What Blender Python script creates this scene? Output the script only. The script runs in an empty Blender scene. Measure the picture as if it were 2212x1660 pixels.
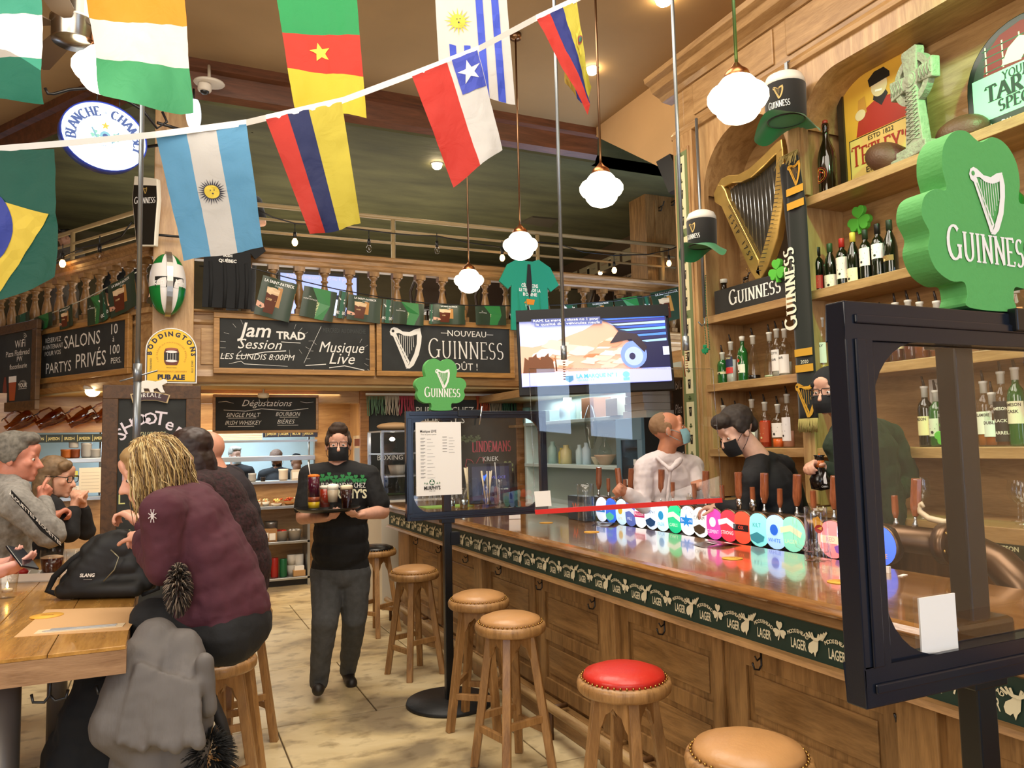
import bpy, bmesh, math, random
from math import sin, cos, pi, radians as R_, atan2, hypot, sqrt
from mathutils import Vector as V, Matrix, noise
from mathutils.geometry import tessellate_polygon
random.seed(7)
SC = bpy.context.scene
COL = SC.collection
# ---------------------------------------------------------------- camera
CH = 1.62; F = 1655.0; W, H = 2212, 1660
yaw, pitch, roll = R_(24.5), R_(4.5), R_(1.25)
cf = V((sin(yaw)*cos(pitch), cos(yaw)*cos(pitch), sin(pitch)))
cr0 = V((cos(yaw), -sin(yaw), 0)); cu0 = cr0.cross(cf)
cR = cr0*cos(roll)-cu0*sin(roll); cU = cu0*cos(roll)+cr0*sin(roll)
cam = bpy.data.objects.new('camera', bpy.data.cameras.new('camera')); COL.objects.link(cam)
cam.matrix_world = Matrix(((cR.x, cU.x, -cf.x, 0), (cR.y, cU.y, -cf.y, 0), (cR.z, cU.z, -cf.z, CH), (0, 0, 0, 1)))
cam.data.sensor_width = 36; cam.data.lens = 36*F/W; cam.data.clip_start = .02; cam.data.clip_end = 200
SC.camera = cam
# ---------------------------------------------------------------- colour management, sky, lamps
SC.view_settings.view_transform = 'Standard'; SC.view_settings.look = 'None'
SC.view_settings.exposure = 0.0; SC.view_settings.gamma = 1.0; SC.view_settings.use_curve_mapping = False
SC.cycles.use_denoising = True
SC.cycles.max_bounces = 8; SC.cycles.transparent_max_bounces = 24; SC.cycles.glossy_bounces = 4
SC.cycles.diffuse_bounces = 4; SC.cycles.caustics_reflective = False; SC.cycles.caustics_refractive = False
SC.cycles.sample_clamp_indirect = 6
wd = bpy.data.worlds.new('sky'); SC.world = wd; wd.use_nodes = True
wd.node_tree.nodes['Background'].inputs[0].default_value = (.55, .72, 1, 1)
wd.node_tree.nodes['Background'].inputs[1].default_value = 6.0
def area(name, loc, size, power, col, tgt=None, sy=None):
    l = bpy.data.lights.new(name, 'AREA'); l.size = size; l.energy = power; l.color = col
    if sy: l.shape = 'RECTANGLE'; l.size_y = sy
    o = bpy.data.objects.new(name, l); COL.objects.link(o); o.location = loc
    if tgt is not None: o.rotation_euler = (V(tgt)-V(loc)).to_track_quat('-Z', 'Y').to_euler()
    return o
def point(name, loc, power, col, rad=.05):
    l = bpy.data.lights.new(name, 'POINT'); l.energy = power; l.color = col; l.shadow_soft_size = rad
    o = bpy.data.objects.new(name, l); COL.objects.link(o); o.location = loc; return o
def spot(name, loc, tgt, power, col, ang=60, rad=.06, blend=.6):
    l = bpy.data.lights.new(name, 'SPOT'); l.energy = power; l.color = col; l.spot_size = R_(ang); l.spot_blend = blend; l.shadow_soft_size = rad
    o = bpy.data.objects.new(name, l); COL.objects.link(o); o.location = loc
    o.rotation_euler = (V(tgt)-V(loc)).to_track_quat('-Z', 'Y').to_euler(); return o
WARM = (1, .80, .56); NEUT = (1, .90, .76); COOL = (.62, .82, 1)
#LIGHTS-BEGIN
area('ceiling_lamps_near', (1.0, 1.0, 5.3), 3.0, 185, NEUT, (1.0, 1.2, 0))
area('ceiling_lamps_mid', (.9, 4.6, 5.3), 2.6, 180, NEUT, (.9, 4.6, 0))
area('room_lamps_left', (-3.6, 1.5, 3.4), 2.0, 105, NEUT, (1.5, 4, 2.6))
area('room_lamps_behind', (-.4, -2.6, 3.0), 2.4, 125, NEUT, (1.2, 5, 3.0))
area('kitchen_lamps', (.6, 11.2, 2.2), 2.2, 75, (.75, .9, 1), (.6, 11.2, 0), 1.2)
area('under_gallery_lamps', (.5, 9.1, 2.22), 2.6, 60, WARM, (.5, 9.1, 0), 1.0)
area('alcove_lamps', (3.85, 6.8, 2.1), .3, 17, (.8, .95, 1), (3.85, 6.8, 0), 2.0)
area('gallery_lamps', (2.5, 10.3, 4.9), 3.5, 70, NEUT, (2.5, 10.3, 0), 2.0)
area('gallery_ceiling_fill', (2.0, 10.0, 3.1), 5.0, 110, NEUT, (2.0, 10.0, 5), 2.4)  # added fill without a fixture, aimed up to brighten the green gallery ceiling
area('room_ceiling_fill', (-.8, 2.2, 3.6), 2.5, 70, NEUT, (1.0, 3.2, 6))  # extra unseen light, put in to lift the main ceiling
spot('green_spot', (3.0, 1.2, 4.3), (4.1, 2.0, 3.3), 260, (.22, 1, .32), 80)
#LIGHTS-END
# ---------------------------------------------------------------- pixel helpers (sight line meets a plane of the room)
def ray(px, py): return cf + cR*((px-W/2)/F) + cU*((H/2-py)/F)
def at(px, py, ax, v):
    d = ray(px, py); o = V((0, 0, CH)); i = 'xyz'.index(ax); return o + d*((v-o[i])/d[i])
def ad(px, py, dist): return V((0, 0, CH)) + ray(px, py)*dist
# ---------------------------------------------------------------- materials
def lin(h):
    if isinstance(h, str):
        h = h.lstrip('#'); c = [int(h[i:i+2], 16)/255 for i in (0, 2, 4)]
    else: c = [x/255 for x in h]
    return tuple(x/12.92 if x <= .04045 else ((x+.055)/1.055)**2.4 for x in c)+(1,)
_M = {}
def base(name):
    m = bpy.data.materials.new(name); m.use_nodes = True; nt = m.node_tree
    return m, nt, nt.nodes['Principled BSDF']
def mat(col, rough=.55, metal=0., emit=0., var=0., scale=8., bump=0., bscale=60., name=None, spec=None, coat=0., sheen=0., stretch=(1, 1, 1)):
    key = ('m', str(col), rough, metal, emit, var, scale, bump, bscale, spec, coat, sheen, stretch)
    if key in _M: return _M[key]
    m, nt, b = base(name or 'm_%s' % (col if isinstance(col, str) else '%d_%d_%d' % tuple(col)))
    c = lin(col); b.inputs['Base Color'].default_value = c; b.inputs['Roughness'].default_value = rough; b.inputs['Metallic'].default_value = metal
    if spec is not None: b.inputs['Specular IOR Level'].default_value = spec
    if coat: b.inputs['Coat Weight'].default_value = coat; b.inputs['Coat Roughness'].default_value = .08
    if sheen: b.inputs['Sheen Weight'].default_value = sheen
    if emit: b.inputs['Emission Color'].default_value = c; b.inputs['Emission Strength'].default_value = emit
    if var or bump:
        tc = nt.nodes.new('ShaderNodeTexCoord'); mp = nt.nodes.new('ShaderNodeMapping'); nt.links.new(tc.outputs['Object'], mp.inputs[0]); mp.inputs['Scale'].default_value = stretch
    if var:
        n = nt.nodes.new('ShaderNodeTexNoise'); n.inputs['Scale'].default_value = scale; n.inputs['Detail'].default_value = 5; nt.links.new(mp.outputs[0], n.inputs[0])
        r = nt.nodes.new('ShaderNodeValToRGB'); r.color_ramp.elements[0].position = .3; r.color_ramp.elements[1].position = .7
        r.color_ramp.elements[0].color = tuple(x*(1-var) for x in c[:3])+(1,); r.color_ramp.elements[1].color = tuple(min(1, x*(1+var)) for x in c[:3])+(1,)
        nt.links.new(n.outputs[0], r.inputs[0]); nt.links.new(r.outputs[0], b.inputs['Base Color'])
    if bump:
        n = nt.nodes.new('ShaderNodeTexNoise'); n.inputs['Scale'].default_value = bscale; n.inputs['Detail'].default_value = 4; nt.links.new(mp.outputs[0], n.inputs[0])
        bp = nt.nodes.new('ShaderNodeBump'); bp.inputs['Strength'].default_value = bump; bp.inputs['Distance'].default_value = .01
        nt.links.new(n.outputs[0], bp.inputs['Height']); nt.links.new(bp.outputs[0], b.inputs['Normal'])
    _M[key] = m; return m
def wood(c1, c2, ax='z', rough=.4, scale=3., coat=0., name='wood', spots=0.):
    key = ('w', c1, c2, ax, rough, scale, coat)
    if key in _M: return _M[key]
    m, nt, b = base(name); L = nt.links
    tc = nt.nodes.new('ShaderNodeTexCoord'); mp = nt.nodes.new('ShaderNodeMapping'); L.new(tc.outputs['Object'], mp.inputs[0])
    s = {'x': (.12, 1, 1), 'y': (1, .12, 1), 'z': (1, 1, .12)}[ax]; mp.inputs['Scale'].default_value = [q*scale for q in s]
    n = nt.nodes.new('ShaderNodeTexNoise'); n.inputs['Scale'].default_value = 6; n.inputs['Detail'].default_value = 8; n.inputs['Distortion'].default_value = 1.2; L.new(mp.outputs[0], n.inputs[0])
    w = nt.nodes.new('ShaderNodeTexNoise'); w.inputs['Scale'].default_value = 60; w.inputs['Detail'].default_value = 3; L.new(mp.outputs[0], w.inputs[0])
    mx = nt.nodes.new('ShaderNodeMath'); mx.operation = 'MULTIPLY_ADD'; mx.inputs[1].default_value = .35; L.new(w.outputs[0], mx.inputs[0]); L.new(n.outputs[0], mx.inputs[2])
    r = nt.nodes.new('ShaderNodeValToRGB'); r.color_ramp.elements[0].position = .45; r.color_ramp.elements[1].position = .85
    r.color_ramp.elements[0].color = lin(c1); r.color_ramp.elements[1].color = lin(c2)
    L.new(mx.outputs[0], r.inputs[0]); L.new(r.outputs[0], b.inputs['Base Color']); b.inputs['Roughness'].default_value = rough
    if coat: b.inputs['Coat Weight'].default_value = coat; b.inputs['Coat Roughness'].default_value = .06
    bp = nt.nodes.new('ShaderNodeBump'); bp.inputs['Strength'].default_value = .15; bp.inputs['Distance'].default_value = .004
    L.new(w.outputs[0], bp.inputs['Height']); L.new(bp.outputs[0], b.inputs['Normal'])
    _M[key] = m; return m
def glass(col='FFFFFF', dens=.08, rough=.02, name='clear_glass', refl=1.0, ior=1.45):
    """thin clear sheet or vessel wall: tinted see-through plus mirror by Fresnel"""
    key = ('g', col, dens, rough, refl, ior)
    if key in _M: return _M[key]
    m, nt, b = base(name); nt.nodes.remove(b); L = nt.links; out = nt.nodes['Material Output']
    t = nt.nodes.new('ShaderNodeBsdfTransparent'); c = lin(col); t.inputs[0].default_value = tuple(1-dens+(dens*x) if dens < 1 else x for x in c[:3])+(1,)
    g = nt.nodes.new('ShaderNodeBsdfGlossy'); g.inputs['Roughness'].default_value = rough
    fr = nt.nodes.new('ShaderNodeLayerWeight'); fr.inputs[0].default_value = .5
    pw = nt.nodes.new('ShaderNodeMath'); pw.operation = 'POWER'; pw.inputs[1].default_value = 4; L.new(fr.outputs['Facing'], pw.inputs[0])
    mu = nt.nodes.new('ShaderNodeMath'); mu.operation = 'MULTIPLY_ADD'; mu.inputs[1].default_value = .55*refl; mu.inputs[2].default_value = .04*refl; mu.use_clamp = True; L.new(pw.outputs[0], mu.inputs[0])
    x = nt.nodes.new('ShaderNodeMixShader'); L.new(mu.outputs[0], x.inputs[0]); L.new(t.outputs[0], x.inputs[1]); L.new(g.outputs[0], x.inputs[2]); L.new(x.outputs[0], out.inputs[0])
    _M[key] = m; return m
def tint(col, name='tinted_glass', rough=.03):  # coloured bottle glass
    return glass(col, 1.0, rough, name, 1.3)
# ---------------------------------------------------------------- mesh builder
class MB:
    def __init__(s): s.v = []; s.f = []; s.m = []; s.sm = []; s.k = 0; s.T = None
    def add(s, vs, fs, k=None, smooth=False):
        n = len(s.v)
        if s.T is not None: vs = [s.T @ V(p) for p in vs]
        s.v += [tuple(p) for p in vs]; s.f += [tuple(i+n for i in f) for f in fs]
        s.m += [s.k if k is None else k]*len(fs); s.sm += [smooth]*len(fs); return s
    def box(s, x0, x1, y0, y1, z0, z1, k=None):
        if x0 > x1: x0, x1 = x1, x0
        if y0 > y1: y0, y1 = y1, y0
        if z0 > z1: z0, z1 = z1, z0
        vs = [(x, y, z) for z in (z0, z1) for y in (y0, y1) for x in (x0, x1)]
        return s.add(vs, [(0, 2, 3, 1), (4, 5, 7, 6), (0, 1, 5, 4), (2, 6, 7, 3), (0, 4, 6, 2), (1, 3, 7, 5)], k)
    def cbox(s, c, d, k=None): return s.box(c[0]-d[0]/2, c[0]+d[0]/2, c[1]-d[1]/2, c[1]+d[1]/2, c[2]-d[2]/2, c[2]+d[2]/2, k)
    def lathe(s, prof, n=16, k=None, c=(0, 0, 0), smooth=True, cap=True):
        vs = []; fs = []
        for r, z in prof:
            for i in range(n): a = 2*pi*i/n; vs.append((c[0]+r*cos(a), c[1]+r*sin(a), c[2]+z))
        for j in range(len(prof)-1):
            for i in range(n): i2 = (i+1) % n; fs.append((j*n+i, j*n+i2, (j+1)*n+i2, (j+1)*n+i))
        s.add(vs, fs, k, smooth)
        if cap:
            m = len(prof)-1; N = len(s.v)-len(vs)
            for j, rv in ((0, True), (m, False)):
                if prof[j][0] > 1e-4:
                    f = [N+j*n+i for i in range(n)]; s.f.append(tuple(f[::-1] if rv else f)); s.m.append(s.k if k is None else k); s.sm.append(False)
        return s
    def cyl(s, a, b, r, r2=None, n=10, k=None, smooth=True):
        a = V(a); b = V(b); r2 = r if r2 is None else r2; d = b-a; L = d.length
        if L < 1e-6: return s
        q = d.to_track_quat('Z', 'Y').to_matrix().to_4x4(); T = Matrix.Translation(a) @ q
        vs = [T @ V((rr*cos(2*pi*i/n), rr*sin(2*pi*i/n), z)) for rr, z in ((r, 0), (r2, L)) for i in range(n)]
        fs = [(i, (i+1) % n, n+(i+1) % n, n+i) for i in range(n)]
        s.add(vs, fs, k, smooth); s.add(vs, [tuple(range(n))[::-1], tuple(range(n, 2*n))], k); return s
    def tube(s, pts, r, n=6, k=None, closed=False):
        pts = [V(p) for p in pts]; N = len(pts); vs = []; fs = []; pu = None
        for i, p in enumerate(pts):
            t = (pts[(i+1) % N if closed else min(i+1, N-1)]-pts[(i-1) % N if closed else max(i-1, 0)])
            t = t.normalized() if t.length > 1e-9 else V((0, 0, 1))
            u = (pu - t*pu.dot(t)) if pu is not None else t.orthogonal()
            if u.length < 1e-6: u = t.orthogonal()
            u.normalize(); pu = u; w = t.cross(u); rr = r[i] if isinstance(r, (list, tuple)) else r
            vs += [p+(u*cos(2*pi*j/n)+w*sin(2*pi*j/n))*rr for j in range(n)]
        for i in range(N if closed else N-1):
            i2 = (i+1) % N
            for j in range(n): j2 = (j+1) % n; fs.append((i*n+j, i*n+j2, i2*n+j2, i2*n+j))
        s.add(vs, fs, k, True)
        if not closed: s.add(vs, [tuple(range(n))[::-1], tuple(range((N-1)*n, N*n))], k)
        return s
    def prism(s, pts, d0, d1, k=None, ax='z', kside=None):
        """polygon (2D) extruded from d0 to d1 along ax; ax 'z': (x,y); 'y': (x,z); 'x': (y,z)"""
        tr = tessellate_polygon([[V((p[0], p[1], 0)) for p in pts]]); n = len(pts)
        mk = {'z': lambda p, d: (p[0], p[1], d), 'y': lambda p, d: (p[0], d, p[1]), 'x': lambda p, d: (d, p[0], p[1])}[ax]
        vs = [mk(p, d0) for p in pts]+[mk(p, d1) for p in pts]
        s.add(vs, [t for t in tr]+[tuple(i+n for i in t[::-1]) for t in tr], k)
        s.add(vs, [(i, (i+1) % n, n+(i+1) % n, n+i) for i in range(n)], k if kside is None else kside); return s
    def ell(s, c, r, k=None, n=16, m=10, rot=None):
        vs = []; fs = []
        for j in range(m+1):
            th = pi*j/m
            for i in range(n):
                a = 2*pi*i/n; p = V((r[0]*sin(th)*cos(a), r[1]*sin(th)*sin(a), r[2]*cos(th)))
                if rot is not None: p = rot @ p
                vs.append(V(c)+p)
        for j in range(m):
            for i in range(n): i2 = (i+1) % n; fs.append((j*n+i, (j+1)*n+i, (j+1)*n+i2, j*n+i2))
        return s.add(vs, fs, k, True)
    def grid(s, fn, nu, nv, k=None, kf=None, smooth=True):
        vs = [fn(i/nu, j/nv) for j in range(nv+1) for i in range(nu+1)]; fs = []; ks = []
        base_ = len(s.f)
        for j in range(nv):
            for i in range(nu):
                fs.append((j*(nu+1)+i, j*(nu+1)+i+1, (j+1)*(nu+1)+i+1, (j+1)*(nu+1)+i)); ks.append(kf((i+.5)/nu, (j+.5)/nv) if kf else (s.k if k is None else k))
        s.add(vs, fs, 0, smooth); s.m[base_:] = ks; return s
    def quad(s, a, b, c, d, k=None): return s.add([a, b, c, d], [(0, 1, 2, 3)], k)
    def build(s, name, mats, parent=None, bevel=0, loc=None, rot=None, recalc=True):
        me = bpy.data.meshes.new(name); me.from_pydata(s.v, [], s.f)
        if not isinstance(mats, (list, tuple)): mats = [mats]
        for m in mats: me.materials.append(m)
        me.polygons.foreach_set('material_index', s.m); me.polygons.foreach_set('use_smooth', s.sm)
        if recalc:
            bm = bmesh.new(); bm.from_mesh(me); bmesh.ops.remove_doubles(bm, verts=bm.verts, dist=1e-5); bmesh.ops.recalc_face_normals(bm, faces=bm.faces); bm.to_mesh(me); bm.free()
        me.update(); o = bpy.data.objects.new(name, me); COL.objects.link(o)
        if parent is not None: o.parent = parent
        if loc is not None: o.location = loc
        if rot is not None: o.rotation_euler = rot
        if bevel:
            b = o.modifiers.new('bevel', 'BEVEL'); b.width = bevel; b.segments = 2; b.limit_method = 'ANGLE'; b.angle_limit = R_(40)
        return o
def tag(o, label=None, cat=None, group=None, kind=None):
    if label: o['label'] = label
    if cat: o['category'] = cat
    if group: o['group'] = group
    if kind: o['kind'] = kind
    return o
def thing(name, label, cat, loc=(0, 0, 0), rz=0, group=None, rot=None, kind=None):
    o = bpy.data.objects.new(name, None); COL.objects.link(o); o.empty_display_size = .05
    o.location = loc; o.rotation_euler = rot if rot is not None else (0, 0, rz); return tag(o, label, cat, group, kind)
def struct(name, mb, m, bevel=0, parent=None, label=None):
    o = mb.build(name, m, parent, bevel)
    if parent is None: o['kind'] = 'structure'
    if label: o['label'] = label
    return o
def frame3(name, label, cat, O, X, Y, group=None, kind=None):
    """Empty whose local x,y lie in a face and z comes out of it"""
    X = V(X).normalized(); Z = X.cross(V(Y)).normalized(); Y = Z.cross(X)
    o = bpy.data.objects.new(name, None); COL.objects.link(o); o.empty_display_size = .05
    q = Matrix((X, Y, Z)).transposed(); o.rotation_euler = q.to_euler(); o.location = O; return tag(o, label, cat, group, kind)
def dup(root, loc=None, rz=None, label=None, group=None, mats=None):
    def cp(o, par):
        c = o.copy(); COL.objects.link(c); c.parent = par
        for ch in [q for q in KIDS.get(o.name, [])]: cp(ch, c)
        return c
    KIDS = {}
    st = [root]
    while st:
        o = st.pop(); KIDS[o.name] = list(o.children); st += KIDS[o.name]
    c = cp(root, None)
    if loc is not None: c.location = loc
    if rz is not None: c.rotation_euler = (0, 0, rz)
    if label: c['label'] = label
    if group: c['group'] = group
    return c
# ---------------------------------------------------------------- lettering
_T = {}
def sans(s, bold=0., shear=0.):
    key = (s, bold, shear)
    if key in _T: return _T[key]
    c = bpy.data.curves.new('t', 'FONT'); c.body = s; c.size = 1; c.resolution_u = 2; c.offset = bold; c.shear = shear; c.fill_mode = 'FRONT'
    o = bpy.data.objects.new('t', c); COL.objects.link(o)
    dg = bpy.context.evaluated_depsgraph_get(); me = bpy.data.meshes.new_from_object(o.evaluated_get(dg))
    vs = [(v.co.x, v.co.y) for v in me.vertices]; fs = [tuple(p.vertices) for p in me.polygons]
    bpy.data.meshes.remove(me); bpy.data.objects.remove(o); bpy.data.curves.remove(c)
    w = max([p[0] for p in vs], default=.3); _T[key] = (vs, fs, w); return _T[key]
def arcp(cx, cy, rx, ry, a0, a1, n=8): return [(cx+rx*cos(R_(a0+(a1-a0)*i/n)), cy+ry*sin(R_(a0+(a1-a0)*i/n))) for i in range(n+1)]
SER = {
'A': (.72, [[(0, 0), (.36, 1)], [(.36, 1), (.72, 0)], [(.14, .35), (.58, .35)]], [(0, 0), (.72, 0)]),
'B': (.6, [[(.1, 0), (.1, 1)], [(.1, 1)]+arcp(.3, .76, .24, .24, 90, -90)+[(.1, .52)], [(.1, .52)]+arcp(.32, .26, .26, .26, 90, -90)+[(.1, 0)]], []),
'C': (.68, [arcp(.38, .5, .34, .5, 50, 310, 14)], []),
'D': (.72, [[(.1, 0), (.1, 1)], [(.1, 1)]+arcp(.3, .5, .36, .5, 90, -90, 10)+[(.1, 0)]], []),
'E': (.56, [[(.1, 0), (.1, 1)], [(.1, 1), (.5, 1), (.5, .86)], [(.1, .5), (.42, .5)], [(.1, 0), (.54, 0), (.54, .16)]], []),
'G': (.76, [arcp(.38, .5, .34, .5, 48, 330, 14), [(.66, .42), (.66, .04)], [(.52, .42), (.78, .42)]], []),
'H': (.76, [[(.12, 0), (.12, 1)], [(.64, 0), (.64, 1)], [(.12, .5), (.64, .5)]], [(.12, 0), (.12, 1), (.64, 0), (.64, 1)]),
'I': (.3, [[(.15, 0), (.15, 1)]], [(.15, 0), (.15, 1)]),
'L': (.54, [[(.12, 0), (.12, 1)], [(.12, 0), (.52, 0), (.52, .18)]], [(.12, 1)]),
'M': (.9, [[(.1, 0), (.14, 1)], [(.14, 1), (.45, .1)], [(.45, .1), (.76, 1)], [(.76, 1), (.8, 0)]], [(.1, 0), (.8, 0)]),
'N': (.76, [[(.12, 0), (.12, 1)], [(.1, 1), (.64, 0)], [(.64, 0), (.64, 1)]], [(.12, 0), (.1, 1), (.64, 1)]),
'O': (.78, [arcp(.39, .5, .35, .5, 0, 360, 20)], []),
'P': (.58, [[(.12, 0), (.12, 1)], [(.12, 1)]+arcp(.3, .73, .24, .27, 90, -90)+[(.12, .46)]], [(.12, 0)]),
'R': (.66, [[(.12, 0), (.12, 1)], [(.12, 1)]+arcp(.3, .74, .24, .26, 90, -90)+[(.12, .48)], [(.3, .48), (.64, 0)]], [(.12, 0), (.64, 0)]),
'S': (.54, [arcp(.27, .74, .21, .26, 40, 270, 9)+arcp(.27, .26, .23, .26, 90, -140, 9)[1:]], []),
'T': (.66, [[(.33, 0), (.33, 1)], [(.02, .84), (.02, 1), (.64, 1), (.64, .84)]], [(.33, 0)]),
'U': (.74, [[(.12, 1), (.12, .32)]+arcp(.37, .32, .25, .32, 180, 360, 8)+[(.62, 1)]], [(.12, 1), (.62, 1)]),
'X': (.7, [[(.05, 1), (.65, 0)], [(.05, 0), (.65, 1)]], [(.05, 0), (.65, 0), (.05, 1), (.65, 1)]),
'Y': (.7, [[(.05, 1), (.35, .48)], [(.65, 1), (.35, .48)], [(.35, .48), (.35, 0)]], [(.05, 1), (.65, 1), (.35, 0)]),
"'": (.2, [[(.1, 1), (.1, .72)]], []), ' ': (.35, [], []), '1': (.4, [[(.05, .85), (.2, 1), (.2, 0)]], [(.2, 0)]), '7': (.5, [[(.03, .9), (.03, 1), (.48, 1), (.2, 0)]], []),
'5': (.52, [[(.45, 1), (.1, 1), (.08, .55)]+arcp(.25, .32, .24, .32, 100, -140, 9)], []), '9': (.52, [arcp(.26, .7, .2, .3, 0, 360, 12), [(.46, .7), (.4, .2), (.1, 0)]], []),
'2': (.52, [arcp(.26, .75, .2, .25, 160, -20, 7)+[(.05, 0), (.5, 0)]], []), '0': (.56, [arcp(.28, .5, .22, .5, 0, 360, 14)], [])}
SER['É'] = (SER['E'][0], SER['E'][1]+[[(.22, 1.12), (.36, 1.28)]], [])
def ribbon(pts, wfn):
    n = len(pts); cl = n > 3 and hypot(pts[0][0]-pts[-1][0], pts[0][1]-pts[-1][1]) < 1e-4; L = []; Rr = []
    for i, p in enumerate(pts):
        a = pts[i-1] if i else (pts[-2] if cl else pts[0]); b = pts[i+1] if i < n-1 else (pts[1] if cl else pts[-1])
        dx, dy = b[0]-a[0], b[1]-a[1]; q = hypot(dx, dy) or 1; dx /= q; dy /= q; w = wfn(dx, dy, i/(n-1))/2
        L.append((p[0]-dy*w, p[1]+dx*w)); Rr.append((p[0]+dy*w, p[1]-dx*w))
    return L+Rr, [(i, i+1, n+i+1, n+i) for i in range(n-1)]
def serif(s, wt=.17, first=1.0, track=.06):
    key = ('S', s, wt, first)
    if key in _T: return _T[key]
    vs = []; fs = []; x = 0; si = [0]
    for ci, ch in enumerate(s):
        g = SER.get(ch) or SER.get(ch.upper(), SER[' ']); k = first if ci == 0 else 1.0
        nib = (cos(R_(12)), sin(R_(12)))
        def wf(dx, dy, t): return wt*(.28+.72*abs(dx*nib[1]-dy*nib[0]))
        def ad2(v, f):
            n = len(vs); si[0] = (si[0]+1) % 6; vs.extend([(x+p[0]*k, p[1]*k, si[0]) for p in v]); fs.extend([tuple(i+n for i in q) for q in f])
        for st in g[1]:
            v, f = ribbon(st, wf); ad2(v, f)
        ends = list(g[2])
        if ch in 'BDE': ends += [(.1, 0), (.1, 1)]
        for e in ends: ad2([(e[0]-wt*.85, e[1]-.025), (e[0]+wt*.85, e[1]-.025), (e[0]+wt*.85, e[1]+.03), (e[0]-wt*.85, e[1]+.03)], [(0, 1, 2, 3)])
        x += (g[0]+track+.05)*k
    _T[key] = (vs, fs, x-track); return _T[key]
class Art:
    """flat print: shapes laid on a mapped surface, a hair above it"""
    def __init__(s, fn=None): s.mb = MB(); s.fn = fn or (lambda u, v, d: V((u, v, d))); s.mats = []; s.d = .0006; s.step = .00035; s.sub = 0
    def mk(s, m):
        if m not in s.mats: s.mats.append(m)
        return s.mats.index(m)
    def raw(s, vs, fs, m):
        if s.sub:
            vs = list(vs); st = list(fs); fs = []
            while st:
                f = st.pop(); L = [hypot(vs[f[i]][0]-vs[f[i-1]][0], vs[f[i]][1]-vs[f[i-1]][1]) for i in range(len(f))]; k = L.index(max(L))
                if len(f) > 3: st += [(f[0], f[1], f[2]), (f[0],)+tuple(f[2:])]; continue
                if L[k] > s.sub:
                    a, b, c = f[k-1], f[k], f[(k+1) % 3]; vs.append(((vs[a][0]+vs[b][0])/2, (vs[a][1]+vs[b][1])/2)); n = len(vs)-1; st += [(a, n, c), (n, b, c)]
                else: fs.append(f)
        s.mb.add([s.fn(p[0], p[1], s.d+(p[2]*6e-5 if len(p) > 2 else 0)) for p in vs], fs, s.mk(m))
    def up(s, n=1): s.d += s.step*n; return s
    def poly(s, pts, m):
        tr = tessellate_polygon([[V((p[0], p[1], 0)) for p in pts]]); s.raw(pts, tr, m); return s.up()
    def rect(s, x0, y0, x1, y1, m): return s.poly([(x0, y0), (x1, y0), (x1, y1), (x0, y1)], m)
    def disc(s, cx, cy, rx, m, ry=None, n=24): return s.poly([(cx+rx*cos(2*pi*i/n), cy+(ry or rx)*sin(2*pi*i/n)) for i in range(n)], m)
    def line(s, pts, w, m, taper=False):
        v, f = ribbon(pts, lambda a, b, t: w*(1-(.7*abs(2*t-1) if taper else 0))); s.raw(v, f, m); return s.up()
    def arc(s, cx, cy, rx, ry, a0, a1, w, m, n=16): return s.line(arcp(cx, cy, rx, ry, a0, a1, n), w, m)
    def text(s, t, x, y, h, m, font='sans', align='c', rot=0., bold=0., shear=0., wmax=None, first=1., wt=.17, sx=1.):
        vs, fs, w = sans(t, bold, shear) if font == 'sans' else serif(t, wt, first)
        k = h/.72 if font == 'sans' else h; kx = k*sx
        if wmax and w*kx > wmax: kx = wmax/w
        ox = {'c': -w*kx/2, 'l': 0, 'r': -w*kx}[align]; c, q = cos(R_(rot)), sin(R_(rot))
        P = []
        for p in vs: a, b = p[0]*kx+ox, p[1]*k; P.append((x+a*c-b*q, y+a*q+b*c)+tuple(p[2:]))
        s.raw(P, fs, m); return s.up()
    def arctext(s, t, cx, cy, r, h, m, a_mid=90, font='sans', bold=0., spread=1.15, ry=None, inside=False):
        ws = [(sans(c, bold)[2] if c != ' ' else .3) if font == 'sans' else serif(c)[2] for c in t]; k = h/.72 if font == 'sans' else h
        tot = sum(w*k*spread+.08*h for w in ws); a = a_mid+(1 if not inside else -1)*tot/2/r*57.3
        for c, w in zip(t, ws):
            da = (w*k*spread+.08*h)/r*57.3*(1 if not inside else -1); am = a-da/2
            if c != ' ': s.text(c, cx+r*cos(R_(am)), cy+(ry or r)*sin(R_(am)), h, m, font, 'c', am-90 if not inside else am+90, bold, wt=.17+bold*3); s.d -= s.step
            a -= da
        return s.up()
    def star(s, cx, cy, r, m, n=5, ri=.4, rot=90): return s.poly([(cx+r*(1 if i % 2 == 0 else ri)*cos(R_(rot+180*i/n)), cy+r*(1 if i % 2 == 0 else ri)*sin(R_(rot+180*i/n))) for i in range(2*n)], m)
    def harp(s, cx, cy, h, m, m2=None, flip=1, strings=7):
        """a harp: post, curved neck with scroll, sound box, strings; h is its height"""
        P = lambda x, y: (cx+flip*(x-.5)*h*.82, cy+(y-.5)*h)
        s.poly([P(*p) for p in [(.05, .80), (.02, .88), (.06, .96), (.15, 1.0), (.25, .98), (.42, .90), (.62, .89), (.80, .97), (.96, 1.0), (.97, .90), (.84, .84), (.66, .79), (.46, .80), (.30, .86), (.22, .85), (.2, .8), (.13, .77)]], m)
        s.poly([P(*p) for p in [(.10, .82), (.22, .84), (.34, .60), (.62, .16), (.55, .04), (.5, .02), (.46, .12)]], m)
        s.poly([P(*p) for p in [(.96, .96), (.86, .88), (.84, .6), (.76, .36), (.6, .1), (.50, .0), (.62, .0), (.74, .08), (.9, .34), (.98, .62), (1.0, .8)]], m)
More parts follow.
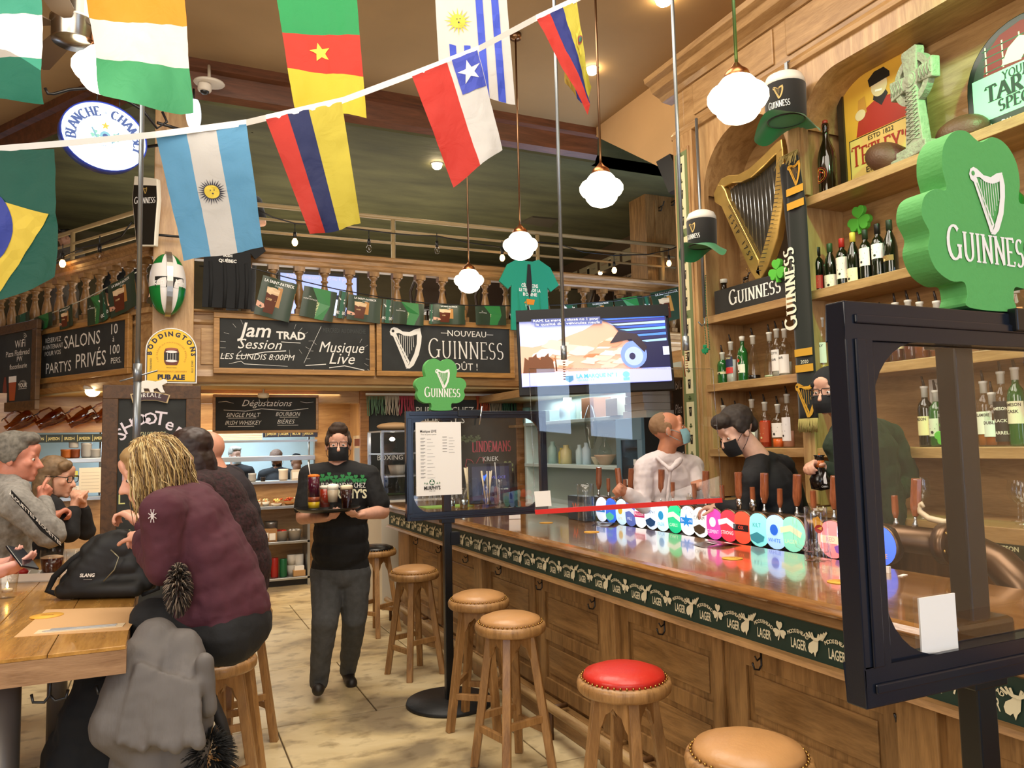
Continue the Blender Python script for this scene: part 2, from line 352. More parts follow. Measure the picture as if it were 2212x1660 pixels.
        if m2:
            s.disc(*P(.12, .9), .035*h, m2); s.line([P(.2, .76), P(.55, .14)], h*.012, m2)
        for i in range(strings):
            t = (i+.8)/(strings+.4); s.line([P(.26+.5*t, .82-.02*sin(t*3)), P(.26+.5*t+.02, .82-.02-(.62-.9*abs(t-.42)*.75))], h*.012, m)
        return s
    def clover(s, cx, cy, r, m, rot=0, leaves=3):
        for i in range(leaves):
            a = R_(90+rot+(120 if leaves == 3 else 90)*i+(0 if leaves == 3 else 45)); c, q = cos(a), sin(a); pts = []
            for (u, v) in [(0, 0), (.45, .42), (.8, .5), (1.02, .33), (.95, .05), (.86, 0), (.95, -.05), (1.02, -.33), (.8, -.5), (.45, -.42)]: pts.append((cx+r*(u*c-v*q), cy+r*(u*q+v*c)))
            s.poly(pts, m); s.d -= s.step
        s.up(); a = R_(-95+rot); s.line([(cx, cy), (cx+r*.5*cos(a), cy+r*.6*sin(a)), (cx+r*1.15*cos(a-.12), cy+r*1.2*sin(a-.12))], r*.16, m); return s
    def build(s, name, parent): return s.mb.build(name, s.mats, parent, recalc=False)
# ================================================================ setting
WD = wood('6A4C2A', '9E784A', 'z', .42, 3, .15, 'oak_vertical'); WDx = wood('70522E', 'A67E50', 'x', .42, 3, .15, 'oak_x'); WDy = wood('6A4C2A', '9E784A', 'y', .42, 3, .15, 'oak_y')
WL = wood('997248', 'C09B6A', 'z', .4, 2.5, .15, 'light_oak'); WLx = wood('997248', 'C09B6A', 'x', .4, 2.5, .15, 'light_oak_x'); WLy = wood('8F6A40', 'B69060', 'y', .4, 2.5, .15, 'light_oak_y')
WDK = wood('3E2814', '5E3F22', 'z', .5, 3, 0, 'dark_oak'); WBAR = wood('6E451E', 'A0703C', 'y', .16, 2.2, .8, 'varnished_bar')
BLK = mat('1B1B1D', .35, name='black_paint'); CHALK = mat('2B2D2C', .8, var=.25, scale=5, name='slate'); WHT = mat('F2F1EC', .6, name='white_print'); STEEL = mat('B9BEC2', .25, 1, name='steel')
GREYM = mat('8E9499', .35, .8, name='grey_metal'); BRASS = mat('B08A4A', .25, 1, name='brass'); BRONZE = mat('6E5846', .32, .9, name='antique_bronze')
def ext_poly(name, pts, z0, z1, m, **k): return struct(name, MB().prism(pts, z0, z1), m, **k)
# floor of worn painted slabs
FLM, nt, b = base('worn_floor'); L = nt.links; tc = nt.nodes.new('ShaderNodeTexCoord'); mp = nt.nodes.new('ShaderNodeMapping'); L.new(tc.outputs['Object'], mp.inputs[0]); mp.inputs['Scale'].default_value = (.8, 1, 1)
n1 = nt.nodes.new('ShaderNodeTexNoise'); n1.inputs['Scale'].default_value = 1.6; n1.inputs['Detail'].default_value = 7; n1.inputs['Distortion'].default_value = .6; L.new(mp.outputs[0], n1.inputs[0])
n2 = nt.nodes.new('ShaderNodeTexNoise'); n2.inputs['Scale'].default_value = 9; n2.inputs['Detail'].default_value = 8; L.new(mp.outputs[0], n2.inputs[0])
r1 = nt.nodes.new('ShaderNodeValToRGB'); e = r1.color_ramp.elements; e[0].position = .33; e[0].color = lin('85775E'); e[1].position = .60; e[1].color = lin('DCCBA2'); q = e.new(.46); q.color = lin('C8B488')
r2 = nt.nodes.new('ShaderNodeValToRGB'); e = r2.color_ramp.elements; e[0].position = .30; e[0].color = (.42, .38, .34, 1); e[1].position = .48; e[1].color = (1, 1, 1, 1)
mx = nt.nodes.new('ShaderNodeMixRGB'); mx.blend_type = 'MULTIPLY'; mx.inputs[0].default_value = .8
L.new(n1.outputs[0], r1.inputs[0]); L.new(n2.outputs[0], r2.inputs[0]); L.new(r1.outputs[0], mx.inputs[1]); L.new(r2.outputs[0], mx.inputs[2]); L.new(mx.outputs[0], b.inputs['Base Color'])
b.inputs['Roughness'].default_value = .38; bp = nt.nodes.new('ShaderNodeBump'); bp.inputs['Strength'].default_value = .25; bp.inputs['Distance'].default_value = .01; L.new(n2.outputs[0], bp.inputs['Height']); L.new(bp.outputs[0], b.inputs['Normal'])
fl = struct('floor', MB().box(-5.4, 4.8, -3.2, 14, -.12, -.012), mat('5A4C38', .8))
for j in range(9):
    y0 = 1.2*j; off = .6*(j % 2)
    for i in range(-4, 4):
        x0 = i*1.2+.02+off
        MB().box(x0+.004, x0+1.196, y0+.004, y0+1.196, -.02, random.uniform(-.0015, .0015)).build('slab', FLM, fl, .004)
# ceilings
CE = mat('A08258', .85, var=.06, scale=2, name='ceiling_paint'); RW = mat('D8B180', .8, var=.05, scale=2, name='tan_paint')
GC = mat('4E4E30', .75, var=.35, scale=2.2, bump=.8, bscale=9, name='green_ceiling', stretch=(.5, 1.6, 1))
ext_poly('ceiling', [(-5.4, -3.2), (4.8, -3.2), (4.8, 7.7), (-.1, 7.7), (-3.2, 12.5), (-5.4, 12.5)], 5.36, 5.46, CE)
LD = V((-.545, .839, 0)); LN = V((-.839, -.545, 0))  # left balcony: run direction and outward face normal
cg = ext_poly('ceiling_gallery', [(-.1, 7.75), (4.75, 7.75), (9, 7.75), (9, 15), (-7, 15), (-3.3, 12.6)], 4.98, 5.08, GC)
RB = wood('4A2A16', '70432A', 'x', .45, 2, 0, 'header_wood')
hb = MB(); pr = [(7.62, 5.36), (7.62, 5.27), (7.68, 5.25), (7.70, 5.06), (7.76, 5.0), (7.90, 5.0), (7.90, 5.36)]; hb.prism(pr, -.1, 4.7, ax='x'); struct('beam_header', hb, RB)
hb = MB(); T = Matrix.Translation((-.1, 7.7, 0)) @ Matrix(((LD.x, -LN.x, 0, 0), (LD.y, -LN.y, 0, 0), (0, 0, 1, 0), (0, 0, 0, 1))); hb.T = T
hb.prism([(-.08, 5.36), (-.08, 5.27), (-.02, 5.25), (0, 5.06), (.06, 5.0), (.2, 5.0), (.2, 5.36)], -.1, 6, ax='x'); struct('beam_header_left', hb, RB)
# tan wall piece over the back bar with a sloping lower edge
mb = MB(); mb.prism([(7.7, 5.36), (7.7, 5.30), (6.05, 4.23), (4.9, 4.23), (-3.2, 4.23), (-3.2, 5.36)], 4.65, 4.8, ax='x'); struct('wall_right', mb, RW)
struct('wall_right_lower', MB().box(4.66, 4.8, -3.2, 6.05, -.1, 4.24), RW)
# column at the gallery corner
struct('column', MB().box(-.11, .25, 7.86, 8.2, 0, 5.36), WL, .006)
ext_poly('ceiling_gallery_side', [(4.8, 4.9), (9, 4.9), (9, 7.75), (4.8, 7.75)], 5.36, 5.46, GC); struct('beam_gallery', MB().box(4.7, 9, 7.75, 7.85, 4.98, 5.46), GC); struct('wall_gallery_side', MB().box(6.6, 6.7, 4.9, 8.4, 2.8, 5.46), mat('6A5A3C', .8)); struct('wall_gallery_near', MB().box(4.8, 6.7, 4.8, 4.9, 2.4, 5.46), mat('6A5A3C', .8))
# walls: left, behind the camera (with windows), far gallery
struct('wall_left', MB().box(-5.5, -5.4, -3.2, 14, -.1, 5.5), mat('A8835A', .8))
bw = MB(); zs = [(-.1, .15), (3.3, 5.5)]
for z0, z1 in zs: bw.box(-5.5, 4.8, -3.3, -3.2, z0, z1)
for x0, x1 in [(-5.5, -5.2), (-4.2, -3.9), (-2.8, 2.5), (4.0, 4.8)]: bw.box(x0, x1, -3.3, -3.2, .15, 3.3)
struct('wall_front', bw, mat('6B4A2C', .7))
for i, (x0, ww) in enumerate(((-5.2, 1.0), (-3.9, 1.1), (2.5, 1.5))):
    w = struct('window_%d' % (i+1), MB().box(x0, x0+ww, -3.262, -3.256, .15, 3.3), glass())
    fb = MB()
    for a, c in ((0, .06), (ww-.06, ww)): fb.box(x0+a, x0+c, -3.29, -3.22, .15, 3.3)
    for a in (.15, 2.2, 3.24): fb.box(x0, x0+ww, -3.29, -3.22, a, a+.06)
    fb.build('window_frame', WDK, w)
struct('wall_gallery', MB().box(-7, 9, 13, 13.1, 2.8, 5.1), mat('4A4128', .8, var=.3, scale=1.5, bump=.6, bscale=14, stretch=(.4, 1, 1.5)))
# gallery slab, fascias
GZ = 2.86
ext_poly('floor_gallery', [(-.1, 8.06), (9, 8.06), (9, 13), (-5.5, 13), (-3.3, 12.99)], 2.3, GZ, WLx)
fa = MB(); fa.box(.25, 7.2, 8.0, 8.07, 2.33, 2.98)
struct('wall_fascia', fa, WLx)
def mould(name, z0, z1, y, d, x0=.25, x1=7.2, m=WLx):
    b_ = MB(); b_.prism([(y, z0), (y-d*.5, z0+.01), (y-d, (z0+z1)/2), (y-d*.7, z1), (y, z1)], x0, x1, ax='x'); return struct(name, b_, m)
mould('trim_1', 2.85, 2.90, 8.0, .03); mould('trim_2', 2.28, 2.41, 8.04, .07); mould('trim_3', 2.96, 3.0, 8.0, .05)
fm = MB(); fm.T = Matrix.Translation((-.1, 8.0, 0)) @ Matrix(((LD.x, -LN.x, 0, 0), (LD.y, -LN.y, 0, 0), (0, 0, 1, 0), (0, 0, 0, 1)))
fm.box(0, 6, 0, .07, 2.33, 2.98); fm.prism([(0, 2.85), (-.03, 2.87), (-.02, 2.9), (0, 2.9)], 0, 6, ax='x'); fm.prism([(0.04, 2.28), (-.03, 2.33), (-.02, 2.41), (0.04, 2.41)], 0, 6, ax='x'); fm.box(0, 6, -.05, .07, 2.95, 3.0)
struct('wall_fascia_left', fm, WLx)
# raised panels of the fascia, each a piece
wf = bpy.data.objects['wall_fascia']
for i in range(8):
    x0 = .32+i*.86; MB().box(x0, x0+.78, 7.985, 8.0, 2.46, 2.82).build('panel', WLx, wf, .006)
# lower ceiling under the gallery and second beam
ext_poly('ceiling_lower', [(-.08, 8.07), (4.6, 8.07), (4.6, 12.5), (-2.95, 12.5)], 2.26, 2.31, mat('D9C08E', .7))
struct('beam_lower', MB().box(.3, 2.15, 8.62, 8.8, 2.12, 2.27), WLx, .01)
# kitchen wall with two serving hatches (y = 9.9)
kw = MB(); KY = 9.9
kw.box(-4.6, 2.3, KY, KY+.1, 2.0, 2.3); kw.box(-4.6, -1.35, KY, KY+.1, -.1, 2.0); kw.box(-.62, .3, KY, KY+.1, -.1, 2.0); kw.box(1.75, 2.3, KY, KY+.1, -.1, 2.0)
kw.box(-1.35, -.62, KY, KY+.1, 1.86, 2.0); kw.box(-1.35, -.62, KY, KY+.1, -.1, 1.1); kw.box(.3, 1.75, KY, KY+.1, -.1, 1.2); kw.box(.3, 1.75, KY, KY+.1, 1.86, 2.0)
struct('wall_kitchen', kw, WLx)
struct('wall_kitchen_back', MB().box(-4, 4, 12.4, 12.5, 0, 2.3), mat('CFE6EE', .4, var=.05, scale=3))
struct('wall_kitchen_side', MB().box(2.2, 2.3, 8.6, 12.4, 0, 2.3), WL)
struct('wall_blackboard', MB().box(2.2, 4.5, 8.62, 8.7, 0, 2.32), WL)
# right alcove wall beyond the back bar
struct('wall_alcove', MB().box(4.05, 4.15, 4.95, 8.62, 0, 2.3), mat('A9B4AC', .5))
struct('ceiling_alcove', MB().box(3.45, 4.65, 4.96, 8.6, 2.12, 2.2), WLy)
struct('wall_beside_fascia', MB().box(4.15, 4.75, 4.96, 8.0, 2.2, 2.42), WLy)
# ================================================================ bar counter
bar = thing('bar_counter', 'long varnished oak bar counter with panelled front and brewery frieze', 'bar counter')
b = MB()
b.prism([(1.98, 1.035), (1.965, 1.05), (1.98, 1.068), (2.0, 1.075), (2.74, 1.075), (2.76, 1.06), (2.76, 1.03), (2.05, 1.03)], .2, 7.42, ax='y'); b.build('counter_top', WBAR, bar, .004)
b = MB(); b.prism([(2.01, 1.03), (2.0, 1.0), (2.03, .985), (2.03, 1.03)], .25, 7.40, ax='y'); b.prism([(2.03, .868), (1.995, .862), (1.985, .845), (2.02, .83), (2.10, .82), (2.10, .868)], .25, 7.40, ax='y'); b.build('moulding', WDy, bar)
FRZ = mat('16332B', .5, name='green_frieze')
MB().box(2.02, 2.1, .25, 7.40, .866, .99).build('frieze', FRZ, bar)
CREAM = mat('D9D3B4', .6, name='cream_print')
# printed band: word, clover, word, antlered head ...
fa_ = Art(lambda u, v, d: V((2.02-d-.001, 7.38-u, .868+v)))
def moose(a, cx, cy, h, m, mir=1):
    P = lambda x, y: (cx+mir*x*h, cy+y*h)
    a.poly([P(*p) for p in [(-.12, .12), (.05, .16), (.15, .05), (.3, -.05), (.36, -.2), (.32, -.34), (.2, -.38), (.12, -.3), (.06, -.46), (0, -.3), (-.08, -.2)]], m)
    for dx, dy, L_ in ((-.5, .5, .1), (-.4, .46, .1), (-.28, .4, .1), (-.16, .36, .1), (.15, .36, .1), (.27, .36, .1), (.4, .3, .1)): a.line([P(dx*.55, .16), P(dx, dy*.95)], h*.07, m)
    a.poly([P(*p) for p in [(-.42, .3), (-.1, .1), (.12, .12), (.3, .24), (.12, .2), (-.1, .2), (-.34, .38)]], m); return a
u = .06
k = 0
while u < 6.95:
    fa_.d = .0006
    fa_.text('LAGER', u+.035, .022, .034, CREAM, 'sans', 'c', 0, .02, 0, .072)
    for i, ch in enumerate('MOOSEHEAD'): t = (i-4)/4; fa_.text(ch, u+.035+t*.042, .072-.012*t*t+.004, .013, CREAM, 'sans', 'c', -t*22, .03)
    if k % 2 == 0: fa_.clover(u+.118, .068, .031, CREAM)
    else: moose(fa_, u+.118, .058, .10, CREAM, -1)
    u += .168; k += 1
fa_.build('frieze_print', bar)
b = MB(); b.box(2.10, 2.14, .25, 7.36, .02, .87); b.box(2.7, 2.74, .25, 7.36, .02, 1.03); b.box(2.14, 2.7, 7.30, 7.36, .02, 1.03); b.build('carcass', WD, bar)
for j in range(-1, 4):
    yp = 1.65+1.75*j
    if yp < .3: continue
    p = MB(); p.box(2.045, 2.10, yp-.07, yp+.07, .0, .83); p.box(2.03, 2.10, yp-.085, yp+.085, 0, .16); p.build('pilaster', WD, bar, .005)
for j in range(-1, 4):
    for s in (0, 1):
        y0 = 1.65+1.75*j+.09+s*.84; y1 = y0+.74
        if y1 < .3 or y1 > 7.4: continue
        p = MB(); p.box(2.085, 2.10, y0-.01, y0+.06, .16, .82); p.box(2.085, 2.10, y1-.05, y1+.02, .16, .82); p.box(2.086, 2.10, y0, y1, .74, .82); p.box(2.086, 2.10, y0, y1, .46, .53); p.box(2.086, 2.10, y0, y1, .16, .24); p.build('panel_frame', WD, bar, .003)
        p = MB(); p.box(2.093, 2.101, y0+.09, y1-.08, .56, .71); p.box(2.093, 2.101, y0+.09, y1-.08, .27, .43); p.build('panel', WDy, bar, .006)
MB().box(2.05, 2.10, .25, 7.36, .0, .14).build('plinth', WDy, bar, .006)
p = MB(); p.cyl((1.96, .3, .17), (1.96, 7.3, .17), .026, n=10); p.build('foot_rail', wood('8A6A44', 'B09468', 'y', .5), bar)
for j in range(9):
    p = MB(); y = .6+j*.82; p.cyl((1.96, y, .17), (1.96, y, 0), .014, n=8); p.cyl((1.96, y, .17), (2.06, y, .17), .014, n=8); p.build('rail_bracket', WDK, bar)
hk = MB(); hk.tube([(0, 0, 0), (0, 0, -.05), (-.012, 0, -.065), (-.035, 0, -.06), (-.042, 0, -.035)], .004, 6); hk.tube([(0, 0, -.02), (-.02, 0, -.03), (-.03, 0, -.012)], .0035, 6)
h0 = hk.build('coat_hook', BLK, bar, loc=(2.084, 1.1, .81))
for j in range(1, 10): c = h0.copy(); COL.objects.link(c); c.location = (2.084, 1.1+.62*j, .81); 
# ================================================================ bar stools
def stool_mesh(seatm, woodm, label, cat='bar stool', group='bar stools', hole=True):
    t = thing('bar_stool', label, cat, group=group)
    s = MB(); s.lathe([(0, .745), (.155, .745), (.165, .752), (.155, .775), (.11, .792), (.05, .800), (0, .802)], 32); s.build('seat_cushion', seatm, t)
    s = MB(); s.lathe([(0, .70), (.175, .70), (.185, .712), (.187, .735), (.180, .750), (.160, .752), (0, .75)], 32); s.build('seat_rim', woodm, t)
    s = MB()
    for i in range(44): a = 2*pi*i/44; s.ell((.168*cos(a), .168*sin(a), .757), (.0052, .0052, .0045), n=6, m=4)
    s.build('nail_trim', BRASS, t)
    for i in range(4):
        a = pi/4+i*pi/2; l = MB(); c, q = cos(a), sin(a); l.T = Matrix.Rotation(a, 4, 'Z')
        top = (.105, 0, .70); bot = (.205, 0, 0); w = .021
        vs = [(x+dx, dy, z) for (x, _, z) in (bot, top) for dx, dy in ((-w, -w), (w, -w), (w, w), (-w, w))]
        l.add(vs, [(0, 1, 5, 4), (1, 2, 6, 5), (2, 3, 7, 6), (3, 0, 4, 7), (0, 3, 2, 1), (4, 5, 6, 7)]); l.build('leg', woodm, t, .003)
    for i in range(4):
        a = i*pi/2; l = MB(); l.T = Matrix.Rotation(a, 4, 'Z')
        x = .083; hw = .078
        arch = [(-hw-.028, .52), (-hw-.002, .52)] + [(-hw+.004, .55), (-.05, .585), (-.035, .625), (-.012, .64), (0, .655), (.012, .64), (.035, .625), (.05, .585), (hw-.004, .55)]+[(hw+.002, .52), (hw+.028, .52), (hw+.0, .70), (-hw-.0, .70)]
        l.prism(arch, x-.006, x+.010, ax='x'); l.build('apron', woodm, t)
        l = MB(); l.T = Matrix.Rotation(a, 4, 'Z'); z = .26 if i % 2 else .20; hw = .118+ (0 if i % 2 else .006)
        l.box(hw-.012, hw+.012, -hw, hw, z-.018, z+.018); l.build('stretcher', woodm, t, .003)
    return t
TANL = mat('B98A58', .35, var=.08, scale=9, bump=.1, bscale=60, name='tan_leather'); REDL = mat('C22A20', .35, bump=.1, bscale=60, name='red_leather'); BLKL = mat('151515', .25, name='black_vinyl')
WST = wood('7A5630', 'AC8250', 'z', .42, 4, .1, 'stool_wood')
s1 = stool_mesh(REDL, WST, 'wooden bar stool with the red leather seat'); s1.location = (1.62, 2.58, 0); s1.rotation_euler.z = .5; s1.scale = (.97, .97, .957)
def st(x, y, rz, seatm, label):
    c = dup(s1, (x, y, 0), rz, label)
    for ch in c.children:
        if ch.name.startswith('seat_cushion'): ch.data = SEATS[seatm]
SEATS = {}
for nme, m in (('tan', TANL), ('black', BLKL)):
    me = [c for c in s1.children if c.name.startswith('seat_cushion')][0].data.copy(); me.materials.clear(); me.materials.append(m); SEATS[nme] = me
st(1.54, 1.80, .35, 'tan', 'tan leather bar stool nearest the viewer, cut by the bottom edge')
st(1.62, 3.64, .2, 'tan', 'tan bar stool overlapping the one behind, beside the red one')
st(1.70, 4.27, .9, 'tan', 'tan bar stool just behind another tan stool, in front of the black base plate')
st(1.66, 5.42, .3, 'tan', 'tan bar stool standing farther along, left of the black post')
st(1.72, 6.75, .6, 'black', 'farthest bar stool at the counter, with a black seat, behind the waiter')
# ================================================================ back bar shelving (front plane x = 3.8)
BX = 3.8; BB = 4.14
bb = thing('back_bar', 'tall oak back bar with arched bays of bottle shelves along the wall', 'shelving')
def bp(name, m=None, bevel=.003): return lambda mb: mb.build(name, m or WL, bb, bevel)
b = MB(); b.box(BB, BB+.03, 1.2, 4.72, 0, 4.2); bp('back_panel', WLy)(b)
for y0, y1 in ((4.68, 4.74), (3.66, 3.74), (1.2, 1.26)):
    b = MB(); b.box(BX, BB, y0, y1, 1.19, 4.07); bp('upright')(b)
b = MB(); b.box(BX-.04, BX+.2, 4.74, 4.98, 0, 4.07); b.box(BX-.055, BX-.04, 4.77, 4.95, 1.3, 3.95); bp('pilaster')(b)
SH = {}
for nm, z, y0, y1 in (('a', 3.18, 1.26, 3.66), ('b', 2.565, 1.26, 3.66), ('b2', 2.565, 3.74, 4.68), ('c', 2.045, 1.26, 3.66), ('c2', 2.045, 3.74, 4.68), ('d', 1.555, 1.26, 3.66), ('d2', 1.555, 3.74, 4.68)):
    b = MB(); b.box(BX-.005, BB, y0, y1, z-.055, z); b.box(BX-.015, BX+.01, y0-.03, y1+.03, z-.06, z-.003); bp('shelf', WLy)(b)
b = MB(); b.box(3.6, BB, 1.2, 4.95, 1.09, 1.18); bp('back_counter', WLy)(b)
b = MB(); b.box(3.66, BB, 1.2, 4.9, 0, 1.09); bp('cabinet', WDK)(b)
# face boards with arched openings
for y0, y1 in ((3.74, 4.68), (1.26, 3.66)):
    n = 22; rr = .43 if y1 > 4 else .30; yc0, yc1 = y0+.03+rr, y1-.03-rr; zt = 3.94-rr
    pts = [(y0, 4.07), (y0, 3.2)]+[(y0+.03, 3.2)]+[(yc0-rr*cos(pi/2*i/n), zt+rr*sin(pi/2*i/n)) for i in range(n+1)]+[(yc1+rr*sin(pi/2*i/n), zt+rr*cos(pi/2*i/n)) for i in range(n+1)]+[(y1-.03, 3.2), (y1, 3.2), (y1, 4.07)]
    b = MB(); b.prism(pts, BX-.012, BX+.03, ax='x'); bp('arch_board', WL, 0)(b)
    b = MB(); b.prism([(yc0-rr*cos(pi/2*i/n), zt+rr*sin(pi/2*i/n)) for i in range(n+1)]+[(yc1+rr*sin(pi/2*i/n), zt+rr*cos(pi/2*i/n)) for i in range(n+1)]+[(y1-.03, 4.06), (y0+.03, 4.06)], BX+.03, BB, ax='x'); bp('arch_soffit', WLy, 0)(b)
# niche at the back of the far bay
b = MB(); b.prism([(3.78, 2.6), (3.78, 3.45)]+[(4.05-.27*cos(pi*i/12), 3.45+.27*sin(pi*i/12)) for i in range(13)]+[(4.32, 2.6)], BB-.012, BB-.002, ax='x'); b.build('niche_panel', mat('B8A48E', .5, var=.1, scale=2), bb)
b = MB(); b.box(BB-.03, BB-.01, 4.03, 4.05, 2.6, 3.7); bp('niche_bar', WDK)(b)
# picture moulding, frieze panels and crown
b = MB(); b.prism([(BX, 4.06), (BX-.04, 4.07), (BX-.045, 4.10), (BX-.02, 4.14), (BX, 4.15)], .4, 5.0, ax='y'); bp('lower_moulding', WLy)(b)
b = MB(); b.box(BX+.02, BX+.1, .4, 4.9, 4.15, 4.5); b.box(BX+.02, 4.66, 4.9, 4.98, 4.07, 4.5); bp('frieze_board', WLy)(b)
for i in range(4):
    y0 = 4.82-(i+1)*1.0
    b = MB(); b.box(BX+.005, BX+.02, y0+.06, y0+.94, 4.20, 4.46); bp('frieze_panel', WLy, .008)(b)
b = MB(); b.prism([(BX+.1, 4.46), (BX, 4.47), (BX-.03, 4.50), (BX-.10, 4.53), (BX-.12, 4.58), (BX-.17, 4.60), (BX-.18, 4.64), (BX+.1, 4.64)], .4, 5.16, ax='y'); bp('crown_moulding', WLy)(b)
b = MB(); b.box(BX-.1, 4.66, .4, 5.1, 4.63, 4.66); bp('top_board', WLy)(b)
for y in (3.70,):
    b = MB(); b.box(BX-.03, BX-.012, y-.05, y+.05, 1.2, 4.05); bp('face_strip')(b)
# ---------------------------------------------------------------- brewery tape on the pilaster (pint glasses and clovers)
tp = frame3('sticker_tape', 'cream printed tape with black pint glasses and clovers running up the pilaster', 'tape', (BX-.056, 4.94, 1.30), (0, -1, 0), (0, 0, 1))
TG = mat('6E7A4E', .6); TC = mat('DDD3A8', .6); K_ = mat('17150F', .5, name='black_print'); GR = mat('3A4A22', .6)
MB().box(0, .155, 0, 2.62, 0, .001).build('backing', TG, tp)
a = Art()
for i in range(4): a.d = .0016; a.rect(.028, .03+i*.655, .122, .62+i*.655, TC)
for i in range(12):
    y = .075+i*.2165; a.d = .0022; a.poly([(.055, y+.09), (.095, y+.09), (.088, y), (.062, y)], K_); a.rect(.056, y+.072, .094, y+.09, TC); a.line([(.075, y+.03), (.066, y+.055), (.084, y+.058), (.075, y+.03)], .004, TC); a.clover(.075, y+.142, .018, GR)
a.build('print', tp)
# ---------------------------------------------------------------- bottles
DK = mat('0D1409', .06, spec=.8, name='dark_bottle_glass'); BRN = mat('1A0F06', .06, spec=.8, name='brown_bottle_glass'); CLR = glass('E4ECE6', .25, .03, 'clear_bottle', 1.2, 1.3); GRN = mat('1E5A26', .06, spec=.8, name='green_bottle_glass')
PLW = mat('E6E4D8', .4, name='white_plastic'); POUR = mat('241A16', .35, name='pourer')
def liquid(c): return mat(c, .1, name='spirit_'+c)
PROF = {'wine': [(.0, 0), (.036, 0), (.038, .01), (.038, .19), (.030, .215), (.0145, .235), (.0135, .29), (.0155, .292), (.0155, .30), (0, .30)],
 'burg': [(.0, 0), (.040, 0), (.042, .01), (.041, .15), (.030, .20), (.016, .235), (.014, .29), (.016, .292), (.016, .30), (0, .30)],
 'spirit': [(.0, 0), (.039, 0), (.041, .01), (.041, .185), (.034, .21), (.017, .23), (.0145, .26), (.016, .262), (.016, .28), (0, .28)],
 'cone': [(.0, 0), (.046, 0), (.048, .012), (.040, .09), (.026, .17), (.016, .21), (.014, .26), (.016, .27), (0, .275)],
 'square': [(.0, 0), (.043, 0), (.045, .006), (.045, .165), (.034, .19), (.015, .205), (.0145, .245), (.017, .25), (0, .26)],
 'magnum': [(.0, 0), (.056, 0), (.058, .012), (.058, .24), (.05, .29), (.022, .37), (.018, .44), (.021, .445), (.021, .475), (0, .478)],
 'jug': [(.0, 0), (.052, 0), (.056, .01), (.056, .15), (.048, .19), (.022, .215), (.020, .255), (.026, .26), (.026, .285), (0, .29)]}
NB = [0]
def bottle(px, z, kind, label, g, lab=None, cap=None, liq=None, words=None, hs=1.0, x=3.90, top=None, group=None, py=None, pour=True, wc=None):
    p = at(px, 900, 'x', x); q = ray(px, 900); y = x*q.y/q.x
    # foot of the bottle: follow the sight line down to the shelf
    for _ in range(3):
        P = V((x, y, z)); d = P-V((0, 0, CH)); sx = W/2+F*(d.dot(cR))/d.dot(cf); y -= (px-sx)*(-1)*0 + (px-sx)*d.dot(cf)/F/ (abs(cR.y)+.6)*1.0
    t = thing('bottle', label, 'bottle', (x, y, z+.0005), random.uniform(-.3, .3)+pi, group)
    pr = [(r, h*hs) for r, h in PROF[kind]]; n = 4 if kind == 'square' else 14; H_ = pr[-1][1]
    b = MB(); 
    if kind == 'square': b.T = Matrix.Rotation(pi/4, 4, 'Z')
    b.lathe(pr, n if kind != 'square' else 12); b.build('glass_body', g, t)
    if liq:
        R0 = pr[2][0]-.004; b = MB(); b.lathe([(0, .006), (R0, .008), (R0, pr[3][1]*liq[1]), (0, pr[3][1]*liq[1])], 12); b.build('liquid', liquid(liq[0]), t)
    if lab:
        R0 = pr[3][0] if kind != 'cone' else pr[3][0]+.004; a0, a1 = (.25, .85) if len(lab) < 3 else lab[1:3]; zt = pr[3][1]
        b = MB(); b.grid(lambda u, v: V(((R0+.0012)*cos((u-.5)*2.6), (R0+.0012)*sin((u-.5)*2.6), zt*(a0+(a1-a0)*v))), 10, 1); b.build('label', mat(lab[0], .6), t)
        A = Art(lambda u, v, d: V(((R0+.0014+d)*cos(u/R0), (R0+.0014+d)*sin(u/R0), zt*(a0+(a1-a0)*.5)+v)))
        ink = mat(wc or ('2A2622' if sum(lin(lab[0])[:3]) > .9 else 'D8C890'), .6); hh = zt*(a1-a0)
        if words:
            for i, wd_ in enumerate(words): A.text(wd_, 0, hh*(.28-.30*i), min(.016, hh*.2), ink, 'sans', 'c', 0, .02, 0, R0*1.9)
        else: A.rect(-R0*.6, hh*.15, R0*.6, hh*.22, ink); A.rect(-R0*.4, -hh*.1, R0*.4, -hh*.06, ink); A.disc(0, -hh*.28, R0*.2, ink, n=10)
        A.build('lettering', t)
    if cap:
        b = MB(); zz = H_-.055*hs if kind in ('wine', 'burg') else H_-.03; r = pr[-2][0]+.0012
        b.lathe([(r+.0008, zz), (r+.0008, H_-.002), (r, H_+.001), (0, H_+.001)], 12); b.build('cap', mat(cap, .4), t)
    if pour and kind in ('spirit', 'cone', 'square'):
        b = MB(); b.lathe([(.013, H_-.045), (.017, H_-.045), (.018, H_+.004), (.021, H_+.006), (.021, H_+.018), (0, H_+.02)], 12); b.build('collar', PLW, t)
        b = MB(); b.cyl((0, 0, H_+.018), (.012, 0, H_+.075), .0085, .005, 8); b.build('pourer', POUR, t)
    NB[0] += 1; return t
A_, B_, C_, D_ = 3.18, 2.565, 2.045, 1.555
bottle(1771, B_, 'wine', 'dark wine bottle with red label, leftmost on the wine shelf', DK, ('B5342A', .12, .58), '1A1410', wc='E0B060')
bottle(1797, B_, 'burg', 'wine bottle with green capsule and pale label, second on the wine shelf', DK, ('E9E2CC', .05, .62), '2E4A2C')
bottle(1823, B_, 'wine', 'wine bottle with red capsule and white label', DK, ('EFE8D6', .25, .95), 'B02420', hs=1.03)
bottle(1847, B_, 'burg', 'champagne bottle with gold foil neck and cream label', DK, ('EDE0B4', .08, .6), 'D8B84A', hs=1.08)
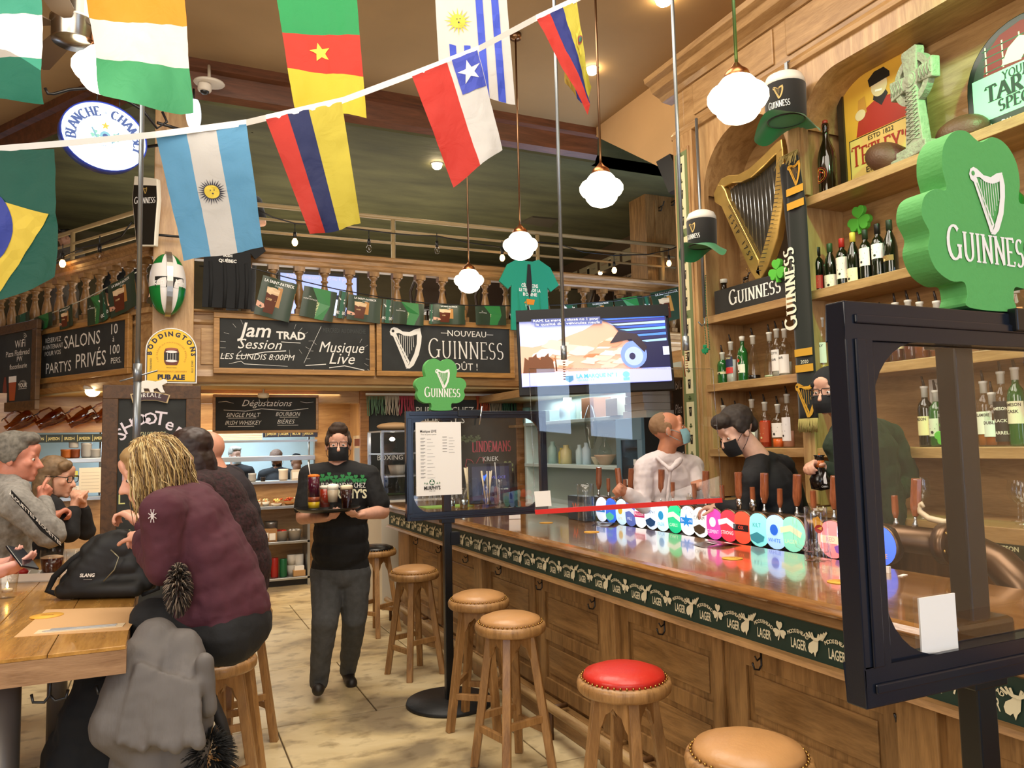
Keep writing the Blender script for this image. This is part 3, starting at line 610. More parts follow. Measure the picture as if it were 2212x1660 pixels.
bottle(1874, B_, 'wine', 'wine bottle with a white château label, right of the champagne', DK, ('EDE9DC', .45, 1.0), '20301E', hs=1.06)
bottle(1901, B_, 'wine', 'black wine bottle with a white cloud-shaped label', DK, ('F0EEE8', .55, .98), '101010', hs=1.1)
bottle(1927, B_, 'burg', 'wine bottle with small gold label, right end of row, by the big clover', DK, ('8A6A38', .5, .7), '203020', hs=1.1)
bottle(2166, B_, 'burg', 'green-necked bottle above the big clover at right', GRN, ('CFE0B0', .1, .5), '59B848', hs=1.15)
bottle(2203, B_, 'spirit', 'turquoise capped bottle at the right edge, middle shelf', GRN, ('3FB8A8', .2, .8), '6FD8C8', hs=1.15, pour=False)
m_ = bottle(1791, A_, 'magnum', 'tall brown swing-top beer bottle with round red label on top shelf', BRN, None, None, x=3.9)
A = Art(lambda u, v, d: V(((.0592+d)*cos(u/.0592), (.0592+d)*sin(u/.0592), .13+v))); A.disc(0, 0, .052, mat('C8402A', .5)); A.disc(0, 0, .042, mat('E8A23A', .5)); A.poly([(-.03, -.02), (0, .03), (.035, .0), (.01, -.03)], mat('B02A20', .5)); A.line([(-.03, 0), (.03, .012)], .008, mat('F2D9A0', .5)); A.build('label', m_)
b = MB(); b.lathe([(.016, .478), (.018, .482), (.017, .498), (0, .50)], 12); b.tube([(.024, 0, .43), (.028, 0, .47), (0, 0, .505), (-.028, 0, .47), (-.024, 0, .43)], .0018, 5); b.build('swing_top', mat('9A3A2A', .4), m_)
j_ = bottle(1567, B_, 'jug', 'dark growler jug with white swing cap beside the plinth', BRN, None, 'E8E4DA', x=3.93)
for px, k, g, lb, cp, lq, wd_, lab, hs in (
 (1563, 'spirit', GRN, ('D8D2A8', .5, .62), None, None, None, 'small green liqueur bottle, leftmost on the second shelf', .8),
 (1582, 'spirit', CLR, ('20264A', .62, 1.0), None, ('DDE2E0', .9), ['CINZANO'], 'vermouth bottle with a blue and red CINZANO label', 1.05),
 (1607, 'wine', GRN, ('E8E4D4', .3, .6), None, None, None, 'green vermouth bottle with a round red and white label', 1.1),
 (1630, 'cone', CLR, None, None, ('120C10', .35), None, 'conical clear bottle with dark liqueur low inside', 1.12),
 (1666, 'cone', CLR, None, None, ('B8C89A', .2), None, 'conical clear bottle nearly empty, middle of second shelf', 1.12),
 (1682, 'spirit', CLR, ('E8E4DC', .2, .9), None, ('C8CCC0', .5), ['BISCOTTI', 'LICOR'], 'clear bottle with a tall white BISCOTTI label', 1.15),
 (1699, 'square', CLR, ('EDEAE2', .1, .75), None, ('C8CCC0', .5), ['BAR'], 'square clear bottle half hidden by the scarf', 1.2)):
    t = bottle(px, C_, k, lab, g, lb, cp, lq, wd_, hs)
    if px == 1582: MB().grid(lambda u, v: V((.0425*cos((u-.5)*2.6), .0425*sin((u-.5)*2.6), .07+.045*v)), 10, 1).build('red_band', mat('C8322C', .5), t)
    if px == 1607:
        A = Art(lambda u, v, d: V(((.0398+d)*cos(u/.04), (.0398+d)*sin(u/.04), .155+v))); A.disc(0, 0, .032, WHT, .04); A.disc(0, 0, .014, mat('C8402C', .5)); A.rect(-.024, -.006, .024, .006, K_); A.build('round_label', t); MB().lathe([(.017, .30), (.022, .335), (0, .34)], 10).build('collar', PLW, t)
for px, k, g, lb, lq, wd_, lab, hs in (
 (1779, 'spirit', CLR, ('E9E6DC', .25, .85), ('C89A4A', .2), ['MOLLY'], 'whisky bottle with a white label just right of the scarf', 1.2),
 (1873, 'square', CLR, ('20344A', .3, .9), ('7A3A14', .8), None, 'whisky bottle with a dark blue label behind the screen', 1.15),
 (1909, 'square', CLR, ('DDBE9A', .3, .7), ('5A2418', .75), ['LAGAVULIN'], 'whisky bottle with a pinkish half label behind the screen', 1.15),
 (1941, 'spirit', CLR, ('EAD9A4', .35, 1.0), ('5A2818', .8), ['JURA', 'ORIGIN'], 'whisky bottle with a tall cream label behind the screen', 1.2),
 (1969, 'spirit', CLR, ('E8DC8A', .45, 1.0), ('5A2418', .8), ['CRAGGANMORE'], 'whisky bottle with a yellow label behind the screen', 1.2),
 (1994, 'square', CLR, ('EFE8DC', .5, 1.0), ('7A3A14', .8), ['TALISKER', '10'], 'whisky bottle with a white TALISKER label', 1.2),
 (2030, 'square', CLR, ('6A3A24', .2, .8), ('8A4416', .9), None, 'amber whisky bottle with brown carton left of the post', 1.15),
 (2133, 'spirit', CLR, ('E4F0E0', .25, 1.0), ('6A4418', .7), None, 'whisky bottle with white and green label right of the post', 1.15),
 (2166, 'square', CLR, ('3FAE9E', .4, .9), ('8A5420', .7), None, 'bottle with a turquoise label near the right edge, second shelf', 1.1),
 (2204, 'spirit', CLR, ('D88A60', .6, .95), ('8A4A20', .7), None, 'bottle with an orange label at the right edge, second shelf', 1.15)):
    bottle(px, C_, k, lab, g, lb, None, lq, wd_, hs)
for px, k, g, lb, lq, wd_, lab, hs in (
 (1566, 'spirit', CLR, None, ('8A5A2A', .6), None, 'bottle behind the young barman, left end of bottom shelf', 1.1),
 (1594, 'spirit', CLR, None, ('C0C8C0', .6), None, 'bottle showing only its pourer behind the barman', 1.0),
 (1628, 'spirit', CLR, ('E8E4DC', .3, .8), ('C0C0B8', .6), None, 'bottle with a white collar above the barman', 1.2),
 (1656, 'spirit', CLR, ('B04A28', .2, .9), ('C23A1C', .95), None, 'red orange aperitif bottle by the barman shoulder', 1.1),
 (1684, 'square', CLR, ('EDE6DC', .4, .95), ('E86A28', .35), None, 'clear bottle with orange liquid left of the scarf tassels', 1.1),
 (1705, 'spirit', CLR, ('ECE6E4', .2, .9), ('D8A088', .5), None, 'pink tinted bottle half behind the scarf', 1.25),
 (2004, 'spirit', DK, ('E4DCA0', .3, .8), None, ['JAMESON'], 'dark green whiskey bottle with cream label left of small clover', 1.15),
 (2028, 'spirit', GRN, ('D8E0C0', .3, .8), None, None, 'green whiskey bottle behind the clover', 1.05),
 (2052, 'square', DK, ('16120E', .3, .9), None, ['BUSHMILLS'], 'squat black whiskey bottle behind the small clover', 1.3),
 (2133, 'spirit', CLR, ('E6E8D0', .3, .85), ('B06A28', .5), ['TULLAMORE'], 'whiskey bottle with pale label right of the post, bottom shelf', 1.15),
 (2150, 'square', CLR, ('E0ECD8', .3, .8), ('A85A20', .5), ['DUBLIN'], 'short whiskey bottle with amber rest, bottom shelf', 1.0),
 (2172, 'spirit', CLR, ('1C1814', .1, .95), ('6A3210', .7), ['JAMESON', 'BLACK', 'BARREL'], 'whiskey bottle with the black JAMESON BLACK BARREL label', 1.3),
 (2203, 'spirit', GRN, ('E8E6BE', .45, .9), None, ['JAMESON', 'CASK'], 'green JAMESON CASK bottle at right edge, bottom shelf', 1.35)):
    bottle(px, D_, k, lab, g, lb, None, lq, wd_, hs, wc='E8E4D0' if lb and lb[0] in ('1C1814', '16120E') else None)
# ---------------------------------------------------------------- things on the shelves
def yx(px, py, x): return at(px, py, 'x', x)
def face_x(name, label, cat, px0, py0, px1, py1, x, **k):
    A0 = yx(px0, (py0+py1)/2, x); A1 = yx(px1, (py0+py1)/2, x); T0 = yx((px0+px1)/2, py0, x); T1 = yx((px0+px1)/2, py1, x)
    return frame3(name, label, cat, (x, A0.y, T1.z), (0, -1, 0), (0, 0, 1), **k), A0.y-A1.y, T0.z-T1.z
GOLD = mat('C9A55C', .28, .7, var=.1, scale=12, name='brushed_gold'); GRNF = mat('57B83A', .7, name='green_foam')
# black plinth reading GUINNESS with the gold harp
t = frame3('brewery_plinth', 'black display plinth lettered GUINNESS under the gold harp', 'sign', (3.82, 4.62, B_+.001), (0, -1, 0), (0, 0, 1))
b = MB(); b.box(0, .86, 0, .185, -.09, 0); b.build('plinth_box', mat('2A2826', .5), t, .004)
A = Art(); A.text('GUINNESS', .43, .05, .088, WHT, 'serif', first=1.22, wmax=.66); A.build('lettering', t)
t = frame3('harp_sculpture', 'large gold harp with silver strings standing on the black plinth', 'sculpture', (3.86, 4.57, B_+.186), (0, -1, 0), (0, 0, 1))
HP = [[(.62, .0), (.54, .0), (.46, .10), (.08, .74), (-.02, .80), (-.03, .88), (.03, .94), (.11, .93), (.16, .87), (.20, .78), (.60, .16)],
 [(.03, .94), (.10, .985), (.22, .985), (.36, .95), (.52, .955), (.70, 1.0), (.90, 1.06), (.98, 1.07), (.99, .97), (.88, .96), (.72, .91), (.56, .87), (.40, .87), (.26, .90), (.14, .90)],
 [(.99, 1.0), (.90, .98), (.88, .80), (.84, .60), (.76, .40), (.64, .2), (.54, .06), (.62, .0), (.72, .08), (.86, .28), (.94, .5), (.99, .75)]]
for nm, pl in zip(('sound_box', 'neck', 'pillar'), HP):
    b = MB(); b.prism([(p[0]*.72, p[1]*.86) for p in pl], -.03, .03); b.build(nm, GOLD, t, .008)
b = MB(); b.prism([(.12*.72, .86*.86), (.6*.72, .95*.86), (.95*.72, .95*.86), (.8*.72, .5*.86), (.6*.72, .16*.86)], -.02, -.012); b.build('back_panel', mat('2A2214', .5), t)
b = MB()
for i in range(12): u = .2+.055*i; b.cyl((u*.72, .885*.86, .0), ((u+.02)*.72, (.80-(u-.12)*1.28+ (0 if u < .62 else (u-.62)*2.6))*.86, .0), .0035, n=5)
b.build('string', STEEL, t)
A = Art(lambda u, v, d: V((u, v, .031+d)))
for i, ch in enumerate('ESTP 1759'): s_ = i/8; A.text(ch, (.20+.28*s_)*.72, (.60-.42*s_)*.86, .038, K_, 'sans', 'c', -57, .01)
for i in range(30): s_ = i/29; x_, y_ = .22+.36*s_, .70-.5*s_; A.line([((x_-.015)*.72, (y_)*.86), ((x_+.035)*.72, (y_+.03)*.86)], .004, K_)
for i in range(24): s_ = i/23; x_, y_ = .60+.36*s_**.8, .07+.72*s_; A.line([((x_-.02)*.72, y_*.86), ((x_+.05)*.72, (y_-.01)*.86)], .005, K_)
A.build('engraving', t)
def clover3(name, label, px, py, x, r, m, z=None, thick=.03, rz=0, **k):
    P = yx(px, py, x); t = frame3(name, label, 'decoration', (x, P.y, P.z), (0, -1, 0), (0, 0, 1), **k)
    for i in range(3):
        a_ = R_(90+rz+120*i); pts = []
        for (u, v) in [(0, 0), (.22, .30), (.42, .48), (.66, .56), (.9, .48), (1.02, .28), (.98, .1), (.9, 0), (.98, -.1), (1.02, -.28), (.9, -.48), (.66, -.56), (.42, -.48), (.22, -.30)]: pts.append((r*(u*cos(a_)-v*sin(a_)), r*(u*sin(a_)+v*cos(a_))))
        b = MB(); b.prism(pts, -thick/2-.0005*i, thick/2+.0005*i); b.build('leaf', m, t, .004)
    b = MB(); b.prism([(-.06*r, 0), (.06*r, 0), (.02*r, -.6*r), (.2*r, -1.1*r), (-.05*r, -1.15*r), (-.12*r, -.6*r)], -thick/2, thick/2); b.build('stem', m, t)
    return t
clover3('foam_clover', 'small green clover at the foot of the harp, right end of plinth', 1680, 584, 3.80, .075, GRNF)
clover3('foam_clover', 'green clover standing behind the wine bottles', 1857, 474, 4.02, .085, GRNF)
clover3('foam_clover', 'bright green clover on the bottom shelf behind the screen', 2048, 937, 3.82, .07, GRNF)
# small deer figure
t = thing('deer_figurine', 'tiny dark deer figurine with gold antlers on the plinth', 'figurine', yx(1612, 626, 3.84)); t.location.z = B_+.187
b = MB(); b.ell((0, 0, .035), (.012, .028, .013), n=8, m=6)
for dx, dy in ((-.006, -.018), (.006, -.018), (-.006, .018), (.006, .018)): b.cyl((dx, dy, 0), (dx, dy, .03), .003, n=5)
b.cyl((0, -.022, .04), (0, -.032, .065), .006, n=6); b.ell((0, -.04, .068), (.006, .012, .006), n=6, m=4); b.build('body', BRN, t)
b = MB()
for s in (-1, 1): b.tube([(0, -.034, .072), (s*.012, -.03, .085), (s*.022, -.034, .1)], .0018, 5); b.tube([(s*.012, -.03, .085), (s*.01, -.045, .097)], .0014, 5)
b.build('antler', BRASS, t)
# framed poster
t, w, h = face_x('framed_poster', 'framed yellow pub poster of a man in cap and red coat above TETLEY\'S', 'poster', 1812, 172, 1962, 400, 4.05)
t.location = (4.06, yx(1815, 300, 4.06).y, A_+.003); w = .62; h = .86
b = MB()
for x0, x1, y0, y1 in ((0, w, 0, .045), (0, w, h-.045, h), (0, .045, .045, h-.045), (w-.045, w, .045, h-.045)): b.box(x0, x1, y0, y1, -.02, .015)
b.build('frame', mat('2E2418', .35), t); MB().box(.03, w-.03, .03, h-.03, -.015, 0).build('sheet', mat('D9A63A', .5, var=.08, scale=3), t)
A = Art(); RD = mat('A8301E', .6); SK = mat('D8C49A', .6)
A.rect(.07, .07, w-.07, .36, mat('E4C870', .6)); 
for q in ((.07, .07, w-.07, .076), (.07, .354, w-.07, .36), (.07, .07, .076, .36), (w-.076, .07, w-.07, .36)): A.rect(*q, K_); A.d -= A.step
A.up(); A.poly([(.13, .365), (.15, .46), (.22, .53), (.3, .56), (.42, .54), (.5, .47), (.52, .365)], RD); A.poly([(.27, .56), (.33, .50), (.38, .56), (.36, .60), (.28, .6)], K_); A.disc(.32, .635, .06, SK, .07); A.poly([(.25, .65), (.24, .70), (.29, .735), (.36, .735), (.40, .69), (.40, .66)], K_); A.poly([(.15, .50), (.16, .60), (.21, .61), (.22, .50)], mat('C08A38', .5)); A.disc(.17, .50, .04, SK, .035); A.line([(.29, .61), (.34, .60)], .012, WHT)
A.text("TETLEY'S", w/2, .18, .11, RD, 'serif', wmax=w-.18, first=1.15); A.text('ESTD 1822', w/2, .315, .03, K_); A.text('ENGLISH', w/2, .115, .038, K_, sx=1.2); A.text('DRAUGHT', w/2, .02, .04, RD, bold=.02)
A.build('print', t)
# rugby balls
for px, z0, y_, lab, rr in ((1915, A_, 0, 'worn brown leather rugby ball, half hidden behind the stone cross base', .6), (2081, A_, 0, 'worn brown leather rugby ball between cross and green pub sign', .05)):
    P = yx(px, 330, 3.98); t = thing('rugby_ball', lab, 'ball', (3.98, P.y, A_+.095), 0, rot=(0, -.1, pi/2+rr*.6)); t.rotation_euler = (0, -rr*.8, pi/2)
    if rr > .5: t.location.z = A_+.125
    MB().ell((0, 0, 0), (.15, .092, .092), rot=None, n=20, m=14).build('ball_skin', mat('5E3E2E', .45, var=.2, bump=.3, bscale=80), t)
    b = MB(); b.tube([(-.07+.14*i/8, -.05, .078*(1-.15*abs(i-4)/4)) for i in range(9)], .003, 5)
    for i in range(7): x = -.06+.02*i; b.tube([(x, -.066, .066), (x, -.05, .084*(1-.12*abs(i-3)/4)), (x, -.034, .086*(1-.12*abs(i-3)/4))], .0028, 5)
    b.build('lace', mat('8A6A50', .6), t)
# celtic cross
ST = mat('9AA08A', .75, var=.15, scale=14, bump=.9, bscale=45, name='carved_stone')
P = yx(1985, 330, 3.87); t = frame3('celtic_cross', 'pale carved stone celtic cross with ring, on the top shelf', 'sculpture', (3.87, P.y+.0, A_+.001), (-.25, -1, 0), (0, 0, 1))
b = MB(); b.box(-.15, .15, 0, .03, -.07, .07); b.box(-.12, .12, .03, .07, -.055, .055); b.build('foot', ST, t, .006)
b = MB(); b.prism([(-.075, .07), (.075, .07), (.045, .33), (.045, .42), (.17, .40), (.175, .52), (.05, .50), (.065, .62), (.06, .64), (-.06, .64), (-.065, .62), (-.05, .50), (-.175, .52), (-.17, .40), (-.045, .42), (-.045, .33)], -.028, .028); b.build('cross_body', ST, t, .008)
b = MB(); n = 40; vs = []; fs = []
for i in range(n):
    a = 2*pi*i/n
    for r_, z_ in ((.105, -.02), (.145, -.02), (.145, .02), (.105, .02)): vs.append((r_*cos(a), .46+r_*sin(a), z_))
for i in range(n):
    for j in range(4): fs.append((i*4+j, i*4+(j+1) % 4, ((i+1) % n)*4+(j+1) % 4, ((i+1) % n)*4+j))
b.add(vs, fs); b.build('ring', ST, t)
b = MB(); b.T = Matrix.Translation((0, .46, .028)); b.lathe([(0, .008), (.03, .007), (.036, .002), (.042, .006), (.046, 0)], 20)
b.T = Matrix.Translation((0, 0, .029))
for i in range(12):
    y = .10+i*.025
    for s in (-1, 1): b.tube([(s*(.055-.03*(y-.07)), y, 0), (-s*(.05-.03*(y-.07)), y+.03, .003)], .0035, 4)
for i in range(4):
    for s in (-1, 1): b.tube([(s*(.06+.026*i), .42, 0), (s*(.085+.026*i), .495, .002)], .0035, 4); b.tube([(s*(.06+.026*i), .495, 0), (s*(.085+.026*i), .425, .002)], .0035, 4)
b.build('knotwork', ST, t)
# arched green pub sign
P0 = yx(2092, 260, 4.02); t = frame3('arched_pub_sign', 'arched green pub sign lettered YOUNG\'S TARTAN SPECIAL at the right edge', 'sign', (4.02, P0.y, A_+.002), (0, -1, 0), (0, 0, 1)); w = .62; hs_ = .30
def arch(w, h0, x0=0, y0=0, n=16): return [(x0, y0), (x0+w, y0), (x0+w, y0+h0)]+[(x0+w/2+w/2*cos(pi*i/n), y0+h0+w/2*sin(pi*i/n)) for i in range(1, n)]+[(x0, y0+h0)]
b = MB(); b.prism(arch(w, hs_), -.05, 0); b.build('sign_box', mat('14201A', .3), t, .006)
A = Art(); MG = mat('8FE0A8', .4, emit=.35, name='lit_green_panel'); DG = mat('14382A', .5); A.poly(arch(w-.07, hs_-.03, .035, .03), mat('2A3A30', .4)); A.poly([(.035, .12), (w-.035, .12), (w-.035, .36), (.035, .36)], MG)
A.poly([(.10, .36), (w-.035, .36), (w-.06, .46), (w-.15, .54), (w/2, .575), (.2, .55), (.12, .48)], mat('7A2A28', .5))
for i in range(5): A.line([(.12+.09*i, .37), (.12+.09*i, .52)], .008, mat('C8D0B8', .5)); A.d -= A.step
for i in range(4): A.line([(.10, .38+.04*i), (w-.04, .38+.04*i)], .006, mat('2A5A40', .5)); A.d -= A.step
A.up(2); A.poly([(.2, .38), (.24, .46), (.3, .5), (.36, .47), (.42, .4), (.34, .42), (.3, .37)], mat('BFE8C0', .5))
A.text("YOUNG'S", w/2, .305, .042, DG, 'serif'); A.text('TARTAN', w/2, .215, .085, DG, 'serif', wmax=w-.1, wt=.24); A.text('SPECIAL', w/2, .145, .06, DG, 'serif', wt=.22); A.text("La Bière de l'Ecosse", w/2, .06, .036, WHT, shear=.3, wmax=w-.1)
A.build('print', t)
# ---------------------------------------------------------------- hats, scarf, tape extras hanging on the shelf front
def top_hat(label, px, py, x, ry, sc=1.0, tilt=0):
    P = yx(px, py, x); t = thing('novelty_hat', label, 'hat', (x, P.y, P.z), rot=(0, tilt, ry)); s = sc
    b = MB(); b.lathe([(.085*s, -.03*s), (.095*s, -.02*s), (.10*s, .14*s), (.098*s, .15*s)], 24, cap=False); b.build('crown', mat('16130F', .8, sheen=.3, name='black_felt'), t)
    b = MB(); b.lathe([(.099*s, .145*s), (.098*s, .165*s), (.085*s, .195*s), (.05*s, .213*s), (0, .218*s)], 24); b.build('white_top', mat('ECE6D8', .8), t)
    b = MB()
    def fn(u, v):
        a = 2*pi*u; rr = (.093+.062*v)*s; return V((rr*cos(a), rr*sin(a), (-.025-.04*v+.045*v*cos(2*a)+.01*v*sin(5*a))*s))
    b.grid(fn, 36, 3); b.lathe([(.094*s, -.024*s), (0, -.022*s)], 24); b.build('brim', mat('1E8A4A', .8, sheen=.3, name='green_felt'), t)
    A = Art(lambda u, v, d: V(((.0985*s+d)*-cos(u/(.0985*s)), (.0985*s+d)*-sin(u/(.0985*s))*1.0, v))); GD = mat('C2A560', .5, name='gold_print')
    A.text('GUINNESS', 0, .012*s, .03*s, WHT, 'serif', first=1.2, wmax=.11*s); A.harp(0, .085*s, .065*s, GD, K_, strings=5); A.build('print', t)
    return t
top_hat('black white and green top-hat cap hung high beside the lamp', 1698, 250, 3.62, .45, 1.3)
top_hat('black white and green top-hat cap on the tape pilaster', 1517, 524, 3.60, .2, 1.1)
b = MB(); b.cyl((3.72, 4.62, 2.55), (3.72, 4.62, 4.1), .012, n=8); b.tube([(3.72, 4.62, 2.55), (3.72, 4.62, 2.50), (3.69, 4.62, 2.48), (3.66, 4.62, 2.51)], .006, 6); tag(b.build('hanging_rod', GREYM), 'thin grey rod hanging beside the tape pilaster', 'rod')
P = yx(1697, 135, 3.74); b = MB(); b.box(3.74, 3.75, P.y-.012, P.y+.012, P.z-.42, P.z); b.tube([(3.745, P.y, P.z), (3.78, P.y, P.z+.02), (3.80, P.y, P.z-.01)], .006, 6); tag(b.build('strap_hook', GREYM), 'grey strap hook holding the high cap and scarf', 'hook')
# scarf
P = yx(1702, 345, 3.73); Q = yx(1747, 905, 3.73)
t = frame3('supporters_scarf', 'long black and gold knitted scarf lettered GUINNESS hanging on the shelves', 'scarf', (3.73, P.y+.02, Q.z), (0, -1, 0), (0, 0, 1)); w = .155; h = P.z-Q.z
BK = mat('141210', .9, sheen=.2, name='black_knit'); GO = mat('C8932C', .9, name='gold_knit'); CRW = mat('E8E0CC', .9, name='cream_knit')
b = MB(); b.grid(lambda u, v: V((u*w*(1-.35*max(0, v-.8)/.2)+.03*max(0, v-.8), v*h, .012*sin(u*6+v*3)*(.4+v)*.4)), 8, 30); o = b.build('knit_front', BK, t, recalc=False)
sl = o.modifiers.new('s', 'SOLIDIFY'); sl.thickness = .008
b = MB(); b.grid(lambda u, v: V((u*w*.8-.05*v-.03, h*(.62+.38*v), -.02-.01*sin(u*5))), 6, 16); o = b.build('knit_back', BK, t, recalc=False); sl = o.modifiers.new('s', 'SOLIDIFY'); sl.thickness = .008
A = Art(lambda u, v, d: V((u, v, .012*sin(u/w*6+v/h*3)*(.4+v/h)*.4+.006+d)))
zz = h*.24
for y0 in (h*.175, h*.235, h*.80, h*.855): A.rect(0, y0, w*.96, y0+h*.028, GO); A.d -= A.step
A.up(); A.text('2020', w/2, h*.207, .022, CRW)
A.up(); A.text('GUINNESS', w*.5-.045, h*.50, .085, CRW, 'serif', 'c', 90, wt=.22, first=1.25, sx=1.05); A.harp(w/2, h*.07, h*.13, GO, K_, strings=5); A.harp(w/2, h*.93, h*.09, GO, K_, strings=4); A.build('woven_print', t)
b = MB(); random.seed(3)
for i in range(40): x = w*i/39; b.tube([(x, .002, 0), (x+random.uniform(-.006, .006), -.04, .004), (x+random.uniform(-.012, .012), -.075-random.uniform(0, .015), random.uniform(-.004, .01))], .0028, 4)
for i in range(46): x = w*random.random(); r1 = random.uniform(-.08, .03); b.tube([(w*.4+.1*(x/w-.5), h+.0, 0), (x+r1*.3-.02, h+.03, .02), (x+r1-.02, h+random.uniform(-.06, .03), .03)], .0028, 4)
o = b.build('fringe', mat('A8945A', .9), t)
# green bead string with a clover badge
b = MB(); P = yx(1521, 560, 3.72)
for s in (0, 1):
    for i in range(46): b.ell((3.72, P.y-.01+.035*s+.01*sin(i*.1), 2.86-.0125*i), (.0052,)*3, n=5, m=4)
t = tag(b.build('bead_necklace', mat('1E6A4A', .25, .4)), 'green bead necklace with clover badge hung on the pilaster edge', 'necklace', None, None)
q = clover3('clover_badge', 'x', 1523, 755, 3.715, .035, mat('1E8A5A', .4), thick=.012)
q.parent = t
for k_ in list(q.keys()):
    if k_ in ('label', 'category'): del q[k_]
for c in list(q.children):
    mw = q.matrix_basis @ c.matrix_basis; c.parent = t; c.matrix_basis = mw; c.name = 'badge_'+c.name.split('.')[0]
bpy.data.objects.remove(q)
# glasses and strips on the back counter
STG = glass('E8F0E8', .15, .02, 'drinking_glass', 1.3, 1.35)
def goblet(x, y, z, label, s=1.0, group='stem glasses on the back counter'):
    b = MB(); b.lathe([(.033, 0), (.034, .003), (.004, .008), (.0035, .085), (.02, .10), (.04, .125), (.044, .16), (.038, .205)], 16, cap=False); return tag(b.build('stem_glass', STG, loc=(x, y, z)), label, 'glass', group)
g0 = goblet(3.75, 2.3, 1.181, 'clear stem glass standing on the back counter behind the screen')
for i in range(13):
    c = g0.copy(); COL.objects.link(c); c.location = (3.66+.11*(i % 3), 2.02+.09*i, 1.181)
t = frame3('bar_edge_strip', 'dark strip lettered JAMESON along the back counter edge', 'strip', (3.592, 2.72, 1.03), (0, -1, 0), (0, 0, 1))
MB().box(0, .62, -.0, .075, -.01, 0).build('strip_base', mat('1E2A1E', .4), t)
A = Art(); CR2 = mat('CFC79A', .6); A.text('JAMESON', .02, .03, .022, CR2, align='c', bold=.02)
A.text('JAMESON', .16, .022, .02, CR2, bold=.03); A.text('GREEN&YOU', .16, .046, .012, CR2)
for q in ((.085, .012, .235, .015), (.085, .06, .235, .063), (.085, .012, .088, .063), (.232, .012, .235, .063)): A.rect(*q, CR2)
A.text('JAMESON', .36, .045, .022, CR2, rot=0, bold=.03); A.disc(.36, .02, .014, CR2); A.line([(.295, .005), (.295, .07)], .003, CR2); A.text('JAMESON', .52, .03, .02, CR2); A.build('lettering', t)
t, w, h = face_x('notice_sheet', 'white printed sheet pinned behind the whiskey bottles', 'notice', 2008, 818, 2062, 900, 4.12)
MB().box(0, w, 0, h, -.002, 0).build('sheet', WHT, t); A = Art(); A.text('Pub Saint-Patrick', w*.55, h*.85, .014, K_, wmax=w*.6)
for i in range(8): A.rect(w*.4, h*(.7-.07*i), w*.65, h*(.7-.07*i)+.003, mat('888888', .6)); A.d -= A.step
A.build('lettering', t)
# ================================================================ gallery railing
LP = V((-.1, 8.05, 0)); LX = -LD  # sign x direction on the left fascia
def atl(px, py, off=.0):
    d = ray(px, py); o = V((0, 0, CH)); P = LP+LN*off; t = (P-o).dot(LN)/d.dot(LN); return o+d*t
gr = thing('gallery_railing', 'oak balustrade with turned balusters along the front of the upper gallery', 'railing')
prof = [(-.05, 3.50), (-.06, 3.52), (-.06, 3.55), (-.045, 3.565), (-.05, 3.60), (-.075, 3.62), (-.08, 3.645), (-.06, 3.665), (.06, 3.665), (.08, 3.645), (.075, 3.62), (.05, 3.60), (.05, 3.50)]
b = MB(); b.prism([(8.03+p[0], p[1]) for p in prof], .25, 6.15, ax='x'); b.build('handrail', WDx, gr)
b = MB(); b.box(.25, 6.15, 7.98, 8.08, 2.955, 3.0); b.build('bottom_rail', WDx, gr)
bl = MB(); bl.cbox((0, 0, .03), (.085, .085, .06)); bl.cbox((0, 0, .475), (.105, .105, .05))
bl.lathe([(.03, .06), (.036, .075), (.028, .09), (.045, .13), (.052, .18), (.046, .24), (.032, .30), (.026, .345), (.038, .352), (.038, .366), (.026, .374), (.028, .41), (.045, .43), (.05, .45)], 12)
bo = bl.build('baluster', WD, gr); bo.location = (1.0, 8.03, 3.0)
for k in range(-2, 20):
    if k == 0: continue
    c = bo.copy(); COL.objects.link(c); c.location = (1.0+.2605*k, 8.03, 3.0)
gl = thing('gallery_railing', 'oak balustrade receding to the left of the corner column on the gallery', 'railing')
TL_ = Matrix.Translation((-.1, 8.03, 0)) @ Matrix(((LD.x, -LN.x, 0, 0), (LD.y, -LN.y, 0, 0), (0, 0, 1, 0), (0, 0, 0, 1)))
b = MB(); b.T = TL_; b.prism(prof, -.0, 5.5, ax='x'); b.build('handrail', WDx, gl)
b = MB(); b.T = TL_; b.box(0, 5.5, -.05, .05, 2.955, 3.0); b.build('bottom_rail', WDx, gl)
for k in range(20):
    c = bo.copy(); COL.objects.link(c); c.parent = gl; c.location = TL_ @ V((.17+.2605*k, 0, 3.0)); c.rotation_euler = (0, 0, R_(33))
# painted metal guard rail behind
TP = mat('A8926A', .4, name='tan_rail_paint')
mr = thing('guard_rail', 'tan painted metal guard rail behind the right balustrade', 'railing')
for z, r in ((4.235, .026), (4.085, .016), (3.945, .016)): b = MB(); b.cyl((.2, 8.4, z-.004), (6.3, 8.4, z+.02), r, n=8); b.build('rail_tube', TP, mr)
for x in (.55, 2.37, 4.22, 6.1): b = MB(); b.cyl((x, 8.4, GZ), (x, 8.4, 4.22), .026, n=8); b.build('rail_post', TP, mr)
ml = thing('guard_rail', 'tan painted metal guard rail behind the left balustrade', 'railing')
for z, r in ((4.235, .026), (4.085, .016), (3.945, .016)): b = MB(); b.T = TL_; b.cyl((-.1, .42, z), (5.5, .42, z), r, n=8); b.build('rail_tube', TP, ml)
for x in (.4, 2.3, 4.2): b = MB(); b.T = TL_; b.cyl((x, .42, GZ), (x, .42, 4.22), .026, n=8); b.build('rail_post', TP, ml)
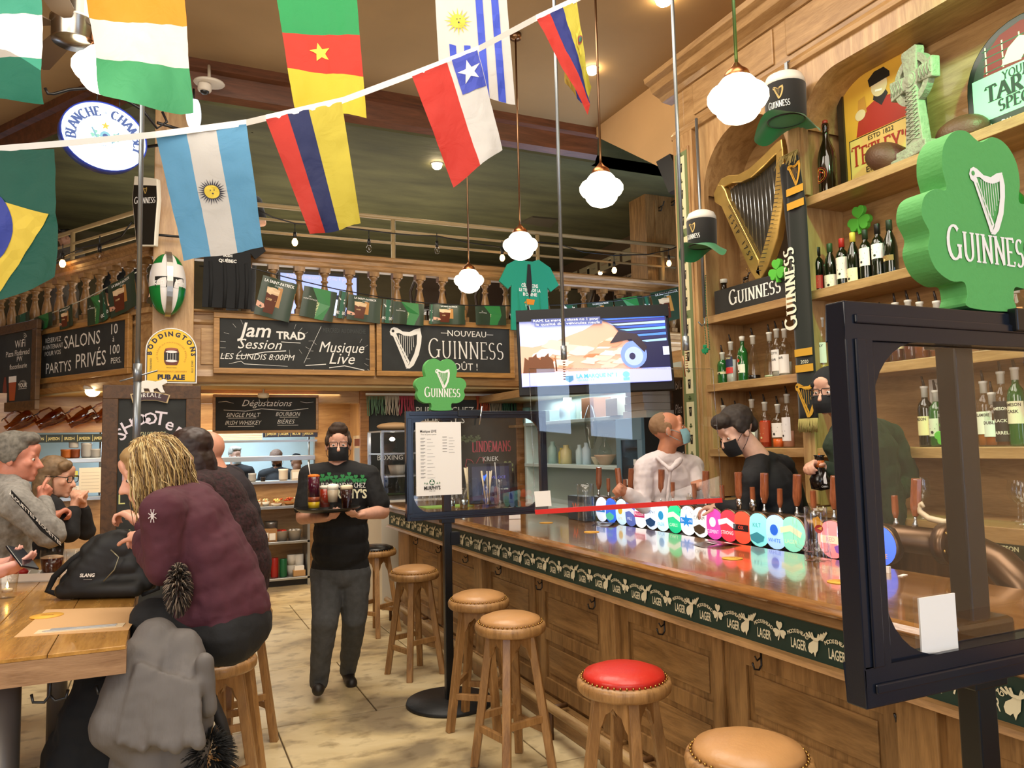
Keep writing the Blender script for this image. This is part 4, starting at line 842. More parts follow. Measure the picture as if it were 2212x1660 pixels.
# gallery pillar, brick wall, banner beam
P = at(1396, 500, 'y', 8.5); Q = at(1472, 500, 'y', 8.5)
pl_ = struct('column_gallery', MB().box(P.x, Q.x+.6, 8.5, 8.9, GZ, 5.0), WD, .008)
MB().box(P.x+.14, P.x+.17, 8.485, 8.5, 3.3, 4.9).build('moulding', WD, pl_)
for (px, py) in ((1425, 455), (1452, 443)):
    q = at(px, py, 'y', 8.48); h = MB(); h.tube([(0, 0, 0), (0, -.05, -.01), (0, -.08, .03)], .009, 6); h.tube([(0, 0, .04), (0, -.10, .05), (0, -.13, .1)], .009, 6); tag(h.build('wall_hook', BLK, loc=(q.x, 8.5, q.z)), 'small dark coat hook on the gallery pillar, %s' % ('left one' if px < 1440 else 'right one, a little higher'), 'hook', 'hooks on the gallery pillar')
BRK = mat('7A6654', .85, var=.3, scale=6, bump=.5, bscale=40, name='brick'); brs = [BRK, mat('5E4A3C', .85, var=.2, scale=6, name='brick_dark'), mat('9A8874', .85, var=.2, scale=6, name='brick_pale')]
WX = 7.6; br = struct('wall_brick', MB().box(WX, WX+.15, 8.1, 13, GZ, 5.05), mat('8F8270', .9, var=.2, scale=9, name='mortar'))
bm_ = MB().box(-.115, .115, -.02, .02, -.038, .038).build('brick', brs, br, rot=(0, 0, pi/2)); me0 = bm_.data; MES = []
for i in range(3):
    m2 = me0.copy(); m2.materials.clear(); m2.materials.append(brs[i]); MES.append(m2)
bm_.location = (WX-.01, 8.4, 3.4); bm_.data = MES[0]; nb = 0
for j in range(16):
    for i in range(17):
        y = 8.35+i*.245+.12*(j % 2); z = 3.30+j*.088
        c = bm_.copy(); COL.objects.link(c); c.data = random.choice(MES); c.location = (WX-.008+random.uniform(-.006, .006), y, z); nb += 1
tag(MB().box(6.9, 7.6, 8.3, 13, 4.62, 5.0).build('soffit_beam', mat('4E3C26', .7)), kind='structure'); bpy.data.objects['soffit_beam'].name = 'beam_soffit'
for i in range(7):
    y0 = 8.5+i*.72; t = frame3('paper_pennant', 'pale printed pennant with a pint glass, number %s from the pillar along the beam' % ['one', 'two', 'three', 'four', 'five', 'six', 'seven'][i], 'pennant', (6.89, y0+.66, 4.58), (0, -1, 0), (0, 0, 1), 'pennants along the gallery beam')
    MB().box(0, .64, 0, .2, -.003, 0).build('paper', mat('9C9070', .7), t); A = Art(); A.rect(.28, .03, .36, .17, K_); A.rect(.28, .145, .36, .17, mat('C8BC98', .7)); A.text('La Saint-Patrick', .14, .09, .03, mat('8A4A30', .7), wmax=.2); A.text('17 mars', .5, .09, .03, mat('5A5A48', .7), wmax=.2); A.build('print', t)
def bulb(name, label, loc, r, s, cat='lamp', group=None, col='FFE2B0', cap=True):
    t = thing(name, label, cat, loc, group=group)
    b = MB(); b.ell((0, 0, 0), (r, r, r*.8), n=12, m=8); b.build('lens', mat(col, .3, emit=s), t)
    if cap: b = MB(); b.lathe([(r*.9, r*.2), (r*1.25, r*.3), (r*1.25, r*.9), (0, r*1.0)], 12); b.build('housing', mat('E0DCD0', .5), t)
    return t
for i, (px, py) in enumerate(((1365, 468), (1294, 503), (1233, 532))):
    bulb('spot_lamp', ['tiny bright spotlight under the beam nearest the pillar', 'middle tiny spotlight under the pennant beam', 'farthest tiny spotlight under the pennant beam'][i], V((7.0, at(px, py, 'x', 7.0).y, 4.60)), .035, 25, group='small spotlights under the gallery beam', cap=False)
# recessed and track lamps
bulb('recessed_lamp', 'bright round lamp glowing on the dark green gallery ceiling', at(944, 358, 'z', 4.955), .06, 60)
bulb('ceiling_spot', 'bright recessed ceiling lamp beside the Ecuador flag', at(1279, 152, 'z', 5.34), .06, 60)
bulb('ceiling_spot', 'bright recessed lamp at the top edge above the bar', at(1434, -2, 'z', 5.34), .075, 60)
bulb('downlight', 'small round downlight in the low ceiling above the hanging pitchers', at(200, 846, 'z', 2.262), .07, 20)
t = thing('track_light', 'white track light with two spot heads under the gallery ceiling', 'lamp', at(545, 233, 'y', 8.3))
for dx, dz in ((-.09, -.03), (.1, .03)):
    b = MB(); b.cyl((dx, 0, dz), (dx-.05, -.09, dz-.04), .04, .05, 12); b.build('spot_head', mat('D8D4C8', .4), t); b = MB(); b.T = Matrix.Translation((dx-.052, -.095, dz-.043)); b.ell((0, 0, 0), (.04, .015, .035), n=10, m=6); b.build('lens', mat('FFF4E0', .3, emit=20), t)
b = MB(); b.cyl((0, 0, .0), (0, .0, 4.98-t.location.z), .012, n=6); b.box(-.16, .16, -.02, .02, .14, .2); b.build('track', mat('8A8678', .5), t)
struct('trim_ceiling_hatch', MB().prism([tuple(at(px, py, 'z', 4.97)[:2]) for px, py in ((1125, 480), (1150, 468), (1205, 473), (1190, 490))], 4.955, 4.979), mat('4A4230', .8))
# festoon lights
def festoon(label, pts, bulbs, plane):
    t = thing('festoon_cable', label, 'string lights'); P = [plane(*p) for p in pts]; b = MB(); b.tube(P, .008, 5); b.build('cable', BLK, t)
    for px, py, on in bulbs:
        q = plane(px, py); b = MB(); b.cyl(q+V((0, 0, .03)), q+V((0, 0, .10)), .018, n=8); b.cyl(q+V((0, 0, .1)), q+V((0, 0, .2)), .005, n=5); b.build('socket', BLK, t)
        b = MB(); b.lathe([(0, -.05), (.018, -.045), (.032, -.02), (.03, .005), (.014, .035)], 10, c=q); b.build('bulb', mat('FFC070', .2, emit=14) if on else glass('E8E0D0', .4, .02, 'unlit_bulb', 1.5), t)
py_ = lambda v: (lambda px, py: at(px, py, 'y', v))
festoon('black festoon cable with bulbs over the middle of the balustrade', [(553, 452), (590, 470), (637, 483), (720, 489), (796, 498), (870, 507), (944, 510), (1010, 524), (1085, 535), (1140, 522), (1210, 527)], [(637, 522, 1), (797, 536, 0), (944, 540, 0), (1085, 556, 1)], py_(8.25))
festoon('black festoon cable with two glowing bulbs near the right end', [(1210, 529), (1260, 545), (1327, 552), (1400, 550), (1443, 541), (1475, 529)], [(1327, 583, 1), (1445, 568, 1)], py_(8.25))
festoon('black festoon cable with bulbs on the left balustrade', [(285, 480), (262, 510), (222, 527), (180, 535), (130, 558), (60, 600)], [(135, 568, 1), (215, 552, 0)], lambda px, py: atl(px, py, .15))
# ================================================================ bunting of pub posters
PCOL = [mat(c, .3) for c in ('2A3B2A', '6B4A2A', 'A87838', '1E5A34', '57A055', 'D9C8A0', '3A2418')]
def pocket(name, label, A0, A1, B0, B1, kind, nrm, group):
    """pocket banner between top corners A0,A1 and lower corners B1,B0"""
    X = (A1-A0); w = X.length; h = ((B0-A0).length+(B1-A1).length)/2
    t = frame3(name, label, 'bunting', A0+(B0-A0), X, A0-B0, group)
    fn = lambda u, v, d: V((u, v, d+.008*sin(u*9/w)+.004))
    b = MB(); b.grid(lambda u, v: fn(u*w, v*h, 0), 8, 6, smooth=True); o = b.build('sleeve', PCOL[0], t, recalc=False)
    A = Art(fn)
    if kind == 'pint':
        A.poly([(0, h*.5), (w*.5, h*.55), (w*.5, h), (0, h)], mat('27503A', .4)); A.d -= A.step; A.poly([(w*.5, h*.3), (w, h*.25), (w, h*.75), (w*.5, h*.8)], mat('B07A34', .4)); A.d -= A.step; A.poly([(w*.6, 0), (w, 0), (w, h*.25), (w*.6, h*.3)], mat('4A2E28', .4)); A.up()
        A.poly([(w*.2, h*.62), (w*.55, h*.6), (w*.5, h*.1), (w*.22, h*.1)], mat('5A2A1A', .3)); A.poly([(w*.19, h*.75), (w*.57, h*.73), (w*.55, h*.58), (w*.2, h*.6)], mat('D8B890', .4)); A.disc(w*.38, h*.66, w*.18, mat('E2C8A0', .4), h*.10); A.poly([(0, h*.36), (w*.2, h*.3), (w*.24, h*.22), (w*.16, h*.18), (0, h*.22)], mat('D8A488', .5))
        A.text('LA SAINT-PATRICK', w*.5, h*.86, h*.075, WHT, wmax=w*.86, bold=.02); A.text('17 MARS', w*.5, h*.79, h*.04, WHT); A.text('GUINNESS', w*.37, h*.42, h*.05, mat('E8C890', .4), 'serif', wmax=w*.26)
    elif kind == 'green':
        A.poly([(w*.45, 0), (w*.7, 0), (w*.85, h*.5), (w*.8, h), (w*.25, h), (w*.5, h*.55)], mat('2F7A3E', .3)); A.poly([(w*.5, 0), (w*.62, 0), (w*.7, h*.5), (w*.62, h), (w*.4, h), (w*.56, h*.55)], mat('6FC26A', .3)); A.text('GUINNESS', w*.56, h*.42, h*.11, mat('D8E0A8', .4), 'serif', 'c', 90, wmax=h*.85); A.text('LA', w*.22, h*.66, h*.05, WHT); A.text('SAINT-PATRICK', w*.24, h*.58, h*.045, WHT, wmax=w*.42)
    else:
        A.rect(0, 0, w, h, mat('1E5A40', .5)); moose(A, w*.5, h*.62, min(w, h)*.8, WHT); A.text('MOOSEHEAD', w*.5, h*.14, h*.12, WHT, bold=.02, wmax=w*.95)
    A.build('print', t); return t
G_ = 'poster bunting in front of the balustrade'
def rowb(items, plane, side):
    for i, (x0, y0, x1, y1, x2, y2, x3, y3, k) in enumerate(items):
        nm = {'pint': 'poster of a pint and LA SAINT-PATRICK', 'green': 'dark green poster with upright GUINNESS', 'moose': 'small green banner with white antlered head'}[k]
        pocket('bunting_pocket', '%s, %s' % (nm, side[i]), plane(x0, y0), plane(x1, y1), plane(x2, y2), plane(x3, y3), k, None, G_)
rowb([(557, 585, 632, 606, 548, 678, 628, 684, 'pint'), (656, 612, 727, 628, 646, 682, 722, 688, 'green'), (733, 628, 752, 632, 724, 686, 746, 690, 'moose'), (754, 634, 826, 645, 748, 690, 822, 696, 'pint'), (828, 646, 850, 649, 824, 697, 848, 699, 'moose'), (852, 649, 918, 656, 848, 699, 918, 701, 'green'), (926, 657, 935, 658, 926, 700, 934, 700, 'moose'), (937, 658, 1007, 661, 935, 700, 1005, 704, 'pint'), (1030, 661, 1095, 663, 1028, 702, 1092, 706, 'green')], py_(7.88),
 ['beside the black T-shirt', 'second from the black T-shirt', 'above the Jam Session board', 'above the right end of that board', 'between two posters', 'above the harp of the NOUVEAU board', 'narrow edge above NOUVEAU', 'above the word NOUVEAU', 'left of the teal T-shirt'])
rowb([(1216, 661, 1250, 659, 1216, 700, 1250, 700, 'moose'), (1275, 658, 1330, 652, 1275, 700, 1330, 700, 'pint'), (1335, 651, 1395, 643, 1335, 700, 1398, 700, 'green'), (1398, 643, 1412, 640, 1400, 700, 1416, 700, 'moose'), (1414, 640, 1478, 626, 1420, 700, 1486, 700, 'pint')], py_(7.88),
 ['right of the teal T-shirt', 'peeping over the television', 'above the television toward the right', 'narrow one above the television corner', 'beside the tape pilaster'])
rowb([(232, 625, 290, 592, 240, 690, 292, 672, 'pint'), (215, 640, 232, 625, 222, 698, 238, 690, 'moose'), (180, 652, 214, 640, 190, 706, 222, 698, 'green'), (140, 668, 170, 655, 130, 715, 165, 700, 'pint'), (85, 690, 125, 675, 75, 718, 120, 705, 'green'), (42, 690, 72, 678, 35, 708, 62, 700, 'moose')], lambda px, py: atl(px, py, .13),
 ['nearest the corner column', 'second from the corner column', 'third from the column', 'over the SALONS board', 'above the left end of the SALONS board', 'over the WiFi board'])
b = MB(); b.tube([py_(7.87)(*p) for p in [(430, 575), (550, 581), (632, 603), (727, 625), (826, 643), (920, 655), (1010, 660), (1110, 661), (1216, 659), (1330, 650), (1412, 638), (1480, 624)]], .006, 5); tag(b.build('bunting_line', BLK), 'dark line carrying the poster bunting, right of the column', 'line')
b = MB(); b.tube([atl(px, py, .12) for px, py in [(296, 588), (250, 612), (180, 648), (100, 682), (0, 712)]], .006, 5); tag(b.build('bunting_line', mat('C8C8B8', .5)), 'pale line carrying the poster bunting, left of the column', 'line')
# ================================================================ chalkboards
FRM = wood('8A6232', 'B8894C', 'x', .4, 3, .1, 'board_frame')
def board(name, label, O, X, Y, w, h, fr=.05, fm=None, cat='chalkboard', d=.03, slate=None, **k):
    t = frame3(name, label, cat, O, X, Y, **k)
    for nm, q in (('frame_rail', (0, w, 0, fr)), ('frame_rail', (0, w, h-fr, h)), ('frame_stile', (0, fr, fr, h-fr)), ('frame_stile', (w-fr, w, fr, h-fr))):
        b = MB(); b.box(q[0], q[1], q[2], q[3], -d, .02); b.build(nm, fm or FRM, t, .006)
    MB().box(fr*.8, w-fr*.8, fr*.8, h-fr*.8, -d, 0).build('slate', slate or CHALK, t); return t
def pboard(name, label, px0, py0, px1, py1, yv, **k):
    A0 = at(px0, (py0+py1)/2, 'y', yv); A1 = at(px1, (py0+py1)/2, 'y', yv); T0 = at((px0+px1)/2, py0, 'y', yv); T1 = at((px0+px1)/2, py1, 'y', yv)
    w, h = A1.x-A0.x, T0.z-T1.z; return board(name, label, (A0.x, yv, T1.z), (1, 0, 0), (0, 0, 1), w, h, **k), w, h
CW = mat('E9E7E0', .8, name='chalk_white')
t, w, h = pboard('chalkboard', 'long framed chalkboard reading Jam Session TRAD and Musique Live', 461, 683, 809, 810, 7.93, fr=.055)
A = Art(); A.text('Jam', w*.245, h*.62, h*.24, CW, shear=.25, bold=.015); A.text('Session', w*.27, h*.42, h*.17, CW, shear=.35); A.text('TRAD', w*.46, h*.60, h*.13, CW, bold=.03); A.line([(w*.4, h*.55), (w*.52, h*.54)], .006, CW)
A.text('LES LUNDIS 8:00PM', w*.26, h*.24, h*.10, CW, shear=.25); A.line([(w*.09, h*.16), (w*.16, h*.21), (w*.18, h*.165), (w*.44, h*.14)], .008, CW, True); A.line([(w*.16, h*.38), (w*.13, h*.30), (w*.2, h*.31), (w*.3, h*.37), (w*.43, h*.40)], .008, CW)
A.line([(w*.54, h*.2), (w*.65, h*.84)], .010, CW, True); A.text('Musique', w*.78, h*.40, h*.19, CW, shear=.3, wmax=w*.3); A.text('Live', w*.78, h*.2, h*.20, CW, shear=.3); A.line([(w*.55, h*.16), (w*.68, h*.19)], .008, CW); A.line([(w*.7, h*.13), (w*.8, h*.17), (w*.93, h*.10)], .008, CW)
for (x, y, a) in ((.07, .52, 178), (.07, .42, 180), (.08, .31, 190), (.09, .65, 165), (.13, .76, 130), (.17, .82, 115), (.48, .78, 70), (.51, .74, 50), (.54, .68, 40), (.57, .58, 5), (.55, .48, -30), (.51, .43, -55), (.45, .42, -85), (.62, .52, 140), (.60, .41, 180), (.58, .28, 185), (.9, .58, 60), (.93, .5, 35), (.94, .3, -5), (.93, .22, -30), (.95, .12, -35), (.6, .1, 225), (.65, .09, 230)):
    A.line([(w*x, h*y), (w*x+.05*cos(R_(a)), h*y+.05*sin(R_(a)))], .006, CW, True); A.d -= A.step
A.text('MERCREDI AU DIMANCHE', w*.8, h*.74, h*.08, mat('474A48', .8), wmax=w*.28); A.build('chalk_writing', t)
t, w, h = pboard('chalkboard', 'framed chalkboard reading NOUVEAU GUINNESS with a large harp', 813, 695, 1110, 815, 7.93, fr=.055)
A = Art(); A.harp(w*.2, h*.5, h*.72, CW, CHALK, strings=8); A.text('NOUVEAU', w*.64, h*.74, h*.11, CW, sx=1.05); A.line([(w*.45, h*.79), (w*.5, h*.79)], .006, CW); A.line([(w*.79, h*.79), (w*.84, h*.79)], .006, CW); A.text('GUINNESS', w*.64, h*.34, h*.30, CW, 'serif', wmax=w*.56, first=1.15, wt=.10); A.text('GOÛT !', w*.60, h*.13, h*.13, CW); A.build('chalk_writing', t)
def lboard(name, label, px0, py0a, px1, py0b, py1a, py1b, off, **k):
    TLc, BRc = atl(px0, py0a, off), atl(px1, py1b, off); BLc = atl(px0, py1a, off); TRc = atl(px1, py0b, off); w = (TRc-TLc).dot(LX); h = ((TLc.z-BLc.z)+(TRc.z-BRc.z))/2
    O = V((TLc.x, TLc.y, (BLc.z+BRc.z)/2)); return board(name, label, O, LX, (0, 0, 1), w, h, **k), w, h
t, w, h = lboard('chalkboard', 'framed chalkboard reading SALONS PRIVÉS 10 à 100 PERS. left of the column', 85, 714, 281, 678, 836, 800, .09, fr=.055)
A = Art(); A.text('RÉSERVEZ', w*.17, h*.74, h*.09, CW, wmax=w*.22); A.text('MAINTENANT', w*.17, h*.62, h*.085, CW, wmax=w*.24); A.text('POUR VOS', w*.17, h*.5, h*.085, CW, wmax=w*.2); A.text('SALONS', w*.50, h*.58, h*.24, CW, wmax=w*.40); A.text('PARTYS', w*.24, h*.17, h*.2, CW, wmax=w*.3); A.text('PRIVÉS', w*.60, h*.2, h*.26, CW, wmax=w*.33); A.text('10', w*.84, h*.70, h*.18, CW); A.text('à', w*.84, h*.57, h*.1, CW); A.text('100', w*.85, h*.36, h*.16, CW, wmax=w*.13); A.text('PERS.', w*.87, h*.20, h*.1, CW, wmax=w*.12); A.build('chalk_writing', t)
t, w, h = lboard('chalkboard', 'dark framed board at the left edge with WiFi note and two beers', -40, 715, 84, 690, 893, 886, .22, fr=.10, fm=wood('3A2614', '5E4226', 'z', .5, 3, 0, 'dark_frame'))
A = Art(); A.text('WiFi', w*.70, h*.72, h*.09, CW); A.text('Pizza Flatbread', w*.66, h*.63, h*.065, CW, wmax=w*.4); A.text('PW', w*.7, h*.56, h*.06, CW); A.text('flaconlourie', w*.68, h*.48, h*.06, CW, wmax=w*.3)
for i in range(3): A.arc(w*.76, h*.80, .03+.02*i, .03+.02*i, 20, 90, .006, CW, 6)
A.poly([(w*.55, h*.12), (w*.64, h*.12), (w*.66, h*.33), (w*.53, h*.33)], mat('A84A20', .4)); A.rect(w*.53, h*.33, w*.66, h*.40, WHT); A.poly([(w*.43, h*.12), (w*.50, h*.12), (w*.50, h*.26), (w*.48, h*.40), (w*.45, h*.40), (w*.43, h*.26)], mat('7A2A1A', .3)); A.rect(w*.43, h*.15, w*.5, h*.2, mat('3A4A8A', .4)); A.text('50', w*.34, h*.27, h*.06, CW); A.text('YOUR', w*.77, h*.26, h*.05, CW, bold=.03); A.line([(w*.7, h*.245), (w*.84, h*.245)], .004, CW); A.arctext('AUTHENTIC', w*.77, h*.2, h*.12, .022, CW); A.build('chalk_writing', t)
t, w, h = pboard('chalkboard', 'small framed chalkboard reading Dégustations, single malt, bourbon, bières', 459, 853, 688, 936, 8.6, fr=.03)
A = Art(); A.text('Dégustations', w*.5, h*.70, h*.17, CW, shear=.4, wmax=w*.6); A.line([(w*.1, h*.6), (w*.3, h*.57), (w*.45, h*.63), (w*.7, h*.58), (w*.9, h*.64)], .006, CW); A.line([(w*.05, h*.80), (w*.12, h*.82), (w*.19, h*.77)], .006, CW, True); A.line([(w*.82, h*.82), (w*.88, h*.79), (w*.95, h*.81)], .006, CW, True)
A.text('SINGLE MALT', w*.28, h*.42, h*.11, CW, shear=.3, wmax=w*.32); A.text('IRISH WHISKEY', w*.28, h*.22, h*.11, CW, shear=.3, wmax=w*.34); A.text('BOURBON', w*.7, h*.44, h*.11, CW, shear=.3, wmax=w*.24); A.text('BIÈRES', w*.68, h*.24, h*.11, CW, shear=.3)
for q in ((.14, .39, .4), (.14, .18, .38), (.62, .41, .8), (.6, .2, .8)): A.line([(w*q[0], h*q[1]), (w*q[2], h*q[1])], .005, CW); A.d -= A.step
A.build('chalk_writing', t)
t = board('chalkboard', 'tall dark-framed standing chalkboard reading SHOOTER behind the blonde woman', (-.49, 7.6, 0), (1, 0, 0), (0, 0, 1), .80, 2.22, fr=.125, fm=WDK, d=.09)
A = Art(lambda u, v, d: V((u, v, d-.01)) if 0 else V((u, v, d))); SHW = mat('E6DDE8', .8)
for ch, x, y, r, hh in (('S', .175, 1.74, 36, .11), ('H', .225, 1.80, 26, .115), ('O', .295, 1.86, 8, .11), ('O', .375, 1.87, -3, .11), ('T', .455, 1.865, -8, .125), ('e', .525, 1.82, -20, .115), ('R', .59, 1.74, -34, .11)): A.text(ch, x, y, hh, SHW, rot=r, bold=.01); A.d -= A.step
A.up(); A.disc(.285, 1.90, .02, SHW); A.disc(.365, 1.91, .02, SHW); A.text('...nuggets', .38, 1.77, .05, mat('B8B890', .8), shear=.3); A.text('L', .16, 1.17, .09, mat('D8D890', .8))
A.rect(.165, 1.30, .24, 1.62, mat('C8A8B0', .8)); A.rect(.175, 1.42, .22, 1.57, mat('7A4A50', .8)); A.clover(.19, .86, .09, mat('B8C890', .8), leaves=4); A.clover(.30, .80, .05, mat('A02A50', .8), leaves=4); A.build('chalk_writing', t)
# large blackboard at the back of the bar
t, w, h = pboard('chalkboard', 'large blackboard with Lindemans Kriek and clover drawings behind the bar end', 778, 846, 1132, 1150, 8.58, fr=.10, fm=wood('7A4E26', 'A87440', 'x', .4, 3, .1, 'bb_frame'))
PK = mat('C04A5A', .8); A = Art(); A.text('PUBLIEZ CHEZ', w*.5, h*.84, h*.05, CW, wmax=w*.36); A.text("MURPHY'S", w*.48, h*.77, h*.055, CW); A.text('LindemanS', w*.79, h*.56, h*.075, PK, 'serif', wmax=w*.25); A.text('KRIEK', w*.78, h*.49, h*.035, CW); A.text('BOXING RH', w*.2, h*.52, h*.035, CW, wmax=w*.25); A.text('TIM', w*.75, h*.30, h*.07, PK, bold=.04)
A.line([(w*.67, h*.38), (w*.62, h*.46), (w*.63, h*.51), (w*.66, h*.50), (w*.68, h*.46), (w*.71, h*.52), (w*.74, h*.51), (w*.73, h*.45), (w*.67, h*.38)], .007, PK); A.clover(w*.89, h*.44, .08, mat('8A9A68', .8), leaves=4)
for i in range(5): A.disc(w*(.755+.017*i), h*(.40+.015*(i % 2)), .028, mat('C8B8A0', .8), n=10); A.d -= A.step
for i in range(26): A.clover(w*(.33+.015*i), h*(.655+.012*sin(i*2.1)), .03, mat('5E6A50', .8), leaves=3); A.d -= A.step*2
A.build('chalk_drawing', t)
gar = thing('fringe_garland', 'green white and orange tassel garland on top of the back blackboard', 'garland'); random.seed(5)
for nm, px0, px1, c in (('fringe', 791, 832, '6E9474'), ('fringe', 832, 862, 'C8BCA8'), ('fringe', 862, 894, 'B8485A'), ('fringe', 1028, 1056, 'A8482A'), ('fringe', 1056, 1084, '9A8A74'), ('fringe', 1086, 1116, '3E6A50')):
    P0_, P1_ = at(px0, 856, 'y', 8.53), at(px1, 856, 'y', 8.53); b = MB(); n = 14
    for i in range(n): x = P0_.x+(P1_.x-P0_.x)*(i+.5)/n; b.tube([(x, 8.53, P0_.z), (x+random.uniform(-.01, .01), 8.525, P0_.z-.1), (x+random.uniform(-.015, .015), 8.53, P0_.z-.19-random.uniform(0, .04))], .0055, 4)
    o = b.build(nm, mat(c, .9), gar); o['kind'] = 'stuff'
MB().box(at(790, 856, 'y', 8.53).x, at(1118, 856, 'y', 8.53).x, 8.525, 8.54, at(900, 855, 'y', 8.53).z, at(900, 852, 'y', 8.53).z+.01).build('cord', WHT, gar)
# chalkboard beside the alcove
q0 = at(1459, 820, 'x', 4.0); q1 = at(1512, 980, 'x', 4.0)
t = board('chalkboard', 'narrow chalkboard with Plat du jour menu between television and tape pilaster', (3.98, 5.42, 1.35), (-.3, -1, 0), (0, 0, 1), .52, .86, fr=.03, fm=WDK)
A = Art(); A.text('BILL', .2, .70, .09, CW); A.text('Plat', .15, .5, .08, CW, shear=.2); A.text('du jour', .24, .37, .06, CW, shear=.2); A.text('Burger', .3, .24, .06, CW, shear=.2); A.text('Salade', .3, .12, .06, CW, shear=.2); A.build('chalk_writing', t)
# ================================================================ signs on and near the column
t = frame3('brewery_sign', 'yellow arched BODDINGTONS PUB ALE sign with a barrel on the column', 'sign', (-.162, 7.84, 2.262), (1, 0, 0), (0, 0, 1)); w, hh = .445, .30
b = MB(); b.prism(arch(w, hh), -.02, 0); b.build('sign_panel', WHT, t)
YE = mat('F2C41C', .4, name='sign_yellow'); NV = mat('1E1A38', .5); A = Art(); A.poly(arch(w-.02, hh-.01, .01, .01), NV); A.poly(arch(w-.034, hh-.012, .017, .017), YE); A.arctext('BODDINGTONS', w/2, .275, .170, .042, NV, 90, 'sans', .055, 1.25)
A.text('PUB ALE', w/2, .035, .045, NV, bold=.06, wmax=.36); A.text('STRANGEWAYS BREWERY', w/2, .10, .018, mat('C87A1C', .5), wmax=.27); A.text('TRADE MARK', w/2, .14, .011, mat('8A6A20', .5)); A.text('ESTABLISHED', .055, .16, .017, NV, rot=90); A.text('SINCE 1778', w-.05, .16, .017, NV, rot=-90); A.arctext('THE CREAM OF MANCHESTER BREWED', w/2, .26, .118, .015, mat('D08A20', .5), spread=1.3)
BR_ = mat('6A2E1C', .5); A.poly([(.175, .17), (.27, .17), (.285, .20), (.288, .29), (.275, .325), (.17, .325), (.157, .29), (.16, .20)], BR_); A.rect(.158, .215, .287, .285, K_); A.disc(.222, .295, .05, WHT, .012); A.disc(.222, .208, .05, WHT, .012); A.disc(.222, .322, .052, mat('A85A3A', .5), .012)
for i in range(4): A.rect(.185+.024*i, .22, .189+.024*i, .28, CW); A.d -= A.step
A.build('print', t)
# bear sign
t = frame3('brewery_sign', 'white polar bear sign over a dark BORÉALE scroll on the tall chalkboard', 'sign', at(289, 868, 'y', 7.5), (1, 0, 0), (0, 0, 1)); t.location.y = 7.568
bear = [(.02, .09), (.0, .14), (.03, .18), (.1, .195), (.17, .185), (.21, .195), (.235, .21), (.262, .20), (.27, .175), (.25, .165), (.225, .15), (.235, .115), (.25, .085), (.215, .085), (.185, .125), (.155, .115), (.16, .085), (.13, .085), (.115, .12), (.075, .12), (.085, .085), (.055, .085), (.05, .115), (.045, .085)]
b = MB(); b.prism([(p[0], p[1]) for p in bear], -.01, .012); b.build('bear', mat('F0ECE4', .5), t, .003)
scr = [(-.02, .065), (.08, .085), (.17, .085), (.28, .06), (.26, .0), (.17, .02), (.08, .02), (0, .0)]
b = MB(); b.prism([(.125+(p[0]-.125)*1.08, .042+(p[1]-.042)*1.25) for p in scr], -.012, -.002); b.build('scroll_edge', mat('C8B080', .4), t)
b = MB(); b.prism(scr, -.01, .004); b.build('scroll', mat('3A1A1E', .4), t); A = Art(lambda u, v, d: V((u, v, d+.004))); 
for i, ch in enumerate('BORÉALE!'): A.text(ch, .02+.031*i, .03+.018*(1-((i-3.5)/3.5)**2), .034, WHT, 'serif', rot=(3.5-i)*2.4); A.d -= A.step
A.build('lettering', t); bpy.data.meshes
# rugby ball shaped lamp sign
P = at(362, 615, 'y', 7.75); t = thing('hanging_light_sign', 'green and white ball-shaped light sign lettered Heineken on the column', 'sign', P, .12); NG = mat('0F7A34', .25); rx, rz = .16, .29
b = MB()
def fnb(u, v):
    th = pi*v; a = 2*pi*u; return V((rx*sin(th)**.85*cos(a), rx*sin(th)**.85*sin(a), rz*cos(th)))
b.grid(fnb, 48, 24, kf=lambda u, v: (1 if .30 < v < .56 or abs(u % .5-.31) < .03 or abs(u % .5 - .19) < .03 else 0)); b.build('shell', [NG, mat('E8E4E0', .3)], t)
b = MB(); vs = []; fs = []; n = 40
for i in range(n):
    th = 2*pi*i/n
    for dx, k in ((-.025, 1.12), (.025, 1.12), (.025, .9), (-.025, .9)): vs.append((dx, -rx*1.0*k*sin(th), rz*(k-.05)*cos(th)))
for i in range(n):
    for j in range(4): fs.append((i*4+j, i*4+(j+1) % 4, ((i+1) % n)*4+(j+1) % 4, ((i+1) % n)*4+j))
b.add(vs, fs); b.build('rim_band', mat('A8A49C', .3, .9), t)
A = Art(lambda u, v, d: fnb_(u, v, d))
def fnb_(u, v, d):
    th = math.acos(max(-1, min(1, v/rz))); a = -pi/2+u/rx; r = rx*sin(th)**.85+.002+d; return V((r*cos(a), r*sin(a), v))
for s in (-1, 1):
    A.poly([(s*.08-.055+.011*i, .045) for i in range(11)]+[(s*.08+.055-.011*i, -.055) for i in range(11)], K_)
A.text('Hei', .10, -.03, .055, WHT, bold=.03); A.text('ken', -.10, -.03, .055, WHT, bold=.03); A.build('lettering', t)
b = MB(); b.cyl((0, .05, .1), (0, .14, .1), .015, n=8); b.cyl((0, .05, -.1), (0, .14, -.1), .015, n=8); b.build('bracket', STEEL, t)
